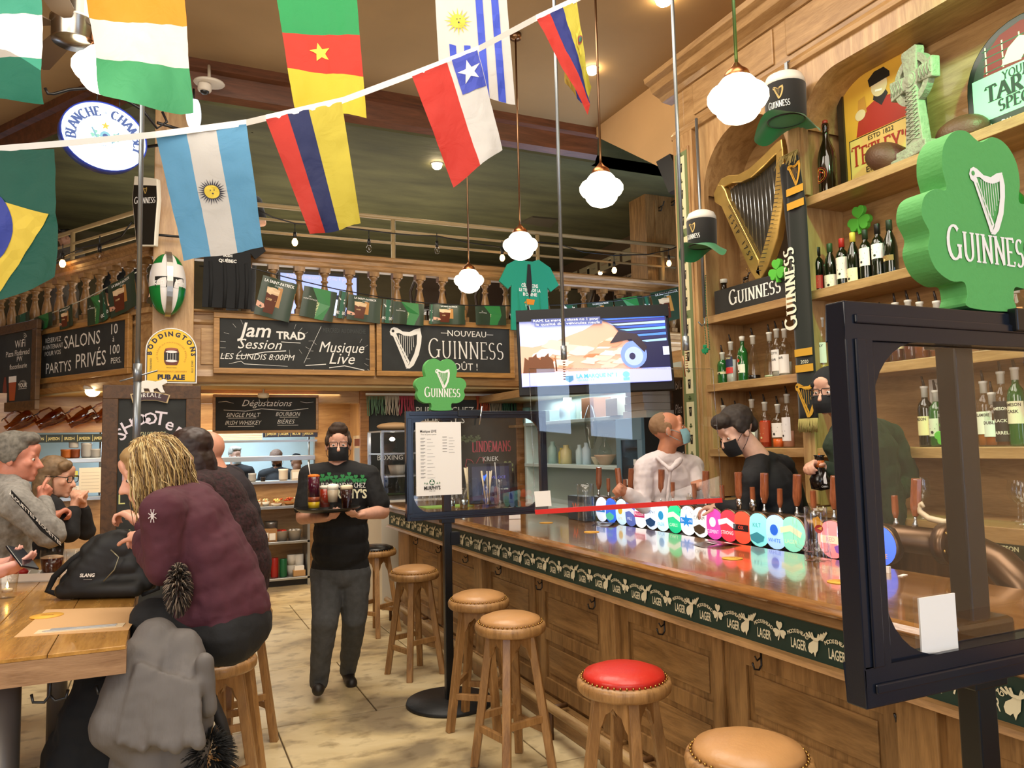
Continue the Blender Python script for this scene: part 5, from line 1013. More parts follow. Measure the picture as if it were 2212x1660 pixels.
# oval light sign on iron scroll
P = at(224, 298, 'y', 6.9); t = frame3('oval_light_sign', 'glowing white oval sign lettered BLANCHE DE CHAMBLY on an iron scroll', 'sign', P, (.95, .31, 0), (0, 0, 1)); 
b = MB(); b.T = Matrix.Diagonal((1, .88, 1, 1)); b.lathe([(0, -.06), (.30, -.06), (.315, -.04), (.315, .03), (.30, .045), (0, .045)], 40); b.build('light_box', mat('E8F6FF', .3, emit=1.1, name='lit_sign_face'), t)
b = MB(); b.T = Matrix.Diagonal((1, .88, 1, 1)); b.lathe([(.316, -.05), (.325, -.05), (.325, .04), (.316, .045)], 40, cap=False); b.build('rim', mat('3048B8', .4), t)
BLU = mat('1E4A9A', .5); A = Art(lambda u, v, d: V((u, v, .046+d))); A.arctext('BLANCHE', 0, -.03, .215, .070, BLU, 145, 'serif', .03, .88, .195); A.arctext('CHAMBLY', 0, -.03, .215, .070, BLU, 32, 'serif', .03, .88, .195); A.text('DE', 0, .185, .02, BLU, 'serif'); A.disc(0, 0, .04, mat('6FB8D8', .5)); A.disc(0, 0, .02, BLU); A.star(0, .085, .035, mat('D8B83A', .5), 5)
for s in (-1, 1): A.clover(s*.075, .0, .035, mat('7FC8C0', .5)); A.line([(s*.05, -.05), (s*.1, .05)], .012, mat('6FA8C8', .5))
A.text('UNIBROUE', 0, -.09, .016, BLU); A.build('print', t)
b = MB(); b.tube([(-.42, .30, -.02), (-.40, .26, -.02), (-.36, .27, -.02), (-.25, .34, -.02), (-.1, .40, -.02), (.1, .40, -.02), (.3, .33, -.02), (.42, .2, -.02), (.5, .28, -.02), (.46, .36, -.02)], .012, 8); b.tube([(-.05, .40, -.02), (-.05, .27, -.02)], .006, 6); b.tube([(.12, .39, -.02), (.12, .27, -.02)], .006, 6); b.tube([(.42, .25, -.02), (.62, .25, -.04), (.72, .25, -.3), (.3, .25, -1.0)], .014, 8); b.build('iron_bracket', BLK, t)
# pint shaped sign
t = frame3('pint_sign', 'black pint-glass shaped GUINNESS sign with cream rim beside the column', 'sign', atl(283, 533, .25), (.75, -.66, 0), (0, 0, 1)); s = 1.0
pint = [(.06, 0), (.27, -.02), (.275, .1), (.30, .42), (.285, .62), (.02, .68), (.0, .45), (.045, .1)]
b = MB(); b.prism(pint, -.05, 0); b.build('light_body', mat('EDE6D4', .4), t, .01); A = Art(); cx, cy = .15, .33
A.poly([(cx+(p[0]-cx)*.93, cy+(p[1]-cy)*.965) for p in [(.06, .0), (.27, -.02), (.275, .1), (.30, .42), (.29, .56), (.01, .60), (.0, .45), (.045, .1)]], K_); A.text('GUINNESS', .15, .40, .052, WHT, 'serif', rot=-4, wmax=.24, first=1.2); A.harp(.15, .52, .06, mat('C8A860', .5), None, strings=4); A.build('print', t)
b = MB(); b.cyl((.25, .1, -.05), (.42, .1, -.2), .012); b.build('bracket', BLK, t)
# second hanging light sign, mostly hidden behind the striped flag
t = frame3('hanging_light_sign', 'glowing white oval sign seen edge on, right of the column top', 'sign', at(418, 245, 'y', 7.6), (.45, .9, 0), (0, 0, 1)); b = MB(); b.T = Matrix.Diagonal((.6, 1, 1, 1)); b.lathe([(0, -.04), (.13, -.04), (.14, 0), (.13, .04), (0, .04)], 30); b.build('light_box', mat('E8F6FF', .3, emit=1.2), t); b = MB(); b.tube([(0, .1, 0), (0, .24, 0)], .01); b.build('bracket', BLK, t)
# security camera dome
t = thing('dome_camera', 'white dome security camera on a round plate under the ceiling beam', 'camera', at(452, 180, 'y', 7.45), rot=(.1, 0, 0)); b = MB(); b.lathe([(0, .02), (.13, .015), (.14, 0), (.13, -.012), (0, -.012)], 28); b.build('mount_plate', mat('D8CFC0', .5), t)
b = MB(); b.lathe([(.05, -.01), (.06, -.03), (.062, -.075), (.055, -.09), (0, -.09)], 20, c=(-.04, -.02, 0)); b.build('housing', mat('D8CFC0', .5), t); b = MB(); b.ell((-.04, -.03, -.09), (.04, .04, .035)); b.build('lens', BLK, t); b = MB(); b.cyl((0, 0, .01), (0, .1, .2), .015, n=6); b.cyl((0, 0, .01), (0, .17, .0), .02, n=6); b.build('arm', mat('C8BCA8', .5), t)
# ceiling fan
P = at(158, 60, 'z', 4.9); P = ad(160, 62, 4.6); t = thing('ceiling_fan', 'brushed steel ceiling fan with dark blades behind the flags', 'fan', P, .4); b = MB(); b.lathe([(0, -.10), (.115, -.09), (.12, -.08), (.12, .02), (.13, .03), (.13, .05), (.10, .06), (.10, .16), (.03, .18), (0, .18)], 28); b.build('motor_housing', mat('9A948A', .25, 1), t)
b = MB(); b.cyl((0, 0, .18), (0, 0, 5.36-P.z), .018, n=10); b.lathe([(0, 5.30-P.z), (.07, 5.30-P.z), (.06, 5.36-P.z)], 14); b.build('downrod', mat('9A948A', .25, 1), t)
for i in range(5):
    b = MB(); b.T = Matrix.Rotation(.35+i*2*pi/5, 4, 'Z') @ Matrix.Rotation(.2, 4, 'X'); b.prism([(.12, -.02), (.2, -.06), (.62, -.075), (.66, -.05), (.66, .05), (.62, .075), (.2, .06), (.12, .02)], .0, .008); b.build('blade', mat('5A4632', .6), t)
# T-shirts hung on the rail
def tee(label, plane, px0, px1, py0, py1, m, sleeves=True):
    A0 = plane((px0+px1)/2, py0); w = (plane(px1, (py0+py1)/2)-plane(px0, (py0+py1)/2)).length; h = A0.z-plane((px0+px1)/2, py1).z
    t = frame3('t_shirt', label, 'T-shirt', (plane(px0, py1).x, A0.y, A0.z-h), (1, 0, 0), (0, 0, 1)); s = w
    out = [(.18, 0), (.82, 0), (.80, .62), (.86, .56), (1.0, .66), (.86, .90), (.66, 1.0), (.56, .965), (.44, .965), (.34, 1.0), (.14, .90), (0, .66), (.14, .56), (.2, .62)]
    pts = [(p[0]*w, p[1]*h) for p in out]; b = MB(); b.prism(pts, -.012, .012); o = b.build('shirt_body', m, t, recalc=True)
    return t, w, h
TEE = mat('1E9478', .85, bump=.5, bscale=7, name='teal_jersey'); t, w, h = tee('teal T-shirt with a tie and toucan print hung on the balustrade', py_(7.83), 1080, 1208, 560, 715, TEE); fold = Art(lambda u, v, d: V((u, v, .013+d)))
fold.text('CÉLÉBRONS', w*.5, h*.60, h*.05, WHT, bold=.03, wmax=w*.28); fold.text('LE TEMPS DE LA', w*.5, h*.54, h*.045, WHT, bold=.03, wmax=w*.36); fold.text('BONNE', w*.5, h*.48, h*.045, WHT, bold=.03); fold.poly([(w*.47, h*.92), (w*.52, h*.92), (w*.54, h*.62), (w*.49, h*.44), (w*.44, h*.62)], mat('1A1A1A', .7)); fold.poly([(w*.40, h*.38), (w*.45, h*.44), (w*.58, h*.43), (w*.56, h*.36), (w*.46, h*.36)], mat('E08A1C', .6)); fold.poly([(w*.42, h*.36), (w*.48, h*.35), (w*.52, h*.22), (w*.45, h*.2)], WHT); fold.poly([(w*.44, h*.34), (w*.47, h*.36), (w*.5, h*.24), (w*.46, h*.12)], K_); fold.build('print', t)
b = MB(); b.T = Matrix.Translation((0, 0, .013))
for x in (.3, .42, .66): b.tube([(w*x, h*.05, 0), (w*(x+.02), h*.3, .002), (w*x, h*.55, -.004)], .006, 5)
b.build('fold', TEE, t)
TB = mat('101214', .85, bump=.4, bscale=8, name='black_jersey'); t, w, h = tee('black T-shirt lettered QUÉBEC hung beside the column', py_(7.83), 405, 572, 470, 666, TB); fold = Art(lambda u, v, d: V((u, v, .013+d))); fold.text('QUÉBEC', w*.5, h*.50, h*.035, CW, bold=.03); fold.text('IRISH', w*.5, h*.56, h*.03, CW, bold=.03); fold.build('print', t)
b = MB(); b.T = Matrix.Translation((0, 0, .008))
for x in (.28, .46, .62, .74): b.tube([(w*x, h*.0, 0), (w*(x+.015), h*.25, .008), (w*x, h*.5, 0)], .018, 6)
b.build('fold', TB, t)
# round-backed chairs and a small screen up on the gallery, seen through the balusters
for px, lab in ((935, 'dark round-backed chair behind the balusters left of the small lamp'), (1075, 'dark round-backed chair behind the balusters left of the teal T-shirt'), (1320, 'dark chair behind the balusters above the television')):
    q = at(px, 640, 'y', 9.0); t = thing('gallery_chair', lab, 'chair', (q.x, 9.0, GZ)); b = MB(); b.lathe([(0, .42), (.21, .42), (.22, .46), (0, .47)], 20); b.build('seat', BLKL, t)
    b = MB(); b.tube([(-.2, .18, .44), (-.23, .2, .7), (-.15, .2, .9), (0, .2, .96), (.15, .2, .9), (.23, .2, .7), (.2, .18, .44)], .02, 8); b.grid(lambda u, v: V(((u-.5)*.4*(1-.3*v), .19, .5+.42*v)), 4, 4); b.build('backrest', mat('2A1C12', .4), t)
    for i in range(4): a = pi/4+i*pi/2; b = MB(); b.cyl((.15*cos(a), .15*sin(a), .43), (.19*cos(a), .19*sin(a), 0), .015, n=6); b.build('leg', mat('2A1C12', .4), t)
t = frame3('small_television', 'small lit television behind the balusters left of centre', 'television', at(600, 690, 'y', 9.6), (1, 0, 0), (0, 0, 1)); w, h = 1.0, .62; b = MB(); b.box(0, w, 0, h, -.05, 0); b.build('casing', BLK, t); A = Art(); A.rect(.03, .04, w-.03, h-.04, mat('8A9AD8', .4, emit=1.2)); A.rect(.03, h*.45, w-.03, h*.55, mat('202048', .4)); A.disc(w*.7, h*.3, .1, mat('C8D8FF', .4, emit=1.5)); A.text('RAM. La marque classé no 1 pour', w*.5, h*.85, .05, WHT, wmax=w*.8); A.build('screen', t); b = MB(); b.cyl((w/2, -.9, -.03), (w/2, 0, -.03), .03); b.build('stand', BLK, t)
# ================================================================ kitchen pass, counter unit, alcove
SS = mat('B8BCBE', .3, .9, name='brushed_steel')
def kz(px, py, y=9.9): return at(px, py, 'y', y)
ku = thing('serving_counter', 'wood and steel serving counter with open shelves below the kitchen hatch', 'counter')
x0, x1 = .25, 1.62; y0, y1 = 9.5, 9.88
for nm, z, th in (('steel_shelf', .95, .035), ('steel_shelf', .53, .03), ('steel_shelf', .105, .03)): b = MB(); b.box(x0, x1, y0, y1, z-th, z); b.build(nm, SS, ku, .004)
b = MB(); b.box(x0, x1, y1-.02, y1, .1, 1.2); b.build('back_board', WLx, ku); b = MB(); b.box(x0, x0+.04, y0+.02, y1, 0, .95); b.build('side_board', WD, ku); b = MB(); b.box(x1-.03, x1, y0, y1, 0, .95); b.build('side_post', SS, ku); b = MB(); b.box(x0, x1, y0+.06, y1, 0, .075); b.build('plinth', BLK, ku)
ps = thing('serving_hatch_shelves', 'two steel pass shelves across the kitchen hatch', 'shelf'); 
b = MB(); b.box(.31, 1.74, 9.82, 10.1, 1.48, 1.54); b.build('upper_shelf', SS, ps, .004); b = MB(); b.box(.31, 1.74, 9.8, 10.1, 1.20, 1.235); b.build('lower_shelf', SS, ps, .004)
for x in (.33, 1.70): b = MB(); b.cyl((x, 10.05, 1.2), (x, 10.05, 1.9), .012, n=8); b.build('upright', SS, ps)
ps = thing('serving_hatch_shelves', 'steel pass shelf with clips across the left kitchen hatch', 'shelf')
b = MB(); b.box(-1.34, -.63, 9.82, 10.1, 1.52, 1.57); b.build('upper_shelf', SS, ps, .004); b = MB(); b.box(-1.34, -.63, 9.78, 10.1, 1.10, 1.14); b.build('lower_shelf', SS, ps, .004)
for x in (-1.32, -.66): b = MB(); b.cyl((x, 10.05, 1.1), (x, 10.05, 1.9), .012, n=8); b.build('upright', SS, ps)
# menu cards clipped in the left hatch
for i, (px0, px1, py0, py1) in enumerate(((170, 220, 1010, 1066), (140, 168, 1018, 1032), (140, 170, 1050, 1066))):
    P, Q = kz(px0, py1, 9.76), kz(px1, py0, 9.76); t = frame3('menu_card', ['large pale order sheets clipped in the left hatch', 'small yellow note in the left hatch', 'white order slip on the left hatch sill'][i], 'paper', P, (1, 0, 0), (0, 0, 1)); w, h = Q.x-P.x, Q.z-P.z
    MB().box(0, w, 0, h, -.004, 0).build('sheet', mat(['E4DCC8', 'D8D84A', 'EDEAE2'][i], .6), t); A = Art()
    for j in range(6): A.rect(w*.1, h*(.15+.13*j), w*.9, h*(.15+.13*j)+.004, mat('B8AFA0', .6)); A.d -= A.step
    A.build('print', t)
def pot(label, x, y, z, r, h, c, cat='pot', lid=False, group=None, metal=0.):
    t = thing('pot' if cat == 'pot' else cat, label, cat, (x, y, z+.0005), group=group); b = MB(); b.lathe([(0, 0), (r*.85, 0), (r, h*.15), (r, h*.8), (r*1.06, h*.85), (r*1.06, h), (r*.94, h), (r*.9, h*.2), (0, h*.18)], 18); b.build('vessel', mat(c, .35, metal), t); return t
for px, z, r, h, c, lab in ((142, 1.571, .055, .10, 'A85A20', 'amber bowl on the left hatch shelf'), (161, 1.571, .05, .10, '7A3A18', 'dark amber bowl beside the amber bowl'), (158, 1.685, .05, .08, 'B8B8B4', 'grey pot stacked above the bowls'), (186, 1.571, .055, .17, 'A8A8A6', 'tall stack of grey pots on hatch shelf'), (205, 1.571, .055, .1, 'A8A8A6', 'low grey pot beside the stack')):
    q = kz(px, 985); pot(lab, q.x, 9.95, z, r, h, c)
for px, r, h, c, lab in ((612, .055, .14, 'EDE8DC', 'white beaker on the hatch sill'), (568, .03, .05, '201818', 'small dark cup on the hatch sill'), (545, .045, .10, 'B8BCC0', 'steel cup at the left of hatch sill')):
    q = kz(px, 1035, 9.85); pot(lab, q.x, 9.85, 1.236, r, h, c)
t = thing('order_box', 'white ticket box on the hatch sill behind the waiter', 'box', (kz(650, 1035, 9.87).x, 9.87, 1.236)); b = MB(); b.prism([(-.06, 0), (.06, 0), (.06, .10), (-.06, .13)], -.12, .12, ax='x'); b.build('box', mat('D8D0C0', .6), t); MB().box(-.11, .11, -.062, -.06, .02, .1).build('label_sheet', WHT, t)
# food bowls along the counter
random.seed(11)
for i, (px, kind, lab) in enumerate(((545, 0, 'white ramekin of salad, left end of steel counter'), (556, 0, 'white ramekin of salad, second on steel counter'), (574, 0, 'white ramekin of salad, third on steel counter'), (600, 2, 'orange and yellow salad heap in a low dish'), (595, 3, 'pile of lemon wedges on the steel counter'), (625, 2, 'bowl of chopped tomatoes on steel counter'), (646, 1, 'white dish of salad at the right end'))):
    q = kz(px, 1095, 9.62); y_ = 9.62 if kind != 3 else 9.54; t = thing('food_bowl', lab, 'bowl', (q.x, y_, .951)); r = .045 if kind == 0 else .065
    b = MB(); b.lathe([(0, 0), (r*.7, 0), (r, .05 if kind == 0 else .03), (r*.92, .05 if kind == 0 else .03), (0, .02)], 16); b.build('dish', mat('EDE8DC' if kind != 2 else 'B87A3A', .4), t)
    b = MB(); n = 14
    for k in range(n): a = random.random()*6.3; rr = r*.8*random.random(); b.ell((rr*cos(a), rr*sin(a), .05+.03*random.random()), (.014, .014, .010), k=random.randrange(3), n=6, m=4)
    fm = {0: ('E8E4C8', 'B8C88A', 'D8A070'), 1: ('F0ECE0', 'D84A30', 'E8DCC0'), 2: ('C8502A', 'D88A40', 'B8381E'), 3: ('E8DC80', 'F0E8A0', 'D8C860')}[kind]; o = b.build('food', [mat(c, .5) for c in fm], t); o['kind'] = 'stuff'
# shelf goods
def bx(label, px, y, z, w, d, h, c, cat='box', name='carton'):
    q = kz(px, 1150, y); t = thing(name, label, cat, (q.x, y, z+.0006)); MB().box(-w/2, w/2, -d/2, d/2, 0, h).build('box_body', mat(c, .7), t, .003); return t
t = bx('brown carton with white labels on the middle steel shelf', 578, 9.62, .53, .20, .16, .15, 'A07A50'); MB().box(-.07, .0, -.084, -.081, .05, .11).build('label', WHT, t); MB().box(.01, .08, -.085, -.081, .02, .10).build('label', WHT, t)
bx('slim pale pink carton at the left of the middle shelf', 543, 9.62, .53, .06, .12, .18, 'D8B8A8')
for px, c, lab in ((607, 'C83A28', 'grey tub with red packets on the middle shelf'), (636, 'D8D4CC', 'grey tub of steel cutlery wraps on the middle shelf')):
    q = kz(px, 1160, 9.62); t = thing('storage_tub', lab, 'tub', (q.x, 9.62, .5306)); b = MB(); b.lathe([(0, 0), (.065, 0), (.085, .11), (.09, .115), (.078, .115), (0, .09)], 18); b.build('tub', mat('A8A49C', .5), t); b = MB()
    for k in range(12): a = random.random()*6.3; b.ell((.05*cos(a), .05*sin(a), .115), (.022, .014, .014), n=6, m=4)
    b.build('packets', mat(c, .4), t)['kind'] = 'stuff'
q = kz(585, 1140, 9.78); pot('stack of steel bowls behind the brown carton', q.x, 9.78, .53, .08, .22, 'A8A8A8', metal=.8)
for px, c, h, lab in ((593, '9A1E1A', .22, 'dark red cylindrical tin on the bottom shelf'), (612, '14603A', .2, 'green tin with white badge on the bottom shelf'), (574, '5A4A3A', .12, 'dark jar on the bottom shelf')):
    q = kz(px, 1230, 9.6); t = thing('tin_canister', lab, 'tin', (q.x, 9.6, .1056)); b = MB(); b.lathe([(0, 0), (.042, 0), (.044, .01), (.044, h), (.04, h+.01), (0, h+.01)], 18); b.build('tin', mat(c, .35), t)
for px, z, lab in ((630, .1056, 'lower paper roll of the left stack on bottom shelf'), (630, .2276, 'upper paper roll of the left stack on bottom shelf'), (647, .2076, 'paper roll lying behind the small open box')):
    q = kz(px, 1230, 9.66); t = thing('paper_roll', lab, 'paper roll', (q.x, 9.68, z if px != 647 else .1056)); b = MB(); b.lathe([(.018, 0), (.05, 0), (.05, .12 if px != 647 else .24), (.018, .12 if px != 647 else .24)], 20); b.build('roll', mat('E2DCD0', .8), t)
t = bx('open tan box with white cards on the bottom shelf', 646, 9.56, .105, .14, .08, .07, 'B8905E'); MB().box(-.055, .055, -.03, .03, .01, .12).build('cards', WHT, t)
# branded strip and roller shutter above hatches
def strip(label, x0, x1, y, z0, z1, words, c='18241A'):
    t = frame3('brand_strip', label, 'strip', (x0, y, z0), (1, 0, 0), (0, 0, 1)); w, h = x1-x0, z1-z0; MB().box(0, w, 0, h, -.02, 0).build('strip_base', mat(c, .5), t); A = Art(); u = .04; k = 0; m = mat('D8CC88', .6)
    while u < w-.08: A.text(words[k % len(words)], u+.06, h*.3, h*.36, m, bold=.02, wmax=.11); A.rect(u-.012, h*.1, u-.008, h*.9, m); u += .15; k += 1
    A.build('lettering', t); return t
strip('dark JAMESON strip over the left kitchen hatch', -1.36, -.60, 9.89, 1.75, 1.84, ['JAMESON', 'JAMESON', 'IRISH'])
strip('dark and blue brewery strip over the right end of the hatch', 1.12, 1.78, 9.89, 1.77, 1.86, ['JAMESON', 'LAGER', 'BLUE'], '28304A')
t = thing('roller_shutter', 'cream roller shutter box over the kitchen hatch', 'shutter', (0, 0, 0))
for j in range(5): MB().box(.3, 1.10, 9.80, 9.86, 1.74+.026*j, 1.762+.026*j).build('slat', mat('E4DCCC', .4), t, .003)
MB().box(.28, 1.76, 9.80, 9.9, 1.71, 1.735).build('bottom_bar', SS, t)
# hanging amber pitchers on the wall over the left hatch
AM = glass('C08A3A', 1.0, .03, 'amber_glass', 1.6)
def pitcher(px, py, lab, rz):
    q = kz(px, py, 9.78); t = thing('glass_pitcher', lab, 'pitcher', (q.x, 9.76, q.z), rot=(0, rz, 0), group='amber pitchers hanging over the left hatch')
    b = MB(); b.lathe([(.0, -.14), (.075, -.14), (.08, -.13), (.078, -.02), (.07, .03), (.055, .07), (.05, .12), (.056, .15)], 18, cap=False); b.build('jug_body', AM, t); 
    b = MB(); b.tube([(.055, 0, .10), (.11, 0, .10), (.13, 0, .05), (.12, 0, -.04), (.078, 0, -.06)], .009, 8); b.build('handle', AM, t)
    b = MB(); b.tube([(.12, .0, .07), (.12, .0, .12), (.12, .08, .14)], .005, 6); b.build('hook', BLK, t)
for px, py, lab in ((45, 912, 'amber glass pitcher in the shade under the WiFi board, leftmost'), (112, 906, 'amber glass pitcher hanging second from left'), (178, 902, 'amber glass pitcher hanging third from left'), (232, 892, 'amber pitcher half hidden by the tall dark frame')): pitcher(px, py, lab, -2.1 if px > 60 else -2.2)
MB_ = MB().box(-1.5, -.5, 9.86, 9.9, 1.98, 2.02).build('trim_4', WLx); MB_['kind'] = 'structure'
# ceiling dome lamp by the Degustations board
q = at(569, 860, 'y', 8.45); t = thing('emergency_lamp', 'small white dome emergency lamp in front of the Dégustations board', 'lamp', (q.x, 8.45, q.z+.02)); b = MB(); b.lathe([(0, .03), (.055, .03), (.06, .0), (.05, -.02), (0, -.025)], 18); b.build('base', mat('E8DCC0', .5), t); b = MB(); b.tube([(-.045, 0, -.02), (-.04, 0, -.06), (0, 0, -.08), (.04, 0, -.06), (.045, 0, -.02)], .004, 5); b.build('wire_guard', STEEL, t); b = MB(); b.cyl((0, 0, .03), (0, 0, 2.26-q.z-.02), .01, n=6); b.build('stem', mat('E8DCC0', .5), t)
# posters on the kitchen side wall
for i, (y, z, w, h, c, lab) in enumerate(((9.7, 1.45, .75, .52, 'B8A890', 'large faded poster on the side wall behind the waiter'), (9.2, 1.95, .3, .22, 'D8C098', 'small pale notice high on the side wall'))):
    t = frame3('wall_poster', lab, 'poster', (2.19, y, z-.2), (0, -1, 0), (0, 0, 1)); MB().box(0, w, 0, h, -.005, 0).build('sheet', mat(c, .5, var=.3, scale=6), t); A = Art(); A.rect(w*.1, h*.75, w*.9, h*.92, mat('6A3A30', .6)); A.rect(w*.1, h*.1, w*.5, h*.7, mat('8A98A8', .6)); A.rect(w*.55, h*.2, w*.9, h*.6, mat('C8B8A8', .6)); A.build('print', t)
# ---------------------------------------------------------------- alcove service area
def ax(px, py, x=4.0): return at(px, py, 'x', x)
sv = thing('service_shelves', 'white metal service shelves in the lit alcove behind the screen', 'shelving'); WM = mat('C8D8D4', .4, name='white_metal')
for z in (1.86, 1.40, .95): b = MB(); b.box(3.78, 4.04, 5.8, 8.0, z-.035, z); b.build('shelf_board', WM, sv, .003)
for y in (5.82, 7.98): b = MB(); b.box(3.79, 4.04, y-.02, y+.02, 0, 2.0); b.build('upright', WM, sv)
def alc(px, z, kind, c, lab, r=.05, h=.15, cat='jar'):
    q = at(px, 950, 'x', 3.9); t = thing(kind, lab, cat, (3.9, q.y, z+.0006)); b = MB()
    if kind in ('carton', 'napkin_box'): b.box(-.1, .1, -r, r, 0, h); b.build('box_body', mat(c, .7), t, .003)
    elif kind == 'carafe': b.lathe([(0, 0), (r, 0), (r, .03), (r*.35, h*.6), (r*.35, h*.75), (r*.6, h)], 16, cap=False); b.build('vessel', glass('D8ECEC', .3, .02, 'carafe_glass', 1.6), t)
    elif kind == 'bowl': b.lathe([(0, 0), (r*.5, 0), (r, h*.8), (r*1.1, h), (r*.95, h), (0, h*.2)], 18); b.build('vessel', mat(c, .4), t)
    else: b.lathe([(0, 0), (r, 0), (r, h*.7), (r*.5, h*.85), (r*.5, h), (0, h)], 14); b.build('vessel', mat(c, .35), t)
    return t
for a in ((1193, 1.40, 'bottle', 'A8C8C0', 'clear plastic squeeze bottle, left on the alcove middle shelf', .05, .24), (1212, 1.40, 'bottle', 'C8B85A', 'yellow squeeze bottle in the alcove', .035, .17), (1222, 1.40, 'bottle', 'D8C890', 'cream sauce bottle with pink top in the alcove', .06, .2), (1251, 1.40, 'bottle', 'C8DCE0', 'white paper cup stack in the alcove', .04, .2), (1266, 1.40, 'bottle', 'C8DCE8', 'second white cup stack in the alcove', .045, .22), (1289, 1.40, 'bowl', 'D8C8A8', 'small beige bowl on the alcove middle shelf', .06, .08), (1306, 1.40, 'bowl', 'C8A888', 'larger tan bowl under the glass carafe', .1, .10)): alc(*a, cat='bottle' if a[2] == 'bottle' else 'bowl')
q = alc(1306, 1.501, 'carafe', '', 'clear glass carafe standing in the tan bowl', .07, .2, 'carafe')
for a in ((1195, 1.86, 'carton', '8A9A94', 'white and grey box left on the alcove top shelf', .12, .12), (1228, 1.86, 'bottle', 'A8B8BC', 'bundle of plastic cups on the alcove top shelf', .09, .24), (1262, 1.86, 'bottle', 'C8D4D4', 'pale jar on the alcove top shelf', .03, .10), (1290, 1.86, 'carton', '8A5A3A', 'brown carton on the alcove top shelf', .12, .2)): alc(*a, cat='box' if a[2] == 'carton' else 'jar')
t = thing('plastic_bag', 'crumpled translucent plastic bag hanging from the alcove top shelf', 'bag', tuple(at(1276, 925, 'x', 3.76))); b = MB()
def fbag(u, v): a = 2*pi*u; r = .09*sin(pi*min(1, v*.9+.05))**.7*(1+.25*noise.noise(V((3*cos(a), 3*sin(a), v*5)))); return V((r*.5*cos(a), r*sin(a), .22-.42*v))
b.grid(fbag, 20, 14); b.build('film', glass('D0D8D0', .45, .1, 'thin_plastic', 2.2), t)
ff = thing('upright_fridge', 'tall blue-grey glass-door fridge behind the bar manager', 'fridge', (3.65, 5.37, 0)); FB = mat('6E8EA0', .35, .2); b = MB(); b.box(0, .40, 0, .40, 0, 1.82); b.build('cabinet_body', mat('1E2428', .4), ff, .005)
b = MB(); b.box(-.03, 0, 0, .40, 0.3, .4); b.box(-.03, 0, 0, .40, 1.64, 1.82); b.box(-.03, 0, 0, .07, .4, 1.64); b.box(-.03, 0, .33, .40, .4, 1.64); b.build('door_frame', FB, ff, .004); MB().box(-.02, -.012, .07, .33, .4, 1.64).build('door_glass', mat('0E1A20', .05), ff)
for i in range(6): MB().box(-.026, -.021, .10+.13*(i % 2), .14+.13*(i % 2), 1.42-.17*i, 1.47-.17*i).build('sticker', WHT, ff)
for i, (dz, dy, ww) in enumerate(((0, .02, .36), (.065, .05, .30), (.13, .08, .28), (.195, .1, .26), (.26, .12, .22))):
    if 1.8206+dz+.06 < 2.12: t = thing('flat_box', 'flat white takeaway box, layer %s of the stack on the fridge' % ['bottom', 'second', 'third', 'fourth', 'top'][i], 'box', (3.85, 5.57, 1.8206+dz)); MB().box(-.16, .16, -ww/2, ww/2, 0, .062).build('box_body', mat('E6E2D8', .7), t, .002)
q = at(1345, 885, 'x', 3.7); t = thing('carton', 'open cream carton left of the stacked white boxes', 'box', (3.86, 6.02, 1.8606)); MB().box(-.12, .12, -.1, .1, 0, .16).build('box_body', mat('CFC4B0', .7), t, .003)
t = thing('mug_stack', 'stack of green mugs at the left of alcove', 'mugs', tuple(at(1138, 880, 'y', 8.3))); t.location.z = 1.95-.1
for k in range(3): b = MB(); b.lathe([(0, k*.07), (.05, k*.07), (.055, k*.07+.06), (.05, k*.07+.065), (0, k*.07+.02)], 16); b.build('mug', mat('6A8A7A', .4), t)
q = t.location; MB().box(q.x-.12, q.x+.12, q.y-.12, 8.62, q.z-.03, q.z).build('trim_5', WL)['kind'] = 'structure'
# cool kitchen lamps
# ================================================================ pendant lamps
OPAL = mat('FFF1D2', .2, emit=8.5, name='lit_opal_glass')
def pendant(label, x, y, z, rod='8A6A50', s=1.0):
    t = thing('pendant_lamp', label, 'lamp', (x, y, z), group='schoolhouse pendant lamps')
    b = MB(); b.lathe([(.0, -.135*s), (.04*s, -.13*s), (.085*s, -.11*s), (.11*s, -.08*s), (.118*s, -.05*s), (.14*s, -.04*s), (.156*s, -.012*s), (.156*s, .015*s), (.14*s, .04*s), (.108*s, .05*s), (.10*s, .075*s), (.08*s, .10*s), (.058*s, .112*s)], 28, cap=False); b.build('glass_globe', OPAL, t)
    b = MB(); b.lathe([(.062*s, .10*s), (.068*s, .115*s), (.06*s, .14*s), (.03*s, .165*s), (.012*s, .19*s), (0, .19*s)], 20); b.build('fitter', mat('B87A50', .3, 1), t)
    b = MB(); b.cyl((0, 0, .18), (0, 0, 5.36-z), .009, n=8); b.build('rod', mat(rod, .3, 1), t)
    b = MB(); b.lathe([(0, 5.30-z), (.05, 5.31-z), (.055, 5.36-z)], 16); b.build('ceiling_rose', mat('8A6A50', .3, 1), t)
    return t
for (px, py, d, lab, rod) in ((1594, 212, 4.0, 'largest glowing schoolhouse lamp, nearest, on a green-tinted rod', '7A9A60'), (1299, 408, 5.5, 'glowing schoolhouse lamp second from the viewer, above the gallery pillar', '8A6A50'), (1124, 530, 6.85, 'glowing schoolhouse lamp over the teal T-shirt', '8A6A50'), (1013, 606, 8.05, 'smallest glowing schoolhouse lamp in front of the balustrade', '8A6A50')):
    q = ad(px, py, d); pendant(lab, q.x, q.y, q.z, rod)
q = ad(224, 150, 4.6); pendant('glowing schoolhouse lamp mostly hidden behind the orange white green flag', q.x, q.y, q.z, '8A6A50', 1.1)
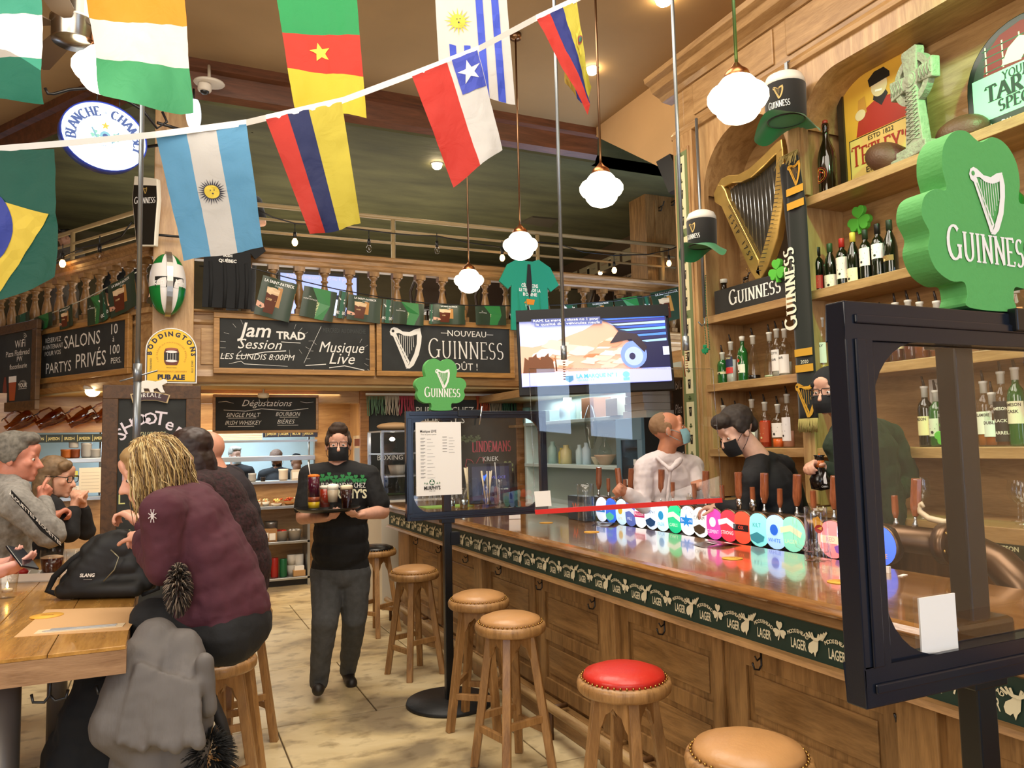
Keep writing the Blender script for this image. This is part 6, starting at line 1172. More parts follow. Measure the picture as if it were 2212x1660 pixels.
# ================================================================ flags on two lines
def flag(name, label, c4, cols, horiz, emblem=None, d=(2.6, 2.6), wave=.012, seed=1, bow=0.):
    """c4: picture corners TL TR BR BL; d: distance of left and right edge; cols: bands with shares"""
    P = [ad(c4[0][0], c4[0][1], d[0]), ad(c4[1][0], c4[1][1], d[1]), ad(c4[2][0], c4[2][1], d[1]-.03), ad(c4[3][0], c4[3][1], d[0]-.03)]
    N = (P[1]-P[0]).cross(P[3]-P[0]).normalized(); N = -N if N.dot(P[0]-V((0, 0, CH))) > 0 else N
    w = ((P[1]-P[0]).length+(P[2]-P[3]).length)/2; h = ((P[3]-P[0]).length+(P[2]-P[1]).length)/2
    O = P[0].copy(); t = thing(name, label, 'flag', O, group='national flags strung under the ceiling')
    def fn(u, v, dd):  # u 0..1 across, v 0..1 down
        a = P[0].lerp(P[1], u); b_ = P[3].lerp(P[2], u); p = a.lerp(b_, v)-O
        k = v*wave*(2.0*sin(u*7+seed+v*2)+1.2*sin(v*9+seed*2+u*3))+.004*noise.noise(V((u*9, v*9, seed)))*2
        dn = V((0, 0, -bow*sin(pi*u)*v)); return p+dn+N*(k+dd)
    tot = sum(c[1] for c in cols); ed = [0]
    for c in cols: ed.append(ed[-1]+c[1]/tot)
    for i, (c, s_) in enumerate(cols):
        b = MB(); a0, a1 = ed[i], ed[i+1]
        if horiz: b.grid(lambda u, v: fn(u, a0+(a1-a0)*v, 0), 20, max(3, int(22*(a1-a0))))
        else: b.grid(lambda u, v: fn(a0+(a1-a0)*u, v, 0), max(3, int(18*(a1-a0))), 26)
        b.build('stripe', cloth(c), t, recalc=False)
    if emblem:
        A = Art(lambda u, v, dd: fn(u, v, dd*4)); A.sub = .07; emblem(A, w, h); A.build('emblem', t)
    return t
_cl = {}
def cloth(c):
    if c in _cl: return _cl[c]
    m, nt, b = base('flag_cloth_'+c); L = nt.links; out = nt.nodes['Material Output']; lc = tuple(x*.62 for x in lin(c)[:3])+(1,); b.inputs['Base Color'].default_value = lc; b.inputs['Roughness'].default_value = .7
    tr = nt.nodes.new('ShaderNodeBsdfTranslucent'); tr.inputs[0].default_value = lc; x = nt.nodes.new('ShaderNodeMixShader'); x.inputs[0].default_value = .35
    n = nt.nodes.new('ShaderNodeTexNoise'); n.inputs['Scale'].default_value = 9; n.inputs['Detail'].default_value = 4; n.inputs['Distortion'].default_value = 1.5; bp = nt.nodes.new('ShaderNodeBump'); bp.inputs['Strength'].default_value = .35; bp.inputs['Distance'].default_value = .02
    tc = nt.nodes.new('ShaderNodeTexCoord'); L.new(tc.outputs['Object'], n.inputs[0]); L.new(n.outputs[0], bp.inputs['Height']); L.new(bp.outputs[0], b.inputs['Normal']); L.new(bp.outputs[0], tr.inputs[1])
    L.new(b.outputs[0], x.inputs[1]); L.new(tr.outputs[0], x.inputs[2]); L.new(x.outputs[0], out.inputs[0]); _cl[c] = m; return m
YL = mat('CDB43C', .7, name='flag_yellow'); WF = mat('CFCAC4', .7, name='flag_white'); BF = mat('24348A', .7, name='flag_blue'); INK = mat('2A2A3A', .7, name='flag_ink')
def ds(A, cx, cy, r, m, w, h, n=28, pts=None):  # disc round in cloth space
    A.poly([(cx+r/w*cos(2*pi*i/n), cy+r/h*sin(2*pi*i/n)) for i in range(n)], m)
def sunf(cx, cy, r, m, rays, wav=True):
    def f(A, w, h):
        for i in range(rays):
            a = 2*pi*i/rays; c, s = cos(a), sin(a); q = [(.5, -.07), (1.0+(.0 if i % 2 else .1), 0), (.5, .07)]
            A.poly([(cx+r*(x*c-y*s)/w*1.0, cy+r*(x*s+y*c)/h) for x, y in q], m if wav else INK); A.d -= A.step
        A.up(); ds(A, cx, cy, r*.55, m, w, h); A.d += A.step*2
        ds(A, cx-.012, cy-r*.1/h, r*.05, INK, w, h, 8); ds(A, cx+.03, cy-r*.1/h, r*.05, INK, w, h, 8); ds(A, cx+.01, cy+r*.2/h, r*.07, INK, w, h, 8)
    return f
def starf(cx, cy, r, m, rot=90):
    def f(A, w, h): A.poly([(cx+r*(1 if i % 2 == 0 else .42)*cos(R_(rot+36*i))/w, cy-r*(1 if i % 2 == 0 else .42)*sin(R_(rot+36*i))/h) for i in range(10)], m)
    return f
flag('national_flag', 'green white green striped flag at the left edge', [(-110, -58), (92, -62), (84, 218), (-118, 225)], [('2E8E74', 1), ('E8E2DA', 1), ('2E8E74', 1)], True, d=(2.7, 2.7), seed=2)
flag('national_flag', 'orange white and green horizontally striped flag in front of the hidden lamp', [(183, -42), (396, -38), (412, 238), (210, 200)], [('F2961A', 1), ('EAE4DA', 1), ('3E9E66', 1.0)], True, d=(2.85, 2.85), seed=3, bow=.02)
def brasil(A, w, h):
    A.poly([(.38, .30), (.94, .5), (.38, 1.02), (-.2, .5)], YL); ds(A, .22, .52, .145, BF, w, h, 36)
    A.line([(.33, .28), (.37, .42), (.36, .55), (.27, .68), (.18, .76)], .055, WF); 
    for i, ch in enumerate('ORDEMEPROGRESSO'):
        s = i/14; x, y = .345+.03*sin(s*2.6)-.12*s*s, .32+.42*s; vs, fs, ww = sans(ch, .02); k = .045
        A.raw([(x-(p[1]-.3)*k*-1*.7, y+(p[0]-ww/2)*k*.6) for p in vs], fs, mat('1E6A3A', .7))
    for p in ((.3, .66), (.12, .55), (.2, .68), (.25, .42)): ds(A, *p, .004, WF, w, h, 6)
flag('national_flag', 'dark green flag with yellow diamond and blue globe lettered ORDEM E PROGRESSO', [(-120, 330), (117, 322), (124, 600), (-110, 690)], [('1F6A5A', 1)], True, brasil, d=(2.5, 2.5), seed=4, wave=.008)
flag('national_flag', 'light blue and white flag with a sun face', [(336, 292), (532, 268), (570, 536), (399, 566)], [('6FB8E8', 1), ('F0EEEA', .98), ('6FB8E8', 1.02)], False, sunf(.49, .50, .045, YL, 28, False), d=(2.75, 2.8), seed=5, wave=.008)
flag('national_flag', 'red navy and yellow flag hanging lowest of the middle pair', [(574, 258), (738, 220), (779, 483), (671, 510)], [('E23A2A', .88), ('24306A', .85), ('EAD84A', 1.35)], False, d=(2.9, 2.95), seed=6, wave=.008)
flag('national_flag', 'green red and yellow flag with a yellow star', [(596, -14), (770, -16), (792, 256), (636, 232)], [('2FA860', 1.0), ('E2402E', .93), ('F0DC3E', .95)], True, starf(.46, .50, .045, YL, 100), d=(3.25, 3.27), seed=7, wave=.008)
def chile(A, w, h):
    A.poly([(.60, 0), (.99, 0), (.99, .36), (.60, .345)], mat('2A3A9A', .7)); A.poly([(.80+.052/w*(1 if i % 2 == 0 else .4)*cos(R_(90+36*i)), .17-.052/h*(1 if i % 2 == 0 else .4)*sin(R_(90+36*i))) for i in range(10)], WF)
flag('national_flag', 'red white and blue flag with a single white star', [(890, 165), (1032, 108), (1086, 322), (980, 404)], [('E4382A', .53), ('F4F2EE', .47)], False, chile, d=(3.1, 3.15), seed=8, wave=.006)
def uru(A, w, h):
    for a in (.16, .36): A.poly([(a, .50), (a+.09, .51), (a+.09, 1.0), (a, 1.0)], mat('2E44B0', .7)); A.d -= A.step
    for a in (.56, .78): A.poly([(a, .0), (a+.10, .0), (a+.10, 1.0), (a, 1.0)], mat('2E44B0', .7)); A.d -= A.step
    A.up(); sunf(.30, .26, .062, YL, 16)(A, w, h)
flag('national_flag', 'white flag with blue stripes and a yellow sun', [(940, -6), (1094, -10), (1113, 222), (950, 190)], [('F2F0EC', 1)], True, uru, d=(3.5, 3.5), seed=9, wave=.008)
def ecu(A, w, h):
    ds(A, .88, .42, .02, mat('8A3A3A', .7), w, h, 16); ds(A, .90, .42, .012, mat('3A6A5A', .7), w, h, 16); A.line([(.95, .30), (.8, .36), (.74, .46), (.80, .5)], .05, YL); A.poly([(.74, .52), (.84, .5), (.84, .56), (.76, .58)], YL)
flag('national_flag', 'narrow folded red blue and yellow flag with a crest at the line end', [(1160, 42), (1246, 2), (1276, 190), (1272, 244)], [('E4382A', .9), ('2E3A94', .9), ('EADC50', 1)], False, ecu, d=(3.45, 3.5), seed=10, wave=.01)
flag('national_flag', 'yellow and blue lower fold hanging behind the crest flag', [(1218, 118), (1250, 150), (1268, 236), (1220, 180)], [('D8B850', 1), ('2E3A94', .8)], False, d=(3.58, 3.58), seed=11, wave=.004)
b = MB(); pts = [(-160, 345, 2.48), (0, 320, 2.52), (150, 308, 2.6), (335, 290, 2.73), (532, 264, 2.8), (574, 254, 2.9), (740, 216, 2.95), (890, 160, 3.1), (1035, 104, 3.15), (1158, 38, 3.45), (1248, -4, 3.5), (1330, -50, 3.7)]
vs = []; fs = []
for i, (px, py, d) in enumerate(pts): vs += [ad(px, py-6, d), ad(px, py+8, d+.002), ad(px, py+8, d+.008), ad(px, py-6, d+.008)]
for i in range(len(pts)-1):
    for j in range(4): fs.append((i*4+j, i*4+(j+1) % 4, i*4+4+(j+1) % 4, i*4+4+j))
b.add(vs, fs); tag(b.build('flag_tape', mat('E4E0DA', .7)), 'white tape rising to the right and carrying five flags', 'tape')
b = MB(); P = [ad(px, py, d) for px, py, d in ((-200, -70, 2.6), (172, -46, 2.85), (592, -20, 3.25), (940, -14, 3.5), (1200, -40, 3.6))]; b.tube(P, .006, 5); tag(b.build('flag_tape', mat('E4E0DA', .7)), 'upper white tape above the picture edge carrying four flags', 'tape')
# ================================================================ hanging rods with clear panel
def rod(label, px0, py0, px1, py1, d, hook=True):
    q = ad(px1, py1, d); t = thing('hanging_rod', label, 'rod', (q.x, q.y, q.z)); b = MB(); b.cyl((0, 0, 0), (0, 0, 5.36-q.z), .0105, n=10); b.build('tube', GREYM, t); b = MB(); b.cyl((0, 0, -.02), (0, 0, .06), .018, n=8); b.build('coupling', GREYM, t)
    if hook: b = MB(); [b.tube([(0+.006*cos(a+k), .006*sin(a+k), -.02-.014*k) for a in (0, 1.6, 3.1, 4.7, 6.3)], .003, 4) for k in range(9)]; b.build('chain', mat('A87A5A', .3, 1), t)
    return t
rod('grey hanging rod with chain in front of the television', 1190, 0, 1218, 770, 4.4)
rod('grey hanging rod with chain just left of the tape pilaster', 1455, 0, 1482, 750, 4.25)
t = rod('thick grey hanging rod at left crossing the chalkboards', 313, 240, 297, 815, 3.4, False); b = MB(); b.cyl((0, 0, -.40), (0, 0, .0), .016, n=10); b.build('lower_tube', GREYM, t); b = MB(); b.cyl((-.07, .0, -.02), (.08, 0, .03), .004, n=6); b.build('cross_pin', GREYM, t)
ACR = glass('E8F0F4', .10, .0, 'acrylic_sheet', 2.2); ACE = glass('D8E4EC', .5, .1, 'acrylic_edge', 3.0)
def sheet(name, label, c, dd, cat='screen'):
    P = [ad(px, py, d) for (px, py), d in zip(c, dd)]; O = P[3]; X = (P[2]-P[3]); Y = P[0]-P[3]; t = frame3(name, label, cat, O, X, Y); M = t.rotation_euler.to_matrix().transposed(); Q = [M @ (p-O) for p in P]
    b = MB(); b.quad(*[(q.x, q.y, 0) for q in Q]); b.build('clear_sheet', ACR, t, recalc=False); return t, Q
t, Q = sheet('hanging_screen', 'clear hanging acrylic panel with red tape along its lower edge over the taps', [(1143, 797), (1540, 797), (1561, 1086), (1157, 1112)], (4.5, 4.3, 4.3, 4.5))
b = MB(); a0, a1 = Q[3], Q[2]; b.add([(a0.x, 0, -.003), (a1.x, a1.y, -.003), (a1.x-.002, a1.y+.026, -.003), (a0.x-.002, .028, -.003), (a0.x, 0, .004), (a1.x, a1.y, .004), (a1.x-.002, a1.y+.026, .004), (a0.x-.002, .028, .004)], [(0, 1, 2, 3), (7, 6, 5, 4), (0, 4, 5, 1), (3, 2, 6, 7), (0, 3, 7, 4), (1, 5, 6, 2)]); b.build('red_tape', mat('D8261E', .5), t)
b = MB()
for i, j in ((0, 1), (1, 2), (0, 3)): p, q = Q[i], Q[j]; b.cyl((p.x, p.y, 0), (q.x, q.y, 0), .0022, n=4)
b.build('sheet_edge', ACE, t)
MB().box(.005, .10, .045, .135, .004, .006).build('white_card', WHT, t); b = MB(); b.cyl((.22, Q[0].y, 0), (.22, Q[0].y+.0, 0), .001); b.cyl((.205, Q[0].y-.03, 0), (.205, Q[0].y+.06, 0), .004, n=6); b.cyl((.93, Q[1].y-.03, 0), (.93, Q[1].y+.09, 0), .004, n=6); b.build('hanger', mat('A87A5A', .3, 1), t)
# ================================================================ framed screens on stands
def cat_rom(pts, n=5):
    N = len(pts); out = []
    for i in range(N):
        p0, p1, p2, p3 = pts[i-1], pts[i], pts[(i+1) % N], pts[(i+2) % N]
        for k in range(n):
            t = k/n; out.append(tuple(.5*(2*p1[j]+(p2[j]-p0[j])*t+(2*p0[j]-5*p1[j]+4*p2[j]-p3[j])*t*t+(3*p1[j]-p0[j]-3*p2[j]+p3[j])*t**3) for j in (0, 1)))
    return out
SHAM = [(-.36, 0), (-.38, .14), (-.42, .27), (-.62, .27), (-.84, .38), (-.94, .58), (-.90, .76), (-1.0, .94), (-.95, 1.14), (-.78, 1.25), (-.60, 1.27), (-.64, 1.5), (-.60, 1.74), (-.44, 1.92), (-.22, 1.97), (0, 1.88), (.22, 1.97), (.44, 1.92), (.60, 1.74), (.64, 1.5), (.60, 1.27), (.78, 1.25), (.95, 1.14), (1.0, .94), (.90, .76), (.94, .58), (.84, .38), (.62, .27), (.42, .27), (.38, .14), (.36, 0)]
FG = mat('58A85A', .75, bump=.15, bscale=90, name='green_foam_sign')
NVY = mat('141A26', .22, name='dark_gloss_frame'); BKP = mat('0E1114', .3, name='black_plastic')
def screen(label, TLp, BLp, yv, w, polepx, slabel, card, far):
    A0 = at(*TLp, 'y', yv); B0 = at(*BLp, 'y', yv); x0 = (A0.x+B0.x)/2; z0, z1 = B0.z, A0.z; h = z1-z0
    t = frame3('stand_screen', label, 'screen', (x0, yv, z0), (1, 0, 0), (0, 0, 1)); f = .062 if not far else .045
    out = [(x_, y_) for x_, y_ in arch_rr(0, 0, w, h, .02)]; inn = arch_rr(f, f, w-f, h-f, .13)
    b = MB()
    for q in ((0, w, 0, f), (0, w, h-f, h), (0, f, f, h-f), (w-f, w, f, h-f)): b.box(q[0], q[1], q[2], q[3], -.02, .02)
    for q in ((0, w, f*.35, f*.6), (0, w, h-f*.6, h-f*.35), (f*.35, f*.6, f, h-f), (w-f*.6, w-f*.35, f, h-f)): b.box(q[0]+.02, q[1]-.02, q[2], q[3], .02, .025)
    b.build('frame', NVY, t, .004)
    b = MB(); r = .12
    for cx, cy, sx, sy in ((f, f, 1, 1), (w-f, f, -1, 1), (w-f, h-f, -1, -1), (f, h-f, 1, -1)):
        b.prism([(cx, cy), (cx+sx*r, cy)]+[(cx+sx*r-sx*r*sin(pi/2*i/8), cy+sy*r-sy*r*cos(pi/2*i/8)) for i in range(9)], -.012, .012)
    b.build('corner_gusset', NVY, t)
    MB().quad((f*.9, f*.9, 0), (w-f*.9, f*.9, 0), (w-f*.9, h-f*.9, 0), (f*.9, h-f*.9, 0)).build('clear_sheet', ACR, t, recalc=False)
    xp = at(polepx, BLp[1], 'y', yv+.045).x-x0; pw = .026; b = MB(); b.box(xp-pw, xp+pw, -z0+.02, h-.03, -.072, -.03); b.build('pole', BKP, t, .004)
    b = MB(); b.T = Matrix.Translation((xp, -z0, -.05)) @ Matrix.Rotation(-pi/2, 4, 'X'); b.lathe([(0, 0), (.27, 0), (.275, .008), (.27, .022), (.04, .028), (0, .03)], 40); b.build('base_plate', mat('1E2022', .5, .3, bump=.2, bscale=30), t)
    [MB().box(*q).build('clamp', BKP, t, .003) for q in ((xp-.045, xp+.045, -.03, .035, -.08, -.02), (xp-.045, xp+.045, h-.06, h+.01, -.08, -.02), (xp+.06, xp+.22, h-.035, h+.008, -.03, .035))]; b = MB(); b.cyl((xp+.2, h-.09, .04), (xp+.22, h+.03, .045), .006, n=8); b.build('thumb_screw', STEEL, t)
    # foam shamrock on top
    s = .172; sh = frame3('foam_shamrock', slabel, 'decoration', (x0+(.375 if not far else .235), yv+.012, z1+.005), (1, 0, 0), (0, 0, 1), 'foam shamrocks on the screens'); b = MB(); b.prism([(p[0]*s, p[1]*s*.98) for p in cat_rom(SHAM)], -.022, .03); b.build('foam_body', FG, sh, .006)
    A = Art(lambda u, v, d: V((u, v, .031+d))); A.text('GUINNESS', s*.05, s*.50, s*.30, WHT, 'serif', first=1.2, wmax=s*1.4); A.harp(s*.05, s*1.18, s*.72, WHT, FG, strings=8); A.build('print', sh); b = MB(); b.box(-.04, .04, -.006, .03, -.034, -.03); b.build('clip', BKP, sh)
    if card: MB().box(*card, .003, .006).build('white_card', WHT, t)
    return t, w, h, x0, z0
def arch_rr(x0, y0, x1, y1, r): return [(x0, y0), (x1, y0), (x1, y1), (x0, y1)]
sA = screen('black framed clear screen on a post at the right edge of the picture', (1786, 652), (1866, 1524), .92, .98, 2118, 'large green foam shamrock lettered GUINNESS on the near right screen', (.15, .24, .062, .155), False)
sB = screen('navy framed clear screen on a black post beside the counter, holding a paper list', (873, 889), (880, 1127), 4.66, .98, 966, 'smaller green foam shamrock lettered GUINNESS on the far screen', None, True)
t = sA[0]; b = MB(); xp = .36; b.box(.27, .44, .0, .09, -.085, -.02); b.build('cup_holder', mat('3A2A18', .12, spec=.8), t, .01)
t = sB[0]; b = MB(); b.box(.30, .36, -.17, -.09, -.09, -.02); b.build('cable_clamp', BKP, t)
q0, q1 = at(900, 1073, 'y', 4.62), at(996, 912, 'y', 4.62); t = frame3('printed_list', 'white paper list headed Musique LIVE with MURPHY\'S logo taped to the far screen', 'poster', (q0.x, 4.625, q0.z), (1, .0, -.0), (-.03, 0, 1)); w, h = q1.x-q0.x, q1.z-q0.z
MB().box(0, w, 0, h, -.002, 0).build('paper', WHT, t); A = Art(); A.text('Musique LIVE', w*.27, h*.86, h*.035, K_, bold=.02, wmax=w*.36); A.text('Tous les jours à partir', w*.28, h*.825, h*.018, K_, wmax=w*.36); GY = mat('8A8A8A', .6)
for i in range(12): y = h*(.78-.048*i); A.rect(w*.1, y, w*.2, y+h*.006, mat('555555', .6)); A.rect(w*.1, y-h*.014, w*.17, y-h*.010, GY); A.rect(w*.24, y-h*.014, w*(.33+.04*(i % 3)), y-h*.010, GY); A.d -= A.step*3
for i in range(6): y = h*(.79-.04*i); A.rect(w*.58, y, w*.68, y+h*.006, mat('555555', .6)); A.rect(w*.72, y-h*.012, w*(.82+.03*(i % 2)), y-h*.008, GY); A.d -= A.step*2
A.up(3); A.disc(w*.34, h*.18, w*.06, mat('2E6A4A', .6)); A.clover(w*.34, h*.18, w*.045, WHT); A.text("MURPHY'S", w*.34, h*.08, h*.05, K_, bold=.03, wmax=w*.36); A.text('IRISH PUB', w*.34, h*.055, h*.014, K_)
for s in (-1, 1): A.clover(w*(.34+s*.11), h*.165, w*.02, mat('5A8A6A', .6)); A.clover(w*(.34+s*.16), h*.17, w*.018, mat('5A8A6A', .6))
A.build('print', t)
# ================================================================ television
TLq, TRq, BLq, BRq = ad(1116, 673, 5.5), ad(1444, 659, 5.5), ad(1122, 856, 5.35), ad(1449, 856, 5.35); w = (TRq-TLq).length; h = (TLq-BLq).length
t = frame3('television', 'large television showing a dusty car advert above the bar', 'television', BLq, TRq-TLq, TLq-BLq); b = MB(); b.box(0, w, 0, h, -.04, 0); b.build('casing', mat('0C0D10', .4, spec=.25), t, .005)
def em(c, e): return mat(c, .3, emit=e*.6)
A = Art(lambda u, v, d: V((u*w, v*h, d))); A.rect(.02, .10, .98, .90, em('B4BCF8', 1.0)); A.poly([(.02, .80), (.5, .80), (.55, .66), (.4, .6), (.02, .70)], em('C8D4F8', 1.0)); random.seed(4)
A.poly([(.02, .24), (.02, .58), (.1, .56), (.22, .60), (.34, .68), (.44, .74), (.52, .82), (.58, .84), (.66, .74), (.74, .62), (.80, .40), (.80, .26), (.4, .22)], em('E0A890', .95))
for i in range(26): x, y = random.uniform(.13, .68), random.uniform(.30, .60); r = random.uniform(.02, .06); A.poly([(x+r*1.6*cos(a)+.02*sin(a*3), y+r*(1+.3*sin(a*2+i))*sin(a)) for a in [k*.524 for k in range(12)]], em(random.choice(['D89878', 'F0D0C0', 'E8C0B0', 'B87850', 'F4E0DC']), .95))
for i in range(7): x = .03+.026*i; A.poly([(x, .24), (x+.05, .24), (x+.04, .40+.04*(i % 3)), (x+.015, .44)], em('6A3A18', .5))
A.poly([(.52, .86), (.98, .90), (.98, .26), (.78, .26), (.80, .46), (.70, .62), (.62, .80)], em('10144A', .5))
for i in range(9): y = .86-.035*i; A.poly([(.55+.03*i, y), (.97, y+.02), (.97, y-.01), (.6+.03*i, y-.018)], em(['3A7AF8', '1A2A9A', 'A8D8F8', '2A5AE8', '78C8F8', '14206A', '4A8AF8', '1A1A5A', '9AC8F8'][i], .9)); A.d -= A.step*.3
A.up(2); A.disc(.75, .42, .085, em('7A9AF0', .8), .16); A.disc(.75, .40, .06, em('A8C0F8', .9), .11); A.disc(.74, .40, .02, em('2A2A5A', .5), .04); A.poly([(.6, .56), (.66, .70), (.78, .66), (.84, .5), (.82, .44), (.74, .6)], em('2A1A30', .4)); A.rect(.94, .40, .98, .50, em('D8E0FF', 1))
A.rect(.0, .86, 1, 1.0, mat('0C0D10', .4, spec=.25)); A.rect(.02, .10, .98, .25, em('BCC4FC', 1.05)); A.rect(.10, .845, .55, .885, em('3A4A8A', .8)); A.rect(.12, .80, .56, .84, em('4A5A9A', .8)); TW = em('FFFFFF', 1.2)
A.text('RAM. La marque classé no 1 pour', .325, .85, .03, TW, wmax=.43); A.text('la qualité des véhicules neufs', .335, .805, .03, TW, wmax=.42); A.text('LA MARQUE N° 1', .50, .17, .045, em('58C0D8', .9), bold=.03, wmax=.26); A.text('QUALITÉ', .43, .135, .02, em('78C8D8', .9))
A.poly([(.30, .20), (.35, .20), (.35, .15), (.325, .125), (.30, .15)], em('4A90C0', .8)); A.disc(.69, .19, .022, em('58B0D8', .9), .035); A.rect(.67, .12, .71, .155, em('58B0D8', .9)); A.build('picture', t)
b = MB(); b.box(w*.4, w*.6, h*.3, h*.7, -.07, -.04); b.cyl((w*.5, h*.45, -.06), (w*.5, h*.45, -.42), .025); b.build('wall_arm', BKP, t)
pA = t.location+t.rotation_euler.to_matrix() @ V((w*.5, h*.45, -.40)); b = MB(); b.tube([pA, (3.5, 5.1, 2.24), (3.55, 5.2, 2.2)], .025, 8); o = b.build('support_arm', BKP); o.parent = t; o.matrix_parent_inverse = (Matrix.Translation(t.location) @ t.rotation_euler.to_matrix().to_4x4()).inverted()
# small wedge speaker above the pilaster end
q = at(1462, 372, 'y', 7.4); t = thing('wall_speaker', 'small black wedge speaker under the tan wall near the pilaster', 'speaker', tuple(ad(1462, 375, 6.6))); b = MB(); b.prism([(-.14, .12), (.12, .06), (.02, -.16), (-.02, -.14)], -.1, .1, ax='y'); b.build('cabinet', BLK, t); b = MB(); b.cyl((.0, 0, .05), (.4, .2, .1), .015); b.build('bracket', BLK, t)
# ================================================================ beer taps
tw = thing('beer_tower', 'long antique bronze beer tower pipe behind the counter with curved end leg', 'beer tower')
TX = 2.93; ty0, ty1 = 2.16, 4.95
b = MB(); b.cyl((TX, ty0, 1.175), (TX, 3.92, 1.175), .058, n=20); b.build('pipe', BRONZE, tw); b = MB(); b.cyl((TX, 4.0, 1.175), (TX, ty1, 1.175), .058, n=20); b.build('pipe', BRONZE, tw); b = MB(); b.cyl((TX, 3.9, 1.175), (TX, 4.02, 1.175), .066, n=20); b.build('joint', BRONZE, tw)
b = MB(); b.cyl((TX, 2.13, 1.175), (TX, 2.18, 1.175), .085, n=24); b.build('flange', BRONZE, tw)
b = MB()
for i in range(6): a = i*pi/3+.3; b.ell((TX+.072*cos(a), 2.125, 1.175+.072*sin(a)), (.008, .005, .008), n=8, m=6)
b.build('rivet', BRASS, tw)
b = MB(); b.tube([(TX, 2.15, 1.175), (TX, 2.05, 1.165), (TX, 1.95, 1.125), (TX, 1.87, 1.05), (TX, 1.82, .94), (TX, 1.80, .8), (TX, 1.80, .5)], [.058, .06, .064, .068, .072, .075, .08], 20); b.build('curved_leg', BRONZE, tw)
for y in (4.9, 3.3): b = MB(); b.cyl((TX+.02, y, .45), (TX+.02, y, 1.15), .035, n=12); b.build('support', BRONZE, tw)
MB().box(2.80, 2.98, .8, 7.2, .40, .46).build('under_shelf', SS, tw)
MD = [('1300', 'E8F0FF', '3A8AD8', 'ALE'), (1320, '3A6AE0', '5AC8A8', 'MAX'), (1343, 'C8E8FF', 'D8B03A', 'LITE'), (1363, '5A6AB0', 'E8F0FF', 'MILL'), (1384, 'FFFFFF', 'C82A6A', 'MOLSON'), (1408, 'E8F4FF', '1E4A7A', 'MURPHY'), (1431, 'D8F8FF', '2A9AD8', 'OLDE'), (1458, '2AC88A', 'F0F8F0', 'CARLS'), (1486, 'F4F8FF', '2A8AE0', 'BROWN'), (1514, 'F8FFFA', '4A3A2A', 'CREAM'), (1543, 'D848A8', 'FFFFFF', 'CLEMENT'), (1574, 'E83A4A', 'FFFFFF', 'STRONG'), (1604, 'FF5038', '2A1A1A', 'OX'), (1639, '8AE8E0', '3A8A9A', 'KILT'), (1676, 'A8D0FF', '2A6AE0', 'WHITE'), (1712, '8AD8B8', 'D8E8C0', 'LAGER'), (1798, 'F08A8A', 'F8E0C0', 'RED'), (1826, 'F0F4FF', '8A5AB0', 'PALE'), (1899, '4A78F8', 'F8B050', 'BRUGGE')]
def ytap(px, x=TX, z=1.15):
    y = 3.0
    for _ in range(8): P = V((x, y, z)); d = P-V((0, 0, CH)); sx = W/2+F*d.dot(cR)/d.dot(cf); y += (sx-px)*d.dot(cf)/F/ .9
    return y
for i, (px, c1, c2, wd_) in enumerate(MD):
    y = ytap(int(px), TX-.09, 1.146); t = frame3('tap_medallion', 'lit round tap medallion, %s' % ['pale with blue swirl behind the dark box, leftmost', 'royal blue over pale green', 'pale blue with gold glass', 'slate blue with white band', 'white with crimson leaf mark', 'white with a dark blue banner', 'white and turquoise wave', 'bright green with slanted banner', 'white with a blue star', 'white with brown stag mark', 'magenta with white band', 'crimson and white with a band', 'orange red with black pot', 'pale aqua green', 'icy blue with a blue rose, left of the glass mug', 'mint green ring behind the mug handle', 'salmon pink behind the glass mug', 'white, half hidden by the black screen frame', 'deep blue with orange centre seen through the screen'][i], 'tap badge', (TX-.088, y, 1.146), (0, -1, 0), (0, 0, 1), 'lit tap medallions along the beer tower')
    b = MB(); b.lathe([(0, -.075), (.06, -.07), (.085, -.05), (.092, -.01), (.095, 0), (.088, .004)], 24, cap=False); b.build('shell', BRONZE, t); b = MB(); b.lathe([(.087, .003), (.06, .010), (0, .013)], 24, cap=False); b.build('lit_face', mat(c1, .3, emit=.85), t)
    A = Art(lambda u, v, d: V((u, v, .014+d))); m2 = mat(c2, .4, emit=.5)
    if i % 4 == 0: A.rect(-.06, -.018, .06, .018, m2); A.text(wd_, 0, -.008, .02, mat(c1, .4, emit=.6), wmax=.1)
    elif i % 4 == 1: A.poly([(-.055, -.03), (0, -.01), (.055, -.03), (.045, -.055), (0, -.07), (-.045, -.055)], m2); A.text(wd_, 0, .015, .022, m2, wmax=.11)
    elif i % 4 == 2: A.disc(0, .012, .028, m2, n=14); A.text(wd_, 0, -.05, .02, m2, wmax=.10)
    else: A.line([(-.07, .015), (0, .03), (.07, .0)], .03, m2); A.text(wd_, 0, -.045, .02, m2, wmax=.10)
    if i == 8: A.star(0, .0, .045, mat('1E8AE0', .4, emit=.6)); A.arctext('NEWCASTLE', 0, 0, .066, .014, INK)
    A.build('badge_print', t); 
CUW = wood('7A3E24', 'B06A44', 'z', .25, 6, .4, 'tap_wood')
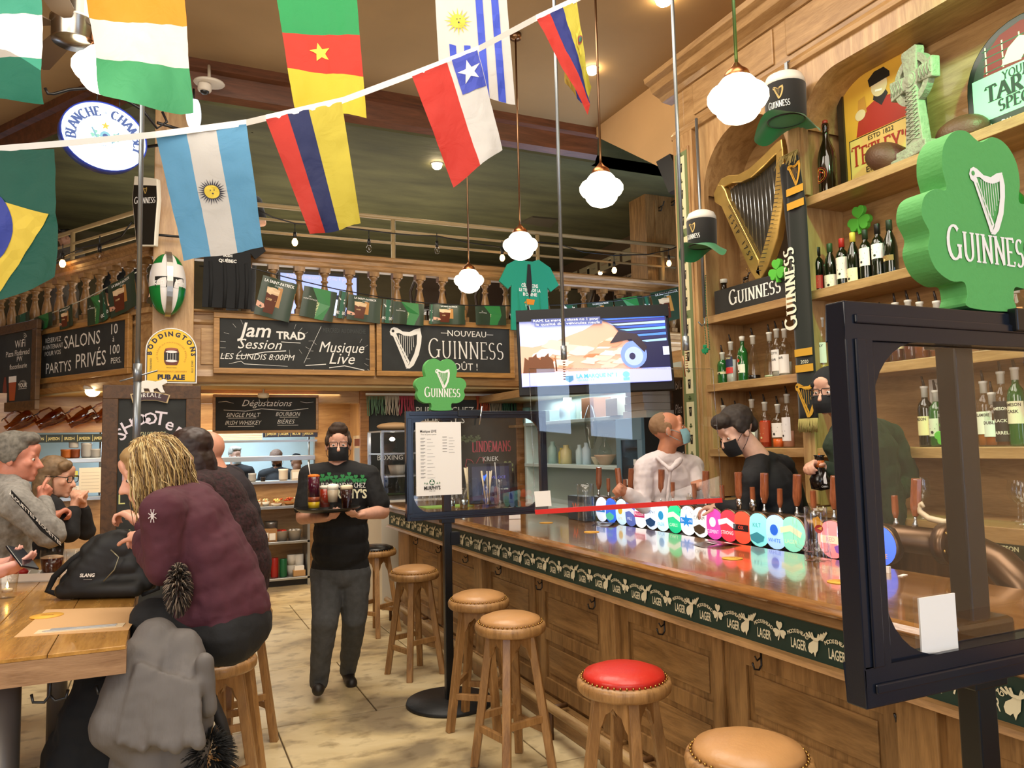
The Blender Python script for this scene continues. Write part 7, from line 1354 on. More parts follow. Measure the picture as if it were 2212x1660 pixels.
def handle(px, lab, big=True, chrome=False, tilt=0.):
    y = ytap(px, TX, 1.3); t = thing('beer_tap', lab, 'beer tap', (TX, y, 1.232), rot=(tilt, 0, 0), group='wooden tap handles')
    s = 1 if big else .62; r = .021 if big else .0135; b = MB(); b.lathe([(0, .045*s), (r*.55, .045*s), (r*.95, .075*s), (r*1.05, .09*s), (r, .20*s), (r*.95, .205*s), (0, .207*s)], 8, smooth=False); b.build('grip', CUW, t); b = MB(); b.lathe([(.012, -.005), (.012, .01), (.007, .02), (.007, .05*s), (0, .05*s)], 10); b.build('stem', STEEL if not chrome else mat('C8CCD0', .1, 1), t)
    if chrome: b = MB(); b.lathe([(.02, 0), (.02, .035), (.014, .06), (0, .06)], 10); b.build('chrome_sleeve', mat('C8CCD0', .12, 1), t)
ords = ['first', 'second', 'third', 'fourth', 'fifth', 'sixth', 'seventh', 'eighth', 'ninth', 'tenth', 'eleventh', 'twelfth']
for i, (px, tl) in enumerate(((1292, .08), (1340, -.15), (1361, .12), (1409, .05), (1427, .08), (1524, .05), (1597, 0), (1650, .06), (1720, .08), (1800, .1), (1886, 0), (1975, .1))): handle(px, 'tall brown wooden tap handle, %s from the left' % ords[i], True, px == 1597, tl)
for i, (px, tl) in enumerate(((1314, 0), (1350, 0), (1390, .05), (1453, .03), (1500, 0), (1560, 0), (1626, 0), (1684, .04), (1757, 0), (1934, 0))): handle(px, 'short wooden tap handle, %s from the left' % ords[i], False, px == 1626, tl)
t = thing('beak_bottle_opener', 'curled cream horn ornament on the end flange of the beer tower', 'ornament', (TX, 2.17, 1.262)); b = MB(); b.tube([(0, .09, .055), (0, .10, .07), (0, .115, .06), (0, .11, .035), (0, .07, .01), (0, 0, .0), (0, -.06, .01), (0, -.10, .05)], [.006, .01, .012, .012, .013, .014, .013, .006], 8); b.build('horn', mat('D8C8A8', .4), t)
t = thing('padlock', 'small brass padlock hooked between two tap handles', 'padlock', (TX-.02, ytap(1495, TX, 1.3), 1.25)); b = MB(); b.box(-.01, .01, -.02, .02, -.0, .03); b.build('body', BRASS, t, .003); b = MB(); b.tube([(0, -.012, .03), (0, -.012, .05), (0, .012, .05), (0, .012, .03)], .003, 6); b.build('shackle', STEEL, t)
# ================================================================ things on the counter
CT = 1.0755
def ct(px, py): return at(px, py, 'z', CT)
COA = mat('E0A83C', .7, var=.06, scale=12)
for px, py, lab in ((1180, 1130, 'yellow round coaster behind the far end of the counter'), (1278, 1150, 'yellow round coaster near the tall glass'), (1582, 1207, 'yellow round coaster in front of the white paper cards'), (1815, 1258, 'yellow round coaster in front of the mug, by the black frame')):
    q = ct(px, py); t = thing('coaster', lab, 'coaster', (q.x, q.y, CT), group='yellow coasters'); b = MB(); b.lathe([(0, 0), (.047, 0), (.047, .002), (0, .002)], 28); b.build('card', COA, t); A = Art(lambda u, v, d: V((u, v, .002+d))); A.text('ALE', 0, -.008, .018, mat('A8641E', .6), rot=-60); A.build('print', t)
GLS = glass('F0F6F6', .10, .01, 'mug_glass', 1.3, 1.3)
q = ct(1767, 1212); t = thing('beer_mug', 'tall clear glass beer mug with faceted base standing on the counter', 'mug', (q.x, q.y, CT), .9)
b = MB(); b.lathe([(0, 0), (.055, 0), (.058, .008), (.054, .03), (.052, .09), (.049, .1), (.048, .20), (.050, .235), (.0475, .236), (.045, .2), (.045, .1), (.046, .09), (.047, .04), (0, .035)], 24); b.build('glass_body', GLS, t); b = MB()
for i in range(12): a = 2*pi*i/12; b.tube([(.0545*cos(a), .0545*sin(a), .02), (.0535*cos(a), .0535*sin(a), .088)], .004, 5)
b.build('facet', GLS, t); b = MB(); b.tube([(.048, 0, .20), (.085, 0, .205), (.098, 0, .185), (.098, 0, .1), (.09, 0, .07), (.052, 0, .05)], .009, 8, ); b.T = None; o = b.build('handle', GLS, t, rot=(0, 0, 1.9))
A = Art(lambda u, v, d: V(((.0495+d)*cos(u/.05-1.95-.9), (.0495+d)*sin(u/.05-1.95-.9), v))); A.poly([(-.03, .15), (0, .14), (.008, .17), (-.012, .20), (-.034, .19)], mat('D8A03A', .5)); A.disc(-.01, .145, .018, mat('A8322A', .5)); A.disc(.05, .155, .008, mat('D8D0B8', .5), .012); A.build('print', t)
q = ct(1266, 1128); t = thing('tall_glass', 'straight clear glass on the counter behind the red taped panel', 'glass', (q.x, q.y, CT)); b = MB(); b.lathe([(0, 0), (.055, 0), (.058, .01), (.058, .20), (.060, .26), (.057, .26), (.055, .2), (.054, .03), (0, .028)], 24); b.build('glass_body', GLS, t)
def paper(px, py, w, d, rz, lab, c='D8D4D0'):
    q = ct(px, py); t = thing('drink_card', lab, 'card', (q.x, q.y, CT), rz); b = MB(); b.grid(lambda u, v: V(((u-.5)*w, (v-.5)*d, .002+.014*sin(pi*u)**2)), 8, 1); b.build('card', mat('3A2A28', .25), t, recalc=False); A = Art(lambda u, v, dd: V((u, v, .004+.014*sin(pi*(u/w+.5))**2+dd))); A.poly([(-w*.2, -d*.4), (w*.3, -d*.4), (w*.3, d*.1), (-w*.2, d*.2)], mat('E8E4E4', .3)); A.build('print', t)
paper(1310, 1134, .22, .12, .6, 'glossy dark card beside the tall glass'); paper(1548, 1178, .22, .13, -.2, 'curled dark and white card in front of the medallions')
for px, py, lab, sz in ((1918, 1238, 'tiny white cube on the counter behind the screen', (.018, .018, .025)), (1950, 1244, 'torn white paper scrap beside the tiny cube', (.05, .018, .002))): q = ct(px, py); t = thing('scrap', lab, 'scrap', (q.x, q.y, CT), .3); MB().cbox((0, 0, sz[2]/2), sz).build('scrap_body', WHT, t)
q = ct(1305, 1126); t = thing('display_box', 'dark box with an orange logo behind the tall glass', 'box', (2.70, ct(1310, 1120).y, CT), 0); b = MB(); b.box(-.04, .05, -.12, .12, 0, .17); b.build('box_body', mat('2A3A44', .5), t, .004); A = Art(lambda u, v, d: V((-.041-d, -u, v))); A.text('W', 0, .06, .06, mat('D8502A', .5), bold=.03); A.build('logo', t)
# far end of the counter: straws, till, display case, bits
STR = mat('E8DCC0', .6)
def jar(px, py, lab, r, h, straws, col='E8DCC0', n=10, name='straw_jar', extra=None):
    q = ct(px, py); q.x = min(q.x, 2.7); t = thing(name, lab, 'jar', (q.x, q.y, CT)); b = MB(); b.lathe([(0, 0), (r, 0), (r*1.02, .02), (r, h*.6), (r*.62, h*.8), (r*.7, h), (r*.66, h), (r*.58, h*.8), (r*.94, h*.6), (r*.96, .02), (0, .015)], 18); b.build('glass_body', GLS, t)
    b = MB()
    for i in range(n): a = random.random()*6.3; rr = r*.45; b.cyl((rr*.5*cos(a), rr*.5*sin(a), .02), (rr*1.9*cos(a), rr*1.9*sin(a), straws+random.uniform(-.01, .01)), .0045, n=6)
    b.build('straws', mat(col, .6), t)['kind'] = 'stuff'; return t
random.seed(12)
jar(1018, 1093, 'glass jar crammed with cream straws, left of the pair', .07, .2, .34, n=26); jar(1053, 1095, 'glass jug with a few fanned cream straws', .06, .18, .31, n=12); jar(1080, 1092, 'glass jug with red and white stirrers', .05, .17, .31, 'C84A3A', 12); jar(1098, 1094, 'narrow glass with dark red drink and a tall steel spoon', .045, .24, .40, 'B8B8B8', 1)
q = ct(1085, 1060); t = frame3('till_screen', 'black cash register touchscreen lettered VELOCE with a blue arrow', 'screen', (2.46, 6.35, 1.10), (.98, -.18, 0), (0, .12, 1)); b = MB(); b.box(0, .40, 0, .36, -.03, 0); b.build('bezel', BKP, t, .005); A = Art(); A.rect(.03, .03, .37, .33, mat('2A2A3A', .2, emit=.25)); A.poly([(.11, .27), (.14, .245), (.17, .27), (.14, .20)], em('2A6AF8', 1.2)); A.text('VELOCE', .27, .22, .026, em('5A5AB0', .8), wmax=.14); A.text('REGISTRE', .32, .12, .012, WHT); A.build('display', t); b = MB(); b.box(.15, .25, -.02, .1, -.12, -.03); b.build('stand', BKP, t)
t = thing('brass_wine_opener', 'antique brass lever wine opener beside the till', 'wine opener', (2.55, ct(1022, 1075).y+.3, CT)); b = MB(); b.cyl((0, 0, 0), (0, 0, .42), .014, n=8); b.cyl((-.05, 0, .1), (.05, 0, .1), .01, n=6); b.tube([(0, 0, .3), (.1, .0, .38), (.18, 0, .48)], .008, 6); b.cyl((.18, 0, .47), (.18, 0, .53), .018, n=8); b.cyl((-.03, 0, .42), (.03, 0, .42), .016, n=8); b.build('lever_body', BRASS, t)
q = ct(830, 1085); t = thing('display_case', 'glass-fronted food display case on the far end of the counter', 'display case', (2.35, 7.9, 0)); b = MB(); b.box(-.35, .42, -.28, .3, 0, 1.08); b.build('cabinet_base', mat('BDB6A8', .4), t, .005); b = MB()
for x in (-.33, .40):
    for y in (-.26, .28): b.box(x-.015, x+.015, y-.015, y+.015, 1.08, 1.78)
for z in (1.08, 1.32, 1.55, 1.78): b.box(-.34, .41, -.27, .29, z-.008, z+.008)
b.build('frame', mat('C8CACC', .25, .8), t); MB().quad((-.33, -.275, 1.09), (.40, -.275, 1.09), (.40, -.275, 1.77), (-.33, -.275, 1.77)).build('glass_front', ACR, t, recalc=False); b = MB(); b.ell((-.18, -.1, 1.70), (.03, .03, .02), n=8, m=6); b.build('lamp_bulb', mat('FFF0D8', .3, emit=30), t)
for i, (x, z, lab, c) in enumerate(((-.1, 1.33, 'stack of white bowls inside the display case', 'C8BEB0'), (.2, 1.09, 'wide pale bowl on the lowest case shelf', 'C8BEB0'), (-.12, 1.789, 'crumpled brown paper bags on top of the display case', 'B8946A'), (.25, 1.789, 'stack of plates on top of display case', 'A89C8C'))):
    t2 = thing('stacked_bowls' if i != 2 else 'paper_bag', lab, 'bowls' if i != 2 else 'bag', (2.35+x, 7.9, z)); b = MB()
    if i == 2: b.ell((0, 0, .045), (.2, .12, .045), n=14, m=8)
    else: b.lathe([(0, 0), (.07, 0), (.10, .10), (.09, .10), (0, .03)], 18)
    b.build('shell', mat(c, .6, bump=.3 if i == 2 else 0, bscale=12), t2)
for px, py, lab, r, h, c in ((975, 1105, 'small steel cup behind the far screen', .035, .09, '8A9498'), (1002, 1100, 'second small steel cup with napkins behind the far screen', .04, .08, '8A9498')):
    q = ct(px, py); t = thing('steel_cup', lab, 'cup', (q.x, q.y, CT)); b = MB(); b.lathe([(0, 0), (r*.8, 0), (r, h), (r*.92, h), (0, .01)], 14); b.build('cup', mat(c, .25, 1), t)
q = ct(905, 1098); t = thing('bar_mat', 'light green bar mat on the far end of the counter', 'mat', (q.x+.25, q.y, CT)); MB().box(-.22, .22, -.12, .12, 0, .006).build('mat_pad', mat('8AB85A', .6), t)
for k in range(10):
    g = thing('glass_mug', 'clear handled glass mug upside down at the far end, %s of the cluster' % ords[k], 'mug', (2.2+.11*(k % 5), 6.85+.13*(k//5), CT), random.random()*3, 'glass mugs at the far end of the counter'); b = MB(); b.lathe([(.042, 0), (.04, .13), (.035, .14), (0, .14)], 12, cap=False); b.build('glass_body', GLS, g); b = MB(); b.tube([(.042, 0, .03), (.075, 0, .04), (.075, 0, .1), (.04, 0, .115)], .006, 6); b.build('handle', GLS, g)
for px, py, lab, x in ((1118, 1085, 'small white card on a stand near the till', 2.40),): t = frame3('table_card', lab, 'card', (2.30, 5.15, CT+.002), (.95, -.3, 0), (0, .1, 1)); MB().box(0, .085, 0, .085, -.003, 0).build('card', WHT, t)
t = thing('lemon_squeezer', 'yellow and green lemon juice bottle among the straw jars', 'bottle', (2.62, ct(1064, 1090).y+.2, CT)); b = MB(); b.lathe([(0, 0), (.03, 0), (.035, .1), (.03, .2), (0, .21)], 14); b.build('bottle_body', mat('E8D83A', .4), t); b = MB(); b.lathe([(.03, .2), (.034, .22), (.02, .27), (0, .28)], 14); b.build('cap', mat('1E6A3A', .4), t)
# ================================================================ figures
CLD = bpy.data.textures.new('folds', 'CLOUDS'); CLD.noise_scale = .11; CLD2 = bpy.data.textures.new('fine_folds', 'CLOUDS'); CLD2.noise_scale = .04
def blob(name, prims, m, parent, vox=.008, sm=3, disp=0., tex=None):
    """one continuous surface grown round tapered limbs and rounded masses"""
    b = MB()
    for p in prims:
        if p[0] == 'c':
            a, r1, c, r2 = V(p[1]), p[2], V(p[3]), p[4]; b.cyl(a, c, r1, r2, n=14); b.ell(a, (r1,)*3, n=14, m=8); b.ell(c, (r2,)*3, n=14, m=8)
        else: b.ell(p[1], p[2], n=18, m=12, rot=p[3] if len(p) > 3 else None)
    o = b.build('tmp', m, None, recalc=False)
    r = o.modifiers.new('r', 'REMESH'); r.mode = 'VOXEL'; r.voxel_size = vox; r.adaptivity = 0
    s = o.modifiers.new('s', 'SMOOTH'); s.factor = .5; s.iterations = sm
    if disp: d = o.modifiers.new('d', 'DISPLACE'); d.texture = tex or CLD; d.strength = disp; d.texture_coords = 'GLOBAL'; d.mid_level = .5
    me = bpy.data.meshes.new_from_object(o.evaluated_get(bpy.context.evaluated_depsgraph_get())); me.materials.clear(); me.materials.append(m)
    for p in me.polygons: p.use_smooth = True
    bpy.data.objects.remove(o); n = bpy.data.objects.new(name, me); COL.objects.link(n)
    if parent is not None: n.parent = parent; n.matrix_parent_inverse = Matrix.Translation(parent.location).inverted()
    return n
def skin(c='D6A084', r=.5): return mat(c, r, var=.08, scale=30, bump=.05, bscale=150, name='skin')
def fabric(c, v=.08, sc=30, b=.35): return mat(c, .85, var=v, scale=sc, bump=b, bscale=25, name='fabric_'+c)
def frame_of(f, tilt=0.):
    f = V(f).normalized(); up = V((0, 0, 1)); r = f.cross(up).normalized(); u = r.cross(f)
    u = (u*cos(tilt)+r*sin(tilt)); r = f.cross(u); return Matrix((r, f, u)).transposed()
def hand(w, d, nrm, side, curl=.5, sp=1.):
    """palm, four unequal jointed fingers and a thumb leaving the side of the palm"""
    w = V(w); d = V(d).normalized(); n = V(nrm); n = (n-d*n.dot(d)).normalized(); a = d.cross(n)*side; P = []
    P.append(('c', w, .026, w+d*.03, .027)); 
    for k in (-.026, -.009, .009, .026): P.append(('c', w+d*.02+a*k*.8, .015, w+d*.078+a*k, .0135))
    for k, L_, r in ((-.029, .062, .0085), (-.010, .074, .009), (.010, .070, .009), (.029, .056, .008)):
        p = w+d*.082+a*k; q = d.copy(); ang = curl; nn = n.copy()
        for j, s in enumerate((.44, .32, .24)):
            q2 = q*cos(ang)+nn*sin(ang); nn = nn*cos(ang)-q*sin(ang); e = p+(q2+a*k*sp*1.5).normalized()*L_*s*1.15; P.append(('c', p, r, e, r*.88)); p = e; q = q2
    p = w+d*.025-a*.026; 
    for s, (x, y, z) in ((.035, (.5, -.75, .3)), (.028, (.75, -.35, .5)), (.022, (.85, -.1, .55))): e = p+(d*x+a*y+n*z).normalized()*s; P.append(('c', p, .0115 if s > .03 else .010, e, .0095)); p = e
    return P
def person(label, J, sk, top, hair=None, bottom=None, shoe=None, mask=None, glasses=None, sleeve=1.0, build=1., head=1., hcurl=(.5, .5), extra_top=(), palm=None, torso=(1., 1.), loc=None, female=False, disp=.02, vox=.0075, wide=1., eyes=True, group=None):
    J = {k: V(v) if k not in ('face', 'tilt') else v for k, v in J.items()}
    t = thing('person', label, 'person', loc or (J['pelvis'].x, J['pelvis'].y, 0), group=group)
    M = frame_of(J['face'], J.get('tilt', 0)); hc = J['head']; s = head; X = lambda x, y, z: hc+M @ V((x*s, y*s, z*s)); SK = skin(sk)
    e = lambda c, r: ('e', X(*c), tuple(q*s for q in r), M)
    P = [e((0, -.015, .032), (.075, .095, .086)), e((0, .028, -.03), (.060, .062, .082)), e((0, .030, -.078), (.047, .052, .036)), e((0, .074, -.099), (.02, .017, .016)), ('c', X(0, .088, .002), .0085*s, X(0, .111, -.036), .0125*s),
         e((.013, .098, -.04), (.009, .009, .008)), e((-.013, .098, -.04), (.009, .009, .008)), ('c', X(-.036, .078, .022), .010*s, X(.036, .078, .022), .010*s), e((.042, .062, -.022), (.020, .022, .02)), e((-.042, .062, -.022), (.02, .022, .02)),
         ('c', X(-.019, .090, -.063), .0055*s, X(.019, .090, -.063), .0055*s), ('c', X(-.015, .089, -.074), .0065*s, X(.015, .089, -.074), .0065*s), e((.031, .0735, .0065), (.016, .0125, .0075)), e((-.031, .0735, .0065), (.016, .0125, .0075)), e((.031, .072, -.011), (.015, .011, .006)), e((-.031, .072, -.011), (.015, .011, .006)), e((.078, -.008, -.012), (.009, .019, .031)), e((-.078, -.008, -.012), (.009, .019, .031)), e((0, .082, .05), (.04, .014, .03))]
    nk = J['neck']; P += [('c', X(0, -.02, -.06), .052*s*build, nk, .060*build)]
    sL, sR, ch, bl, pv = J['shoL'], J['shoR'], J['chest'], J['belly'], J['pelvis']; B = build; ax_ = (sR-sL).normalized(); sp_ = (ch-pv).normalized(); fr = ax_.cross(sp_); Rm = Matrix((ax_, fr, ax_.cross(fr)*-1)).transposed() if False else Matrix((ax_, fr.normalized(), ax_.cross(fr).normalized())).transposed()
    T0 = [('c', nk-V((0, 0, .02)), .055*B, sL, .058*B), ('c', nk-V((0, 0, .02)), .055*B, sR, .058*B), ('e', ch, (.155*B*wide, .105*B*torso[0], .17), Rm), ('e', bl, (.145*B*wide, .105*B*torso[1], .16), Rm), ('e', pv, (.155*B*wide, .115*B, .13), Rm), ('e', ch.lerp(bl, .5), (.15*B*wide, .105*B*max(torso), .15), Rm), ('e', bl.lerp(pv, .5), (.15*B*wide, .11*B*torso[1], .15), Rm)]
    if female: T0 += [('e', ch+fr*.08*(-1 if fr.dot(V(J['face'])) < 0 else 1)+ax_*k-sp_*.02, (.06, .06, .06)) for k in (-.07, .07)]
    A0 = []; A1 = []
    for S_, E_, W_, i in ((sL, J['elbL'], J['wrL'], 0), (sR, J['elbR'], J['wrR'], 1)):
        A0 += [('c', S_, .055*B, E_, .042*B)]; A1 += [('c', E_, .041*B, W_, .027*B)]
        pn = palm[i] if palm else V((0, 0, -1)); P += hand(W_, W_-E_, pn, 1 if i else -1, hcurl[i])
    L0 = []
    for k in ('L', 'R'):
        if 'kn'+k in J: hp = pv+ax_*(.085 if k == 'R' else -.085)-sp_*.04; L0 += [('c', hp, .088*B, J['kn'+k], .058*B), ('c', J['kn'+k], .056*B, J['an'+k], .042)]
    blob('body', P+T0+A0+A1+L0, SK, t, vox, 2)
    g = lambda L_, k, dr: [(p[0], p[1], p[2]+dr, p[3], p[4]+dr) if p[0] == 'c' else (p[0], p[1], tuple(q+dr for q in p[2]))+tuple(p[3:]) for p in L_]
    tp = g(T0, 0, .014)
    for (S_, E_, W_) in ((sL, J['elbL'], J['wrL']), (sR, J['elbR'], J['wrR'])):
        if sleeve <= .55: tp += [('c', S_, .066*B, S_.lerp(E_, sleeve*1.5), .064*B)]
        else: tp += [('c', S_, .068*B, E_, .056*B), ('c', E_, .055*B, E_.lerp(W_, sleeve*.96), .041*B)]
    tp += list(extra_top)
    blob('top_garment', tp, top, t, vox, 3, disp)
    if L0: blob('trousers', g(L0+[('e', pv-sp_*.03, (.158*B*wide, .118*B, .12), Rm)], 0, .017), bottom, t, .009, 3, .018)
    if shoe:
        for k in ('L', 'R'):
            a = J['an'+k]; f = V(J.get('foot'+k, J['face'])); f.z = f.z if 'foot'+k in J else 0; f.normalize(); blob('shoe', [('c', a+V((0, 0, -.02))-f*.03, .045, a+f*.02+V((0, 0, -.035)), .045), ('c', a+V((0, 0, -.045))-f*.02, .038, a+f*.14+V((0, 0, -.055)), .04)], shoe, t, .008, 3)
    if eyes:
        for k in (-1, 1):
            b = MB(); b.ell(X(k*.031, .0745, -.001), (.0115*s,)*3, n=12, m=8); o = b.build('eye', mat('ECE6DE', .2), t); o.matrix_parent_inverse = Matrix.Translation(t.location).inverted()
            b = MB(); b.ell(X(k*.031, .0822, -.002), (.0066*s, .005*s, .0066*s), n=10, m=6); o = b.build('iris', mat('3A2A1E', .2), t); o.matrix_parent_inverse = Matrix.Translation(t.location).inverted()
    def kid(b, nm, m): o = b.build(nm, m, t); o.matrix_parent_inverse = Matrix.Translation(t.location).inverted(); return o
    if hair: 
        hp_, hm = hair; blob('hair', [e(c, r) if len(c) == 3 else ('c', X(*c[0]), c[1]*s, X(*r[0]), r[1]*s) for c, r in hp_], hm, t, .006, 2, .012, CLD2)
    if mask:
        b = MB(); b.grid(lambda u, v: X(.069*sin((u-.5)*2.5), .04+.078*cos((u-.5)*2.5)*(1-.25*abs(v-.55)**1.5*2)+.006*sin(v*25)*.15, -.105+.092*v), 16, 10); kid(b, 'face_mask', mask)
        b = MB()
        for k in (-1, 1): b.tube([X(k*.066, .055, -.03), X(k*.078, .02, -.005), X(k*.084, -.015, .005), X(k*.084, -.022, -.02), X(k*.078, .02, -.06), X(k*.064, .05, -.085)], .0016*s, 5)
        kid(b, 'mask_loop', mask)
    if glasses:
        b = MB(); 
        for k in (-1, 1):
            b.tube([X(k*.032+a*.026, .098, c*.019+.0) for a, c in ((-1, -.6), (-1, .7), (-.8, 1), (.8, 1), (1, .7), (.95, -.6), (.6, -1), (-.6, -1))], .0026*s, 6, closed=True); b.tube([X(k*.058, .096, .012), X(k*.078, .04, .012), X(k*.084, -.02, .005)], .0024*s, 5)
        b.tube([X(-.007, .1, .008), X(0, .104, .012), X(.007, .1, .008)], .002*s, 5); kid(b, 'glasses', mat(glasses, .2))
    t['M'] = 0; del t['M']; return t, X, M, kid
cam0 = V((0, 0, CH)); BLKF = fabric('121316', .1); 
def tocam(p, dz=0): d = cam0-V(p); d.z = dz; return d
# ---------------------------------------------------------------- the waiter with his tray
D = 5.15; a_ = lambda px, py, d=D: ad(px, py, d)
J = dict(head=a_(731, 962), neck=a_(733, 1010), shoL=a_(796, 1030), shoR=a_(670, 1030), chest=a_(735, 1070), belly=a_(737, 1150), pelvis=a_(736, 1225), elbL=a_(826, 1106, 5.1), elbR=a_(655, 1118, 5.05), wrL=a_(782, 1112, 4.86), wrR=a_(702, 1118, 4.86), knL=a_(766, 1335, 5.12), knR=a_(702, 1345, 4.95), anL=a_(752, 1462, 5.35), anR=a_(688, 1482, 5.0), face=tocam(a_(731, 962), .06), footL=(-.05, -1, 0), footR=(-.2, -1, .35))
J['anL'].z = .075; J['anR'].z = .10
HB = mat('3A2A1E', .7, var=.2, scale=40, name='brown_hair'); DKM = fabric('0E0F12', .05, 40, .2)
W_, X, M, kid = person('waiter in black T-shirt, mask and glasses walking with a tray of drinks', J, 'D8A48C', fabric('111214', .1), ([((0, -.03, .055), (.083, .098, .083)), ((0, .035, .105), (.068, .055, .035)), ((.075, .0, .03), (.014, .05, .04)), ((-.075, .0, .03), (.014, .05, .04)), ((0, .05, .13), (.05, .04, .025))], HB), fabric('4A4C4E', .15), mat('1E1A18', .5), DKM, '1C1410', .5, 1.18, 1.0, (.3, .5), palm=(V((-.3, -.2, 1)), V((0, 0, 1))), torso=(1.15, 1.35))
A = Art(lambda u, v, d: a_(735+u*320, 1070-v*320, 4.965-d)); GRP = mat('2E8A4A', .6)
A.text('PUB IRLANDAIS CHEZ', .02, .05, .035, WHT, wmax=.3); A.text("MURPHY'S", .02, -.02, .06, mat('E8E4C0', .6), bold=.03, wmax=.32)
for i in range(7): A.clover(-.12+.045*i, .115+.012*sin(i*2), .028, GRP); A.d -= A.step*2
o = A.build('shirt_print', W_); o.matrix_parent_inverse = Matrix.Translation(W_.location).inverted()
tc_ = a_(708, 1100, 4.80); TZ = tc_.z
t = thing('serving_tray', 'round black serving tray carried by the waiter', 'tray', tc_); b = MB(); b.lathe([(0, -.012), (.17, -.012), (.20, .008), (.203, .012), (.195, .012), (.168, -.004), (0, -.004)], 36); b.build('tray_dish', mat('141210', .3), t)
def drink(px, lab, prof, liq, cat='glass', foam=None, handle_=False, d=4.8, extra=None, base=None):
    q = base or V((a_(px, 1100, d).x, a_(px, 1100, d).y, TZ-.0035)); t = thing('drink_glass', lab, cat, q); b = MB(); b.lathe(prof, 18, cap=False); b.build('glass_body', GLS, t)
    for z0, z1, c, rr0, rr1 in liq: b = MB(); b.lathe([(0, z0), (rr0, z0), (rr1, z1), (0, z1)], 18); b.build('drink', mat(c, .15), t)
    if foam: b = MB(); b.lathe([(foam[2], foam[0]), (foam[2], foam[1]), (foam[2]*.6, foam[1]+.006), (0, foam[1]+.008)], 18); b.build('foam', mat(foam[3], .8), t)
    if handle_: b = MB(); b.tube([(-.036, 0, .10), (-.06, 0, .10), (-.068, 0, .07), (-.055, 0, .045), (-.032, 0, .04)], .005, 6); b.build('handle', GLS, t)
    if extra: extra(t)
    return t
def straw(t): b = MB(); b.cyl((-.02, 0, .2), (-.035, 0, .30), .003, n=6); b.build('straw', WHT, t)
drink(678, 'tall tumbler with purple over yellow cocktail and orange rim, left on the tray', [(.0, 0), (.036, 0), (.040, .01), (.040, .22)], [(.012, .05, 'D8B41E', .034, .036), (.05, .08, '9A4A2A', .036, .036), (.08, .205, '4A1026', .036, .037)], foam=(.205, .215, .037, 'E8761E'), extra=straw)
drink(702, 'glass mug of red beer behind the Irish coffee', [(0, 0), (.034, 0), (.036, .15)], [(.01, .125, 'A8321A', .031, .033)], foam=(.125, .14, .033, 'F0E8D8'), handle_=True, d=4.88)
drink(719, 'stemmed coffee glass with whipped cream and lime on the tray', [(.03, 0), (.03, .004), (.008, .012), (.01, .03), (.03, .05), (.036, .14)], [(.05, .125, 'B8A890', .028, .034)], foam=(.125, .155, .034, 'F4F0E4'), handle_=True, d=4.74)
drink(749, 'pint glass of dark stout with cream foam, right on the tray', [(0, 0), (.032, 0), (.030, .01), (.040, .15)], [(.008, .125, '2A0C08', .029, .037)], foam=(.125, .145, .038, 'E8D8B8'), d=4.78)
# ---------------------------------------------------------------- bar staff
a2 = lambda px, py, d=5.05: ad(px, py, d)
J = dict(head=a2(1446, 930), neck=a2(1438, 985), shoL=a2(1497, 1010, 5.1), shoR=a2(1392, 1012, 5.0), chest=a2(1446, 1050), belly=a2(1446, 1130), pelvis=a2(1446, 1200), elbL=a2(1515, 1088, 4.95), elbR=a2(1392, 1092, 4.92), wrL=a2(1508, 1058, 4.85), wrR=a2(1352, 1066, 4.85), face=(.75, -.55, .22))
person('man in pale pink shirt and blue surgical mask behind the taps looking up', J, 'C08060', mat('DCD0D0', .75, var=.03, scale=9, bump=.6, bscale=12, name='pink_shirt'), ([((0, -.035, .045), (.077, .086, .078)), ((.068, -.02, .02), (.012, .045, .035)), ((-.068, -.02, .02), (.012, .045, .035))], mat('8A6A4C', .8, name='cropped_hair')), None, None, mat('8EC0CC', .7, bump=.3, bscale=30, name='blue_mask'), None, .95, 1.06, 1.05, (.9, .9), palm=(V((-.3, -.6, -.3)), V((.2, -.6, -.5))), extra_top=[('c', a2(1420, 990, 4.95), .016, a2(1446, 1014, 4.87), .010), ('c', a2(1470, 994, 4.93), .016, a2(1450, 1014, 4.87), .010), ('c', a2(1415, 990, 5.1), .03, a2(1470, 992, 5.12), .03), ('c', a2(1448, 1012, 4.88), .012, a2(1440, 1110, 4.87), .012)], disp=.03)
a3 = lambda px, py, d=4.5: ad(px, py, d)
J = dict(head=a3(1590, 932), neck=a3(1640, 990), shoL=a3(1625, 1040, 4.3), shoR=a3(1690, 1010, 4.65), chest=a3(1672, 1062), belly=a3(1692, 1130), pelvis=a3(1700, 1215), elbL=a3(1612, 1100, 4.3), elbR=a3(1730, 1105, 4.75), wrL=a3(1556, 1098, 4.36), wrR=a3(1650, 1125, 4.9), face=(-.8, .1, -.42))
person('young barman in black shirt and black mask looking down at the taps', J, 'D8AC94', fabric('141518', .1), ([((0, -.03, .058), (.085, .10, .082)), ((0, .055, .088), (.066, .055, .045)), ((.074, -.01, .03), (.014, .05, .045)), ((-.074, -.01, .03), (.014, .05, .045)), ((0, -.10, .0), (.055, .03, .06))], mat('2A2018', .7, var=.2, scale=40, name='dark_hair')), None, None, DKM, None, .95, 1.08, 1.08, (.6, .6), palm=(V((0, 0, -1)), V((0, 0, -1))), disp=.02, extra_top=[('c', a3(1632, 998), .045, a3(1660, 1000), .05)])
a4 = lambda px, py, d=4.15: ad(px, py, d)
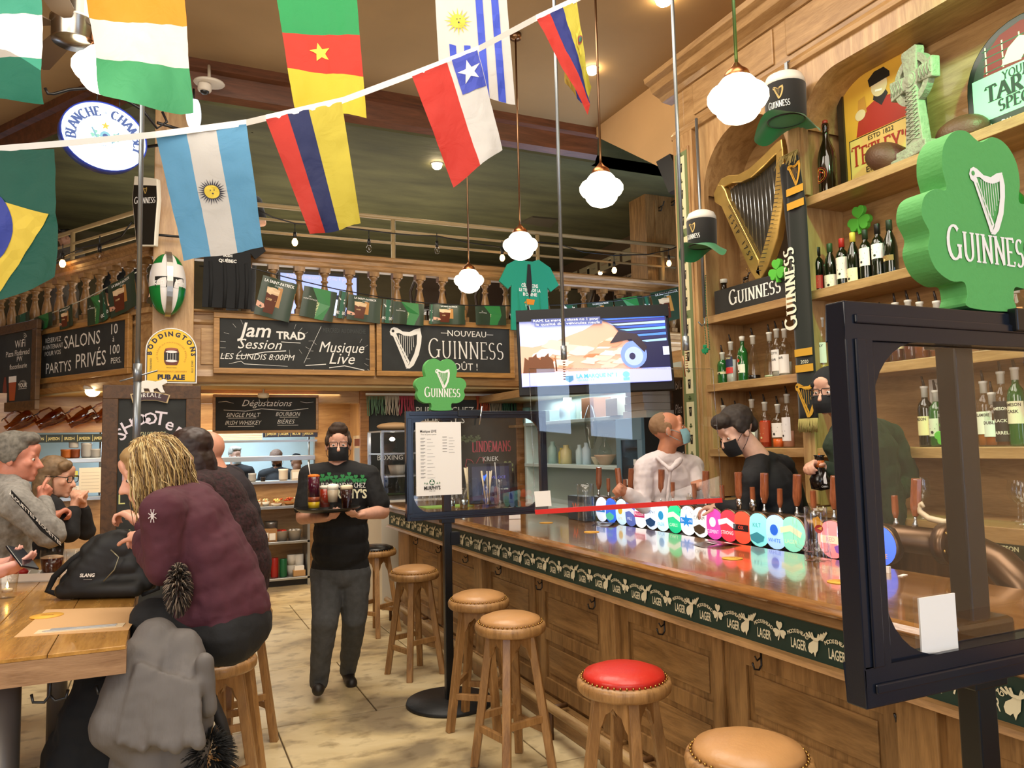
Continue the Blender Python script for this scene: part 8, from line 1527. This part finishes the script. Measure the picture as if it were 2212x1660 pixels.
OLV = fabric('22301F', .25, 12); J = dict(head=a4(1792, 845), neck=a4(1835, 905), shoL=a4(1812, 960, 4.0), shoR=a4(1925, 945, 4.3), chest=a4(1878, 985), belly=a4(1895, 1070), pelvis=a4(1900, 1150), elbL=a4(1838, 1035, 3.95), elbR=a4(1965, 1045, 4.3), wrL=a4(1778, 1012, 3.9), wrR=a4(1895, 1090, 4.1), face=(-.85, -.25, -.1))
_, X, M, kid = person('bar worker in black beanie, mask and dark green jacket holding a pourer', J, 'D0A088', OLV, ([((0, -.085, -.03), (.05, .04, .07)), ((.07, -.03, -.03), (.012, .03, .05))], mat('4A3020', .7, name='auburn_hair')), None, None, DKM, '241A16', .9, 1.1, 1.05, (1.0, .6), palm=(V((.2, -.3, -.8)), V((0, 0, -1))), disp=.03, extra_top=[('c', a4(1840, 925), .075, a4(1880, 935), .08)])
blob('beanie', [('e', X(0, -.02, .052), (.09, .108, .082), M), ('c', X(-.05, .06, .04), .02, X(.05, .06, .04), .02), ('e', X(0, -.06, .03), (.084, .07, .08), M)], BLKF, _, .006, 2)
q = ad(1772, 1035, 3.86); t = thing('drink_carafe', 'black pourer with a white bird emblem held by the bar worker', 'carafe', q); b = MB(); b.lathe([(0, -.06), (.045, -.05), (.052, 0), (.035, .03), (.022, .06), (.022, .11), (.028, .12), (0, .12)], 18); b.build('vessel', mat('0E0C0C', .2), t); b = MB(); b.lathe([(.023, .05), (.024, .09), (0, .13)], 12); b.build('amber_top', mat('B8642A', .2), t)
A = Art(lambda u, v, d: V((u*.85-.02, -.053-d+abs(u)*.3, v))); A.poly([(-.012, -.02), (.012, -.025), (.028, 0), (.012, -.005), (.004, .012), (.008, .035), (-.002, .038), (-.014, .01)], WHT); A.text('CARIBOU', 0, -.04, .009, WHT); A.build('emblem', t)
# ---------------------------------------------------------------- the left table and its guests
TZ1 = 1.02; TB1 = wood('8E6228', 'C2924C', 'y', .22, 2.2, .3, 'tabletop_wood'); c0 = at(273, 1395, 'z', TZ1)
tb = thing('high_table', 'thick wooden high table with a round grey post in the lower left corner', 'table', (c0.x-.425, c0.y+.85, 0)); b = MB()
for i in range(4): x = -.425+i*.2125; MB().box(x+.001, x+.2110, -.85, .85, TZ1-.012, TZ1).build('plank', TB1, tb, .0015)
MB().box(-.425, .425, -.85, .85, TZ1-.085, TZ1-.0125).build('slab_edge', wood('7A5838', 'A88460', 'x', .5, 4, 0, 'edge_wood'), tb); [MB().cyl((x, y, 0), (x, y, TZ1-.086), .052, n=20).build('post', mat('6A6560', .4, .5), tb) for x, y in ((.065, -.62), (-.1, .6))]
for x in (.205, .385): b = MB(); b.tube([(x, -.70, TZ1-.085), (x, -.70, TZ1-.16), (x-.015, -.70, TZ1-.18), (x-.045, -.70, TZ1-.175), (x-.05, -.70, TZ1-.15)], .005, 6); b.tube([(x, -.70, TZ1-.16), (x+.015, -.70, TZ1-.18), (x+.045, -.70, TZ1-.175), (x+.05, -.70, TZ1-.15)], .005, 6); b.build('coat_hook', BLK, tb)
tb2 = thing('high_table', 'second high table farther back with a dark green edge', 'table', (-.42, 5.05, 0)); MB().box(-.75, .55, -.55, .6, TZ1-.05, TZ1).build('tabletop', TB1, tb2, .004); MB().box(-.752, .552, -.57, -.55, TZ1-.055, TZ1+.002).build('green_edge', mat('16382E', .4), tb2); b = MB(); b.cyl((-.1, 0, 0), (-.1, 0, TZ1-.05), .05, n=16); b.build('post', mat('6A6560', .4, .5), tb2)
def tt(px, py): return at(px, py, 'z', TZ1)
def tst(x, y, rz, lab):
    t = dup(s1, (x, y, 0), rz, lab)
    for ch in t.children:
        if ch.name.startswith('seat_cushion'): ch.data = SEATS['wood']
me = SEATS['tan'].copy(); me.materials.clear(); me.materials.append(WST); SEATS['wood'] = me
_s = at(462, 1402, 'z', .76); tst(_s.x, _s.y, .5, 'wooden stool the blonde woman sits on'); tst(-1.25, 3.2, .3, 'wooden stool at the left edge under the table'); _s = at(492, 1338, 'z', .76); tst(_s.x, _s.y, .1, 'wooden stool under the woman in the speckled sweater'); tst(.40, 4.65, .4, 'wooden stool under the bald man'); tst(-1.15, 4.35, .2, 'wooden stool under the man in the grey hoodie'); tst(-1.02, 5.35, .2, 'wooden stool under the woman with glasses')
# blonde woman in burgundy jacket, leaning in
a5 = lambda px, py, d=2.85: ad(px, py, d); BUR = mat('4A1F2C', .85, var=.10, scale=25, bump=.5, bscale=14, name='burgundy_fleece')
J = dict(head=a5(325, 1022), neck=a5(392, 1080), shoL=a5(350, 1105, 2.66), shoR=a5(420, 1080, 3.0), chest=a5(420, 1150), belly=a5(462, 1240), pelvis=a5(492, 1335), elbL=a5(352, 1225, 2.66), elbR=a5(400, 1190, 3.2), wrL=a5(306, 1165, 2.95), wrR=a5(306, 1130, 3.2), knL=a5(330, 1345, 2.75), knR=a5(345, 1330, 3.0), anL=a5(310, 1600, 2.8), anR=a5(330, 1590, 3.0), face=(-.9, -.12, -.28))
BL_, X, M, kid = person('blonde woman in a burgundy jacket leaning forward on a stool', J, 'DCA48C', BUR, ([((0, -.02, .045), (.088, .108, .088)), ((0, .045, .08), (.068, .04, .035)), ((.07, .015, -.03), (.018, .065, .08)), ((-.07, .015, -.03), (.018, .065, .08))], mat('9A7C50', .6, name='blonde_hair')), BLKF, None, None, None, .95, 1.12, 1.0, (1.0, .9), female=True, palm=(V((0, .2, -1)), V((0, 0, -1))), torso=(1.1, 1.2), extra_top=[('c', a5(392, 1090), .075, a5(410, 1100), .08), ('e', a5(470, 1310), (.19, .19, .12)), ('c', a5(520, 1300), .10, a5(400, 1330), .09)], disp=.025)
random.seed(21); hm = [mat(c, .5, name='hair_'+c) for c in ('C8AC74', '8A6E48', 'E0CC9A', 'A4844E', '6A5236')]
b = MB()
for i in range(1500):
    a = random.uniform(-2.4, 2.4)+pi; el = random.uniform(.1, 1.25); r = 1.0+random.uniform(0, .12); x0, y0, z0 = .088*cos(el)*sin(a)*r, .108*cos(el)*cos(a)*r-.02, .045+.092*sin(el)*r
    L_ = random.uniform(.15, .21); wv = random.uniform(-.02, .02); pts = [X(x0*.4, y0*.4-.01, .135), X(x0, y0, z0)]
    for k in (1, 2, 3, 4): f = k/4; q_ = X(x0*1.12+wv*f+.006*sin(k*2+i), y0*1.12-.02*f+.008*sin(k*1.7+i*2), z0) ; q_.z -= L_*f*(.9+.3*random.random()); q_ += V((.02*f, 0, 0)); pts.append(q_)
    b.tube(pts, [.001, .0022, .0026, .0026, .002, .001], 3, k=random.choice((0, 0, 1, 2, 3, 3, 4)))
o = kid(b, 'hair_strands', hm); o['kind'] = 'stuff'
A = Art(lambda u, v, d: ad(329+u*600, 1115-v*600, 2.575-d)); 
for i in range(8): a = R_(22+45*i); A.line([(0, 0), (.012*cos(a), .016*sin(a)), (.012*cos(a)*1.3, .026*sin(a))], .003, mat('C8C0C0', .5)); A.d -= A.step
A.up(); A.disc(0, 0, .006, mat('C8C0C0', .5), .012); kid(A.mb, 'sleeve_emblem', A.mats)
# others on the right side of the table
a6 = lambda px, py, d=3.55: ad(px, py, d); SPK = mat('2A1216', .9, var=.9, scale=70, bump=.5, bscale=60, name='speckled_knit')
J = dict(head=a6(405, 985), neck=a6(440, 1032), shoL=a6(430, 1060, 3.4), shoR=a6(470, 1045, 3.7), chest=a6(475, 1100), belly=a6(505, 1180), pelvis=a6(515, 1255), elbL=a6(430, 1140, 3.4), elbR=a6(440, 1130, 3.8), wrL=a6(370, 1130, 3.6), wrR=a6(370, 1120, 3.9), face=(-.9, 0, -.15))
person('woman with long dark brown hair in a red speckled dark sweater', J, 'CF9A80', SPK, ([((0, -.02, .045), (.088, .105, .088)), ((.06, -.03, -.06), (.03, .06, .11)), ((-.06, -.03, -.06), (.03, .06, .11)), ((0, -.08, -.06), (.07, .04, .11))], mat('2A1610', .5, var=.3, scale=30, name='dark_brown_hair')), None, None, None, None, .95, 1.05, 1.0, (.5, .5), female=True, torso=(1.1, 1.25), disp=.015)
a7 = lambda px, py, d=4.3: ad(px, py, d); J = dict(head=a7(442, 982), neck=a7(468, 1025), shoL=a7(455, 1045, 4.1), shoR=a7(500, 1035, 4.5), chest=a7(492, 1080), belly=a7(508, 1150), pelvis=a7(515, 1220), elbL=a7(450, 1110, 4.1), elbR=a7(480, 1100, 4.6), wrL=a7(400, 1105, 4.3), wrR=a7(400, 1095, 4.5), face=(-.9, .25, -.25))
person('bald man in a dark shirt seated behind the two women', J, 'D0947A', fabric('241C22', .1), None, None, None, None, None, .95, 1.15, 1.08, (.5, .5), torso=(1.1, 1.2))
# man in grey hoodie and woman with glasses opposite
a8 = lambda px, py, d=3.85: ad(px, py, d); GHD = mat('8C8A86', .9, var=.22, scale=60, bump=.4, bscale=20, name='grey_marl')
J = dict(head=a8(38, 990), neck=a8(18, 1048), shoL=a8(-25, 1075, 4.1), shoR=a8(35, 1090, 3.6), chest=a8(0, 1125), belly=a8(-10, 1200), pelvis=a8(-20, 1280), elbL=a8(60, 1150, 4.2), elbR=a8(112, 1158, 3.62), wrL=a8(110, 1120, 4.3), wrR=a8(92, 1085, 3.78), face=(.88, -.15, -.08))
GH, X, M, kid = person('grey-haired man in a grey hoodie resting his chin near his fist', J, 'D08A74', GHD, ([((0, -.03, .05), (.086, .10, .088)), ((0, .04, .10), (.066, .055, .035)), ((.076, -.02, .02), (.014, .05, .05)), ((-.076, -.02, .02), (.014, .05, .05))], mat('6E6A62', .8, var=.4, scale=50, name='grey_hair')), None, None, None, None, .92, 1.15, 1.0, (1.2, 1.3), palm=(V((.5, 0, -.8)), V((.9, .2, .2))), torso=(1.1, 1.2), extra_top=[('c', a8(5, 1050), .085, a8(40, 1060, 3.75), .06), ('c', a8(-20, 1055), .08, a8(10, 1045), .07)], disp=.04)
P = [a8(24, 1066, 3.52), a8(60, 1105, 3.49), a8(88, 1140, 3.48), a8(128, 1172, 3.52)]; b = MB()
for i in range(3): p, q = P[i], P[i+1]; n = V((0, 0, .016)); o_ = (cam0-p).normalized()*.006; b.add([p-n, q-n, q+n, p+n, p-n+o_, q-n+o_, q+n+o_, p+n+o_], [(0, 1, 2, 3), (7, 6, 5, 4), (0, 4, 5, 1), (2, 6, 7, 3)])
kid(b, 'shoulder_strap', BLKF)
A = Art(lambda u, v, d: ad(76+u*640*.72+v*640*-.05, 1124+u*640*.72*1.0-v*640*.75, 3.465-d)); A.text('ALOUETTES ALOUETTES', 0, 0, .016, WHT, bold=.02, wmax=.26); kid(A.mb, 'strap_lettering', A.mats)
a9 = lambda px, py, d=4.55: ad(px, py, d); J = dict(head=a9(122, 1032), neck=a9(98, 1078), shoL=a9(75, 1092, 4.7), shoR=a9(110, 1100, 4.4), chest=a9(92, 1130), belly=a9(88, 1190), pelvis=a9(80, 1250), elbL=a9(185, 1148, 4.6), elbR=a9(150, 1152, 4.4), wrL=a9(178, 1092, 4.55), wrR=a9(160, 1096, 4.48), face=(.88, -.38, -.12))
person('woman with shoulder length hair and dark glasses, hands clasped', J, 'DCA68C', BLKF, ([((0, -.025, .045), (.088, .10, .085)), ((.07, -.03, -.05), (.02, .055, .09)), ((-.07, -.03, -.05), (.02, .055, .09)), ((0, -.09, -.04), (.06, .03, .09)), ((.03, .06, .075), (.05, .035, .035))], mat('7A6246', .6, var=.3, scale=40, name='ash_blonde_hair')), None, None, None, '141414', .85, 1.0, 1.0, (1.1, 1.1), female=True, palm=(V((-.6, -.4, .2)), V((.6, .4, .2))))
# person mostly outside the frame whose hands hold a phone over the table
ab = lambda px, py, d=2.9: ad(px, py, d); J = dict(head=ab(-260, 1000), neck=ab(-250, 1060), shoL=ab(-250, 1090, 3.1), shoR=ab(-220, 1100, 2.7), chest=ab(-260, 1160), belly=ab(-260, 1260), pelvis=ab(-260, 1360), elbL=ab(-120, 1260, 3.05), elbR=ab(-120, 1270, 2.75), wrL=ab(-12, 1225, 3.0), wrR=ab(-18, 1240, 2.85), face=(.95, .1, -.3))
person('person at the left edge, only pink hands with a phone in view', J, 'E0A494', fabric('3A4650', .1), None, None, None, None, None, .85, 1.05, 1., (.35, .25), palm=(V((.1, -.5, .8)), V((.1, .6, .8))))
q = ab(48, 1205, 2.92); t = thing('phone', 'dark phone held over the table at the left edge', 'phone', q, rot=(.5, .3, .7)); MB().box(-.036, .036, -.075, .075, -.004, .004).build('phone_body', mat('12141E', .1), t, .003)
# people upstairs and in the kitchen
def bust(label, px, py, d, face, sk, top, hair, hy=60, **k):
    s_ = 1655/d*1.0; A_ = lambda dx, dz, dd=0: ad(px, py, d)+cr0*dx+V((0, 0, dz))+V((cf.x, cf.y, 0))*dd
    J = dict(head=A_(0, 0), neck=A_(0, -.15), shoL=A_(.19, -.22), shoR=A_(-.19, -.22), chest=A_(0, -.35), belly=A_(0, -.55), pelvis=A_(0, -.78), elbL=A_(.27, -.48), elbR=A_(-.27, -.48), wrL=A_(.15, -.58, -.2), wrR=A_(-.15, -.58, -.2), face=face); hz = A_(0, 0).z; fl = 0 if py > 900 else GZ; J.update(knL=A_(.1, fl+.5-hz), knR=A_(-.1, fl+.5-hz), anL=A_(.1, fl+.09-hz), anR=A_(-.1, fl+.09-hz))
    return person(label, J, sk, top, hair, top, None, k.get('mask'), k.get('gl'), k.get('sl', .5), 1.1, 1., vox=.012)
HS = lambda m: ([((0, -.03, .05), (.086, .10, .088)), ((0, .04, .10), (.066, .055, .035))], m)
_, X, M, kid = bust('man upstairs in a grey shirt with sunglasses pushed up on his head', 143, 515, 11.2, (-.9, -.2, -.1), 'B88A70', fabric('6A645C'), HS(mat('1E1A16', .7)))
b = MB(); b.tube([X(-.06, .08, .10), X(0, .10, .115), X(.06, .08, .10)], .012, 6); kid(b, 'sunglasses', BLK)
bust('person upstairs in a black T-shirt, head hidden behind the light blue flag', 520, 400, 9.4, (.9, -.2, -.2), 'C8987C', fabric('15161A'), HS(mat('2A2018', .7)))
bust('dark-clothed person upstairs leaning behind the left handrail', 275, 560, 10.2, (.9, .2, -.3), 'B88A70', BLKF, HS(mat('141210', .7)))
bust('cook in a dark cap bending in the kitchen hatch', 598, 992, 10.9, (-.3, -.6, -.7), '8A6048', fabric('26282C'), ([((0, -.01, .06), (.09, .105, .08)), ((0, .07, .07), (.06, .05, .02))], mat('5A4030', .7)), mask=DKM)
bust('second cook in blue-grey behind the capped cook', 640, 1000, 11.6, (-.2, .9, -.3), '8A6048', fabric('4A5A70'), ([((0, -.01, .06), (.09, .105, .08)),], mat('15171C', .7)))
bust('cook in black with a mask at the left end of the kitchen hatch', 508, 985, 10.7, (.3, -.8, -.1), 'B08A78', BLKF, HS(mat('8A8680', .7)), mask=mat('A8B8C0', .7))
# ---------------------------------------------------------------- things on the table
q = tt(230, 1298); t = thing('shoulder_bag', 'black shoulder bag with diagonal zip standing on the table', 'bag', (q.x, q.y+.10, TZ1)); BG = mat('17191A', .6, var=.1, bump=.25, bscale=14, name='bag_cloth')
q0 = V((q.x, q.y+.10, TZ1)); X_ = cr0; Y_ = V((cf.x, cf.y, 0)).normalized(); pt = lambda x, y, z: q0+X_*x+Y_*y+V((0, 0, z))
blob('bag_body', [('c', pt(-.16, -.05, .035), .034, pt(.14, -.05, .037), .034), ('c', pt(-.16, .06, .035), .034, pt(.14, .06, .035), .034), ('c', pt(-.15, 0, .06), .05, pt(.14, 0, .06), .05), ('c', pt(-.12, 0, .12), .05, pt(.11, 0, .13), .05), ('c', pt(-.08, 0, .19), .04, pt(.08, 0, .20), .045), ('c', pt(-.04, 0, .235), .028, pt(.07, 0, .235), .03), ('c', pt(-.17, -.01, .05), .03, pt(-.06, 0, .23), .025), ('c', pt(.17, -.01, .05), .03, pt(.09, 0, .22), .03)]+[('e', pt(.01*k-.01, 0, .06+.03*k), (.165-.014*k, .052, .07)) for k in range(6)], BG, t, .006, 14, .006)
def tk(b, nm, m): o = b.build(nm, m, t); o.matrix_parent_inverse = Matrix.Translation(t.location).inverted(); return o
b = MB(); b.tube([pt(.04, -.062, .20), pt(.075, -.064, .17), pt(.06, -.068, .12), (pt(.02, -.075, .075))], .0028, 5); tk(b, 'zip', mat('9A9478', .3, .6))
b = MB(); b.tube([pt(-.06, 0, .22), pt(-.14, -.02, .16), pt(-.21, -.03, .09), pt(-.23, -.04, .035), pt(-.17, -.05, .02)], .013, 6); b.tube([pt(.08, 0, .22), pt(.17, .01, .19), pt(.21, 0, .10), pt(.22, -.02, .03), pt(.16, -.04, .01)], .009, 6); tk(b, 'strap', BLKF)
A = Art(lambda u, v, d: pt(-.045+u, -.080-d, .095+v)); A.text('SLANG', 0, 0, .014, WHT, bold=.04, shear=.2); A.rect(-.015, -.012, .02, -.009, mat('888888', .5)); tk(A.mb, 'bag_lettering', A.mats)
# placemat, coaster, cutlery
P4 = [tt(30, 1378), tt(278, 1362), tt(310, 1312), tt(100, 1318)]; t = thing('placemat', 'brown paper placemat at the corner of the table', 'placemat', P4[0]); b = MB(); b.add([V((p.x, p.y, TZ1+z))-P4[0] for z in (.0003, .0013) for p in P4], [(0, 1, 2, 3), (7, 6, 5, 4), (0, 4, 5, 1), (1, 5, 6, 2), (2, 6, 7, 3), (3, 7, 4, 0)]); b.build('paper', mat('C8A070', .7), t)
q = tt(101, 1332); t = thing('coaster', 'yellow coaster half on the paper placemat', 'coaster', (q.x, q.y, TZ1+.0014)); b = MB(); b.lathe([(0, 0), (.055, 0), (.055, .002), (0, .002)], 28); b.build('card', COA, t); A = Art(lambda u, v, d: V((u, v, .002+d))); A.text('BEER', 0, 0, .016, mat('A8641E', .6), rot=-25); A.build('print', t)
p0, p1 = tt(78, 1368), tt(268, 1352); d_ = (p1-p0); an = atan2(d_.y, d_.x); m_ = (p0+p1)/2
t = thing('napkin', 'folded paper napkin strip under the cutlery', 'napkin', (m_.x, m_.y, TZ1+.0014), an); MB().box(-d_.length/2, d_.length/2, -.028, .028, 0, .0022).build('napkin_sheet', mat('D8C4A4', .8), t)
for i, (dy, lab) in enumerate(((.010, 'steel fork lying on the napkin'), (-.010, 'steel knife lying on the napkin beside the fork'))):
    t = thing('fork' if not i else 'knife', lab, 'cutlery', (m_.x-sin(an)*dy, m_.y+cos(an)*dy, TZ1+.0042), an); b = MB(); b.box(-.02, .11, -.005, .005, 0, .002)
    if not i: b.prism([(-.02, -.005), (-.04, -.011), (-.06, -.011), (-.06, .011), (-.04, .011), (-.02, .005)], 0, .002); [b.box(-.095, -.06, -.011+.0065*k, -.008+.0065*k, 0, .002) for k in range(4)]
    else: b.prism([(-.02, -.005), (-.10, -.009), (-.115, 0), (-.10, .007), (-.02, .006)], 0, .002)
    b.build('steel', mat('D4D8DC', .4, .7), t)
q = tt(15, 1292); t = thing('candle_glass', 'clear glass with a lit tea light at the left edge of the table', 'candle', (q.x, q.y, TZ1)); b = MB(); b.lathe([(0, 0), (.032, 0), (.034, .02), (.042, .10), (.040, .10), (.032, .025), (0, .022)], 20); b.build('glass_body', GLS, t); b = MB(); b.lathe([(0, .024), (.02, .024), (.02, .038), (0, .038)], 14); b.build('tea_light', mat('F0D8B0', .5), t); b = MB(); b.lathe([(0, .038), (.005, .045), (.004, .055), (0, .068)], 8); b.build('flame', mat('FFC050', .3, emit=30), t)
q = tt(104, 1262); drink(0, 'wide glass of dark beer standing beside the bag', [(0, 0), (.038, 0), (.045, .03), (.052, .12), (.050, .145)], [(.01, .105, '3A0E0A', .036, .048)], foam=(.105, .11, .048, 'C8A888'), base=V((q.x, q.y+.12, TZ1)))
q = tt(243, 1150); drink(0, 'small empty tumbler on the far table', [(0, 0), (.038, 0), (.045, .085)], [(.002, .012, 'D8D0C0', .036, .037)], base=V((-.42, 4.75, TZ1)))
q = tt(75, 1262); t = thing('sugar_tray', 'white tray with paper wrappers and red packet on the table', 'tray', (q.x-.02, q.y+.12, TZ1), -.3); b = MB(); b.box(-.12, .12, -.06, .06, 0, .006); b.box(-.12, .12, -.06, -.054, 0, .04); b.box(-.12, .12, .054, .06, 0, .04); b.box(.114, .12, -.06, .06, 0, .04); b.build('tray_body', mat('E8E4E0', .4), t); b = MB(); [b.add([V((x+dx, dy, .01+dz)) for dx, dy, dz in ((0, -.02, 0), (.03, .0, .06), (.045, .02, .03), (.01, .03, .0))], [(0, 1, 2), (0, 2, 3)]) for x in (-.08, -.03, .02, .05)]; b.build('wrappers', mat('E4E0D0', .6), t, recalc=False)['kind'] = 'stuff'; b = MB(); b.ell((-.05, -.02, .045), (.035, .02, .02)); b.build('red_packet', mat('A8201E', .4), t)
t = thing('menu_card', 'black and white printed menu leaflet under the beer glass', 'menu', (tt(150, 1235).x, tt(150, 1235).y+.05, TZ1+.0002), .3); MB().box(-.13, .13, -.09, .09, 0, .002).build('leaflet', mat('D8D0C0', .5), t); A = Art(lambda u, v, d: V((u, v, .002+d))); [A.rect(-.12+.06*i, -.08, -.09+.06*i, .08, K_) for i in range(4)]; A.build('print', t)
# coats hanging from the table hooks
ac = lambda px, py, d=2.5: ad(px, py, d)
def coat(label, pr, m, parts, dsp=.05, vx=.009):
    t = thing('hanging_coat', label, 'coat', ac(*pr[0][1][:2])); 
    mk = lambda L_: [('c', ac(*p[1]), p[2], ac(*p[3]), p[4]) for p in L_]
    blob('shell', mk(pr), m, t, vx, 4, dsp)
    for nm, q, mm, dd in parts: blob(nm, mk(q), mm, t, .008, 2, dd, CLD2)
    return t
PK_ = mat('5E5A58', .7, var=.06, scale=6, bump=1., bscale=7, name='grey_parka', stretch=(2.2, 2.2, .5))
coat('grey hooded parka with fur trim hanging from the table by the stool', [('c', (335, 1385, 2.55), .075, (330, 1470, 2.5), .10), ('c', (395, 1400, 2.55), .065, (400, 1480, 2.5), .08), ('c', (300, 1420, 2.5), .07, (265, 1560, 2.45), .10), ('c', (340, 1480), .10, (350, 1700), .12), ('c', (400, 1480), .085, (395, 1620), .085), ('c', (262, 1560, 2.45), .095, (330, 1640), .08), ('c', (430, 1450, 2.5), .04, (430, 1560, 2.5), .05), ('c', (300, 1640), .09, (290, 1760), .10)]+[('c', (300+18*i, 1440+6*i, 2.42), .014, (262+24*i, 1600+8*(i % 3), 2.35), .018) for i in range(8)]+[('c', (285, 1610, 2.38), .02, (420, 1600, 2.42), .02), ('c', (440, 1430, 2.46), .03, (452, 1530, 2.46), .03)], PK_,
     [('lining', [('c', (425, 1440, 2.62), .022, (478, 1560, 2.6), .02), ('c', (478, 1560, 2.6), .02, (498, 1610, 2.6), .012)], mat('1A1614', .7), .0)], .018)
coat('black coat hanging in the shade left of the grey parka', [('c', (225, 1420, 2.7), .07, (190, 1560, 2.65), .10), ('c', (190, 1560, 2.65), .11, (170, 1760, 2.6), .14), ('c', (240, 1500, 2.65), .08, (230, 1760, 2.6), .12)], mat('101216', .9, bump=.3, bscale=10, name='black_wool'), [])
t = thing('fur_hood', 'black fluffy fur hood trim hanging below the parka', 'fur', ac(450, 1625, 2.48)); random.seed(8); b = MB(); c_ = ac(450, 1640, 2.48)-t.location
for i in range(700):
    d = V((random.gauss(0, 1), random.gauss(0, 1), random.gauss(0, 1))).normalized(); p = c_+V((d.x*.045, d.y*.045, d.z*.075)); b.tube([p, p+d*.03+V((0, 0, -.008)), p+d*.05+V((0, 0, -.02))], [.003, .002, .0006], 3)
b.build('fur', mat('0C0B0B', .8, name='black_fur'), t)['kind'] = 'stuff'
b = MB(); c_ = V((0, 0, 0)); t = thing('fur_trim', 'brown and grey fur trim between bag and burgundy jacket', 'fur', a5(385, 1268, 2.62))
for i in range(600):
    d = V((random.gauss(0, 1), random.gauss(0, 1), random.gauss(0, 1))).normalized(); p = V((d.x*.02, d.y*.02, d.z*.065)); b.tube([p, p+d*.018, p+d*.03+V((0, 0, -.012))], [.003, .002, .0006], 3, k=random.randrange(3))
b.build('fur', [mat(c, .8) for c in ('3A2E26', '8A7A6A', '1E1814')], t)['kind'] = 'stuff'
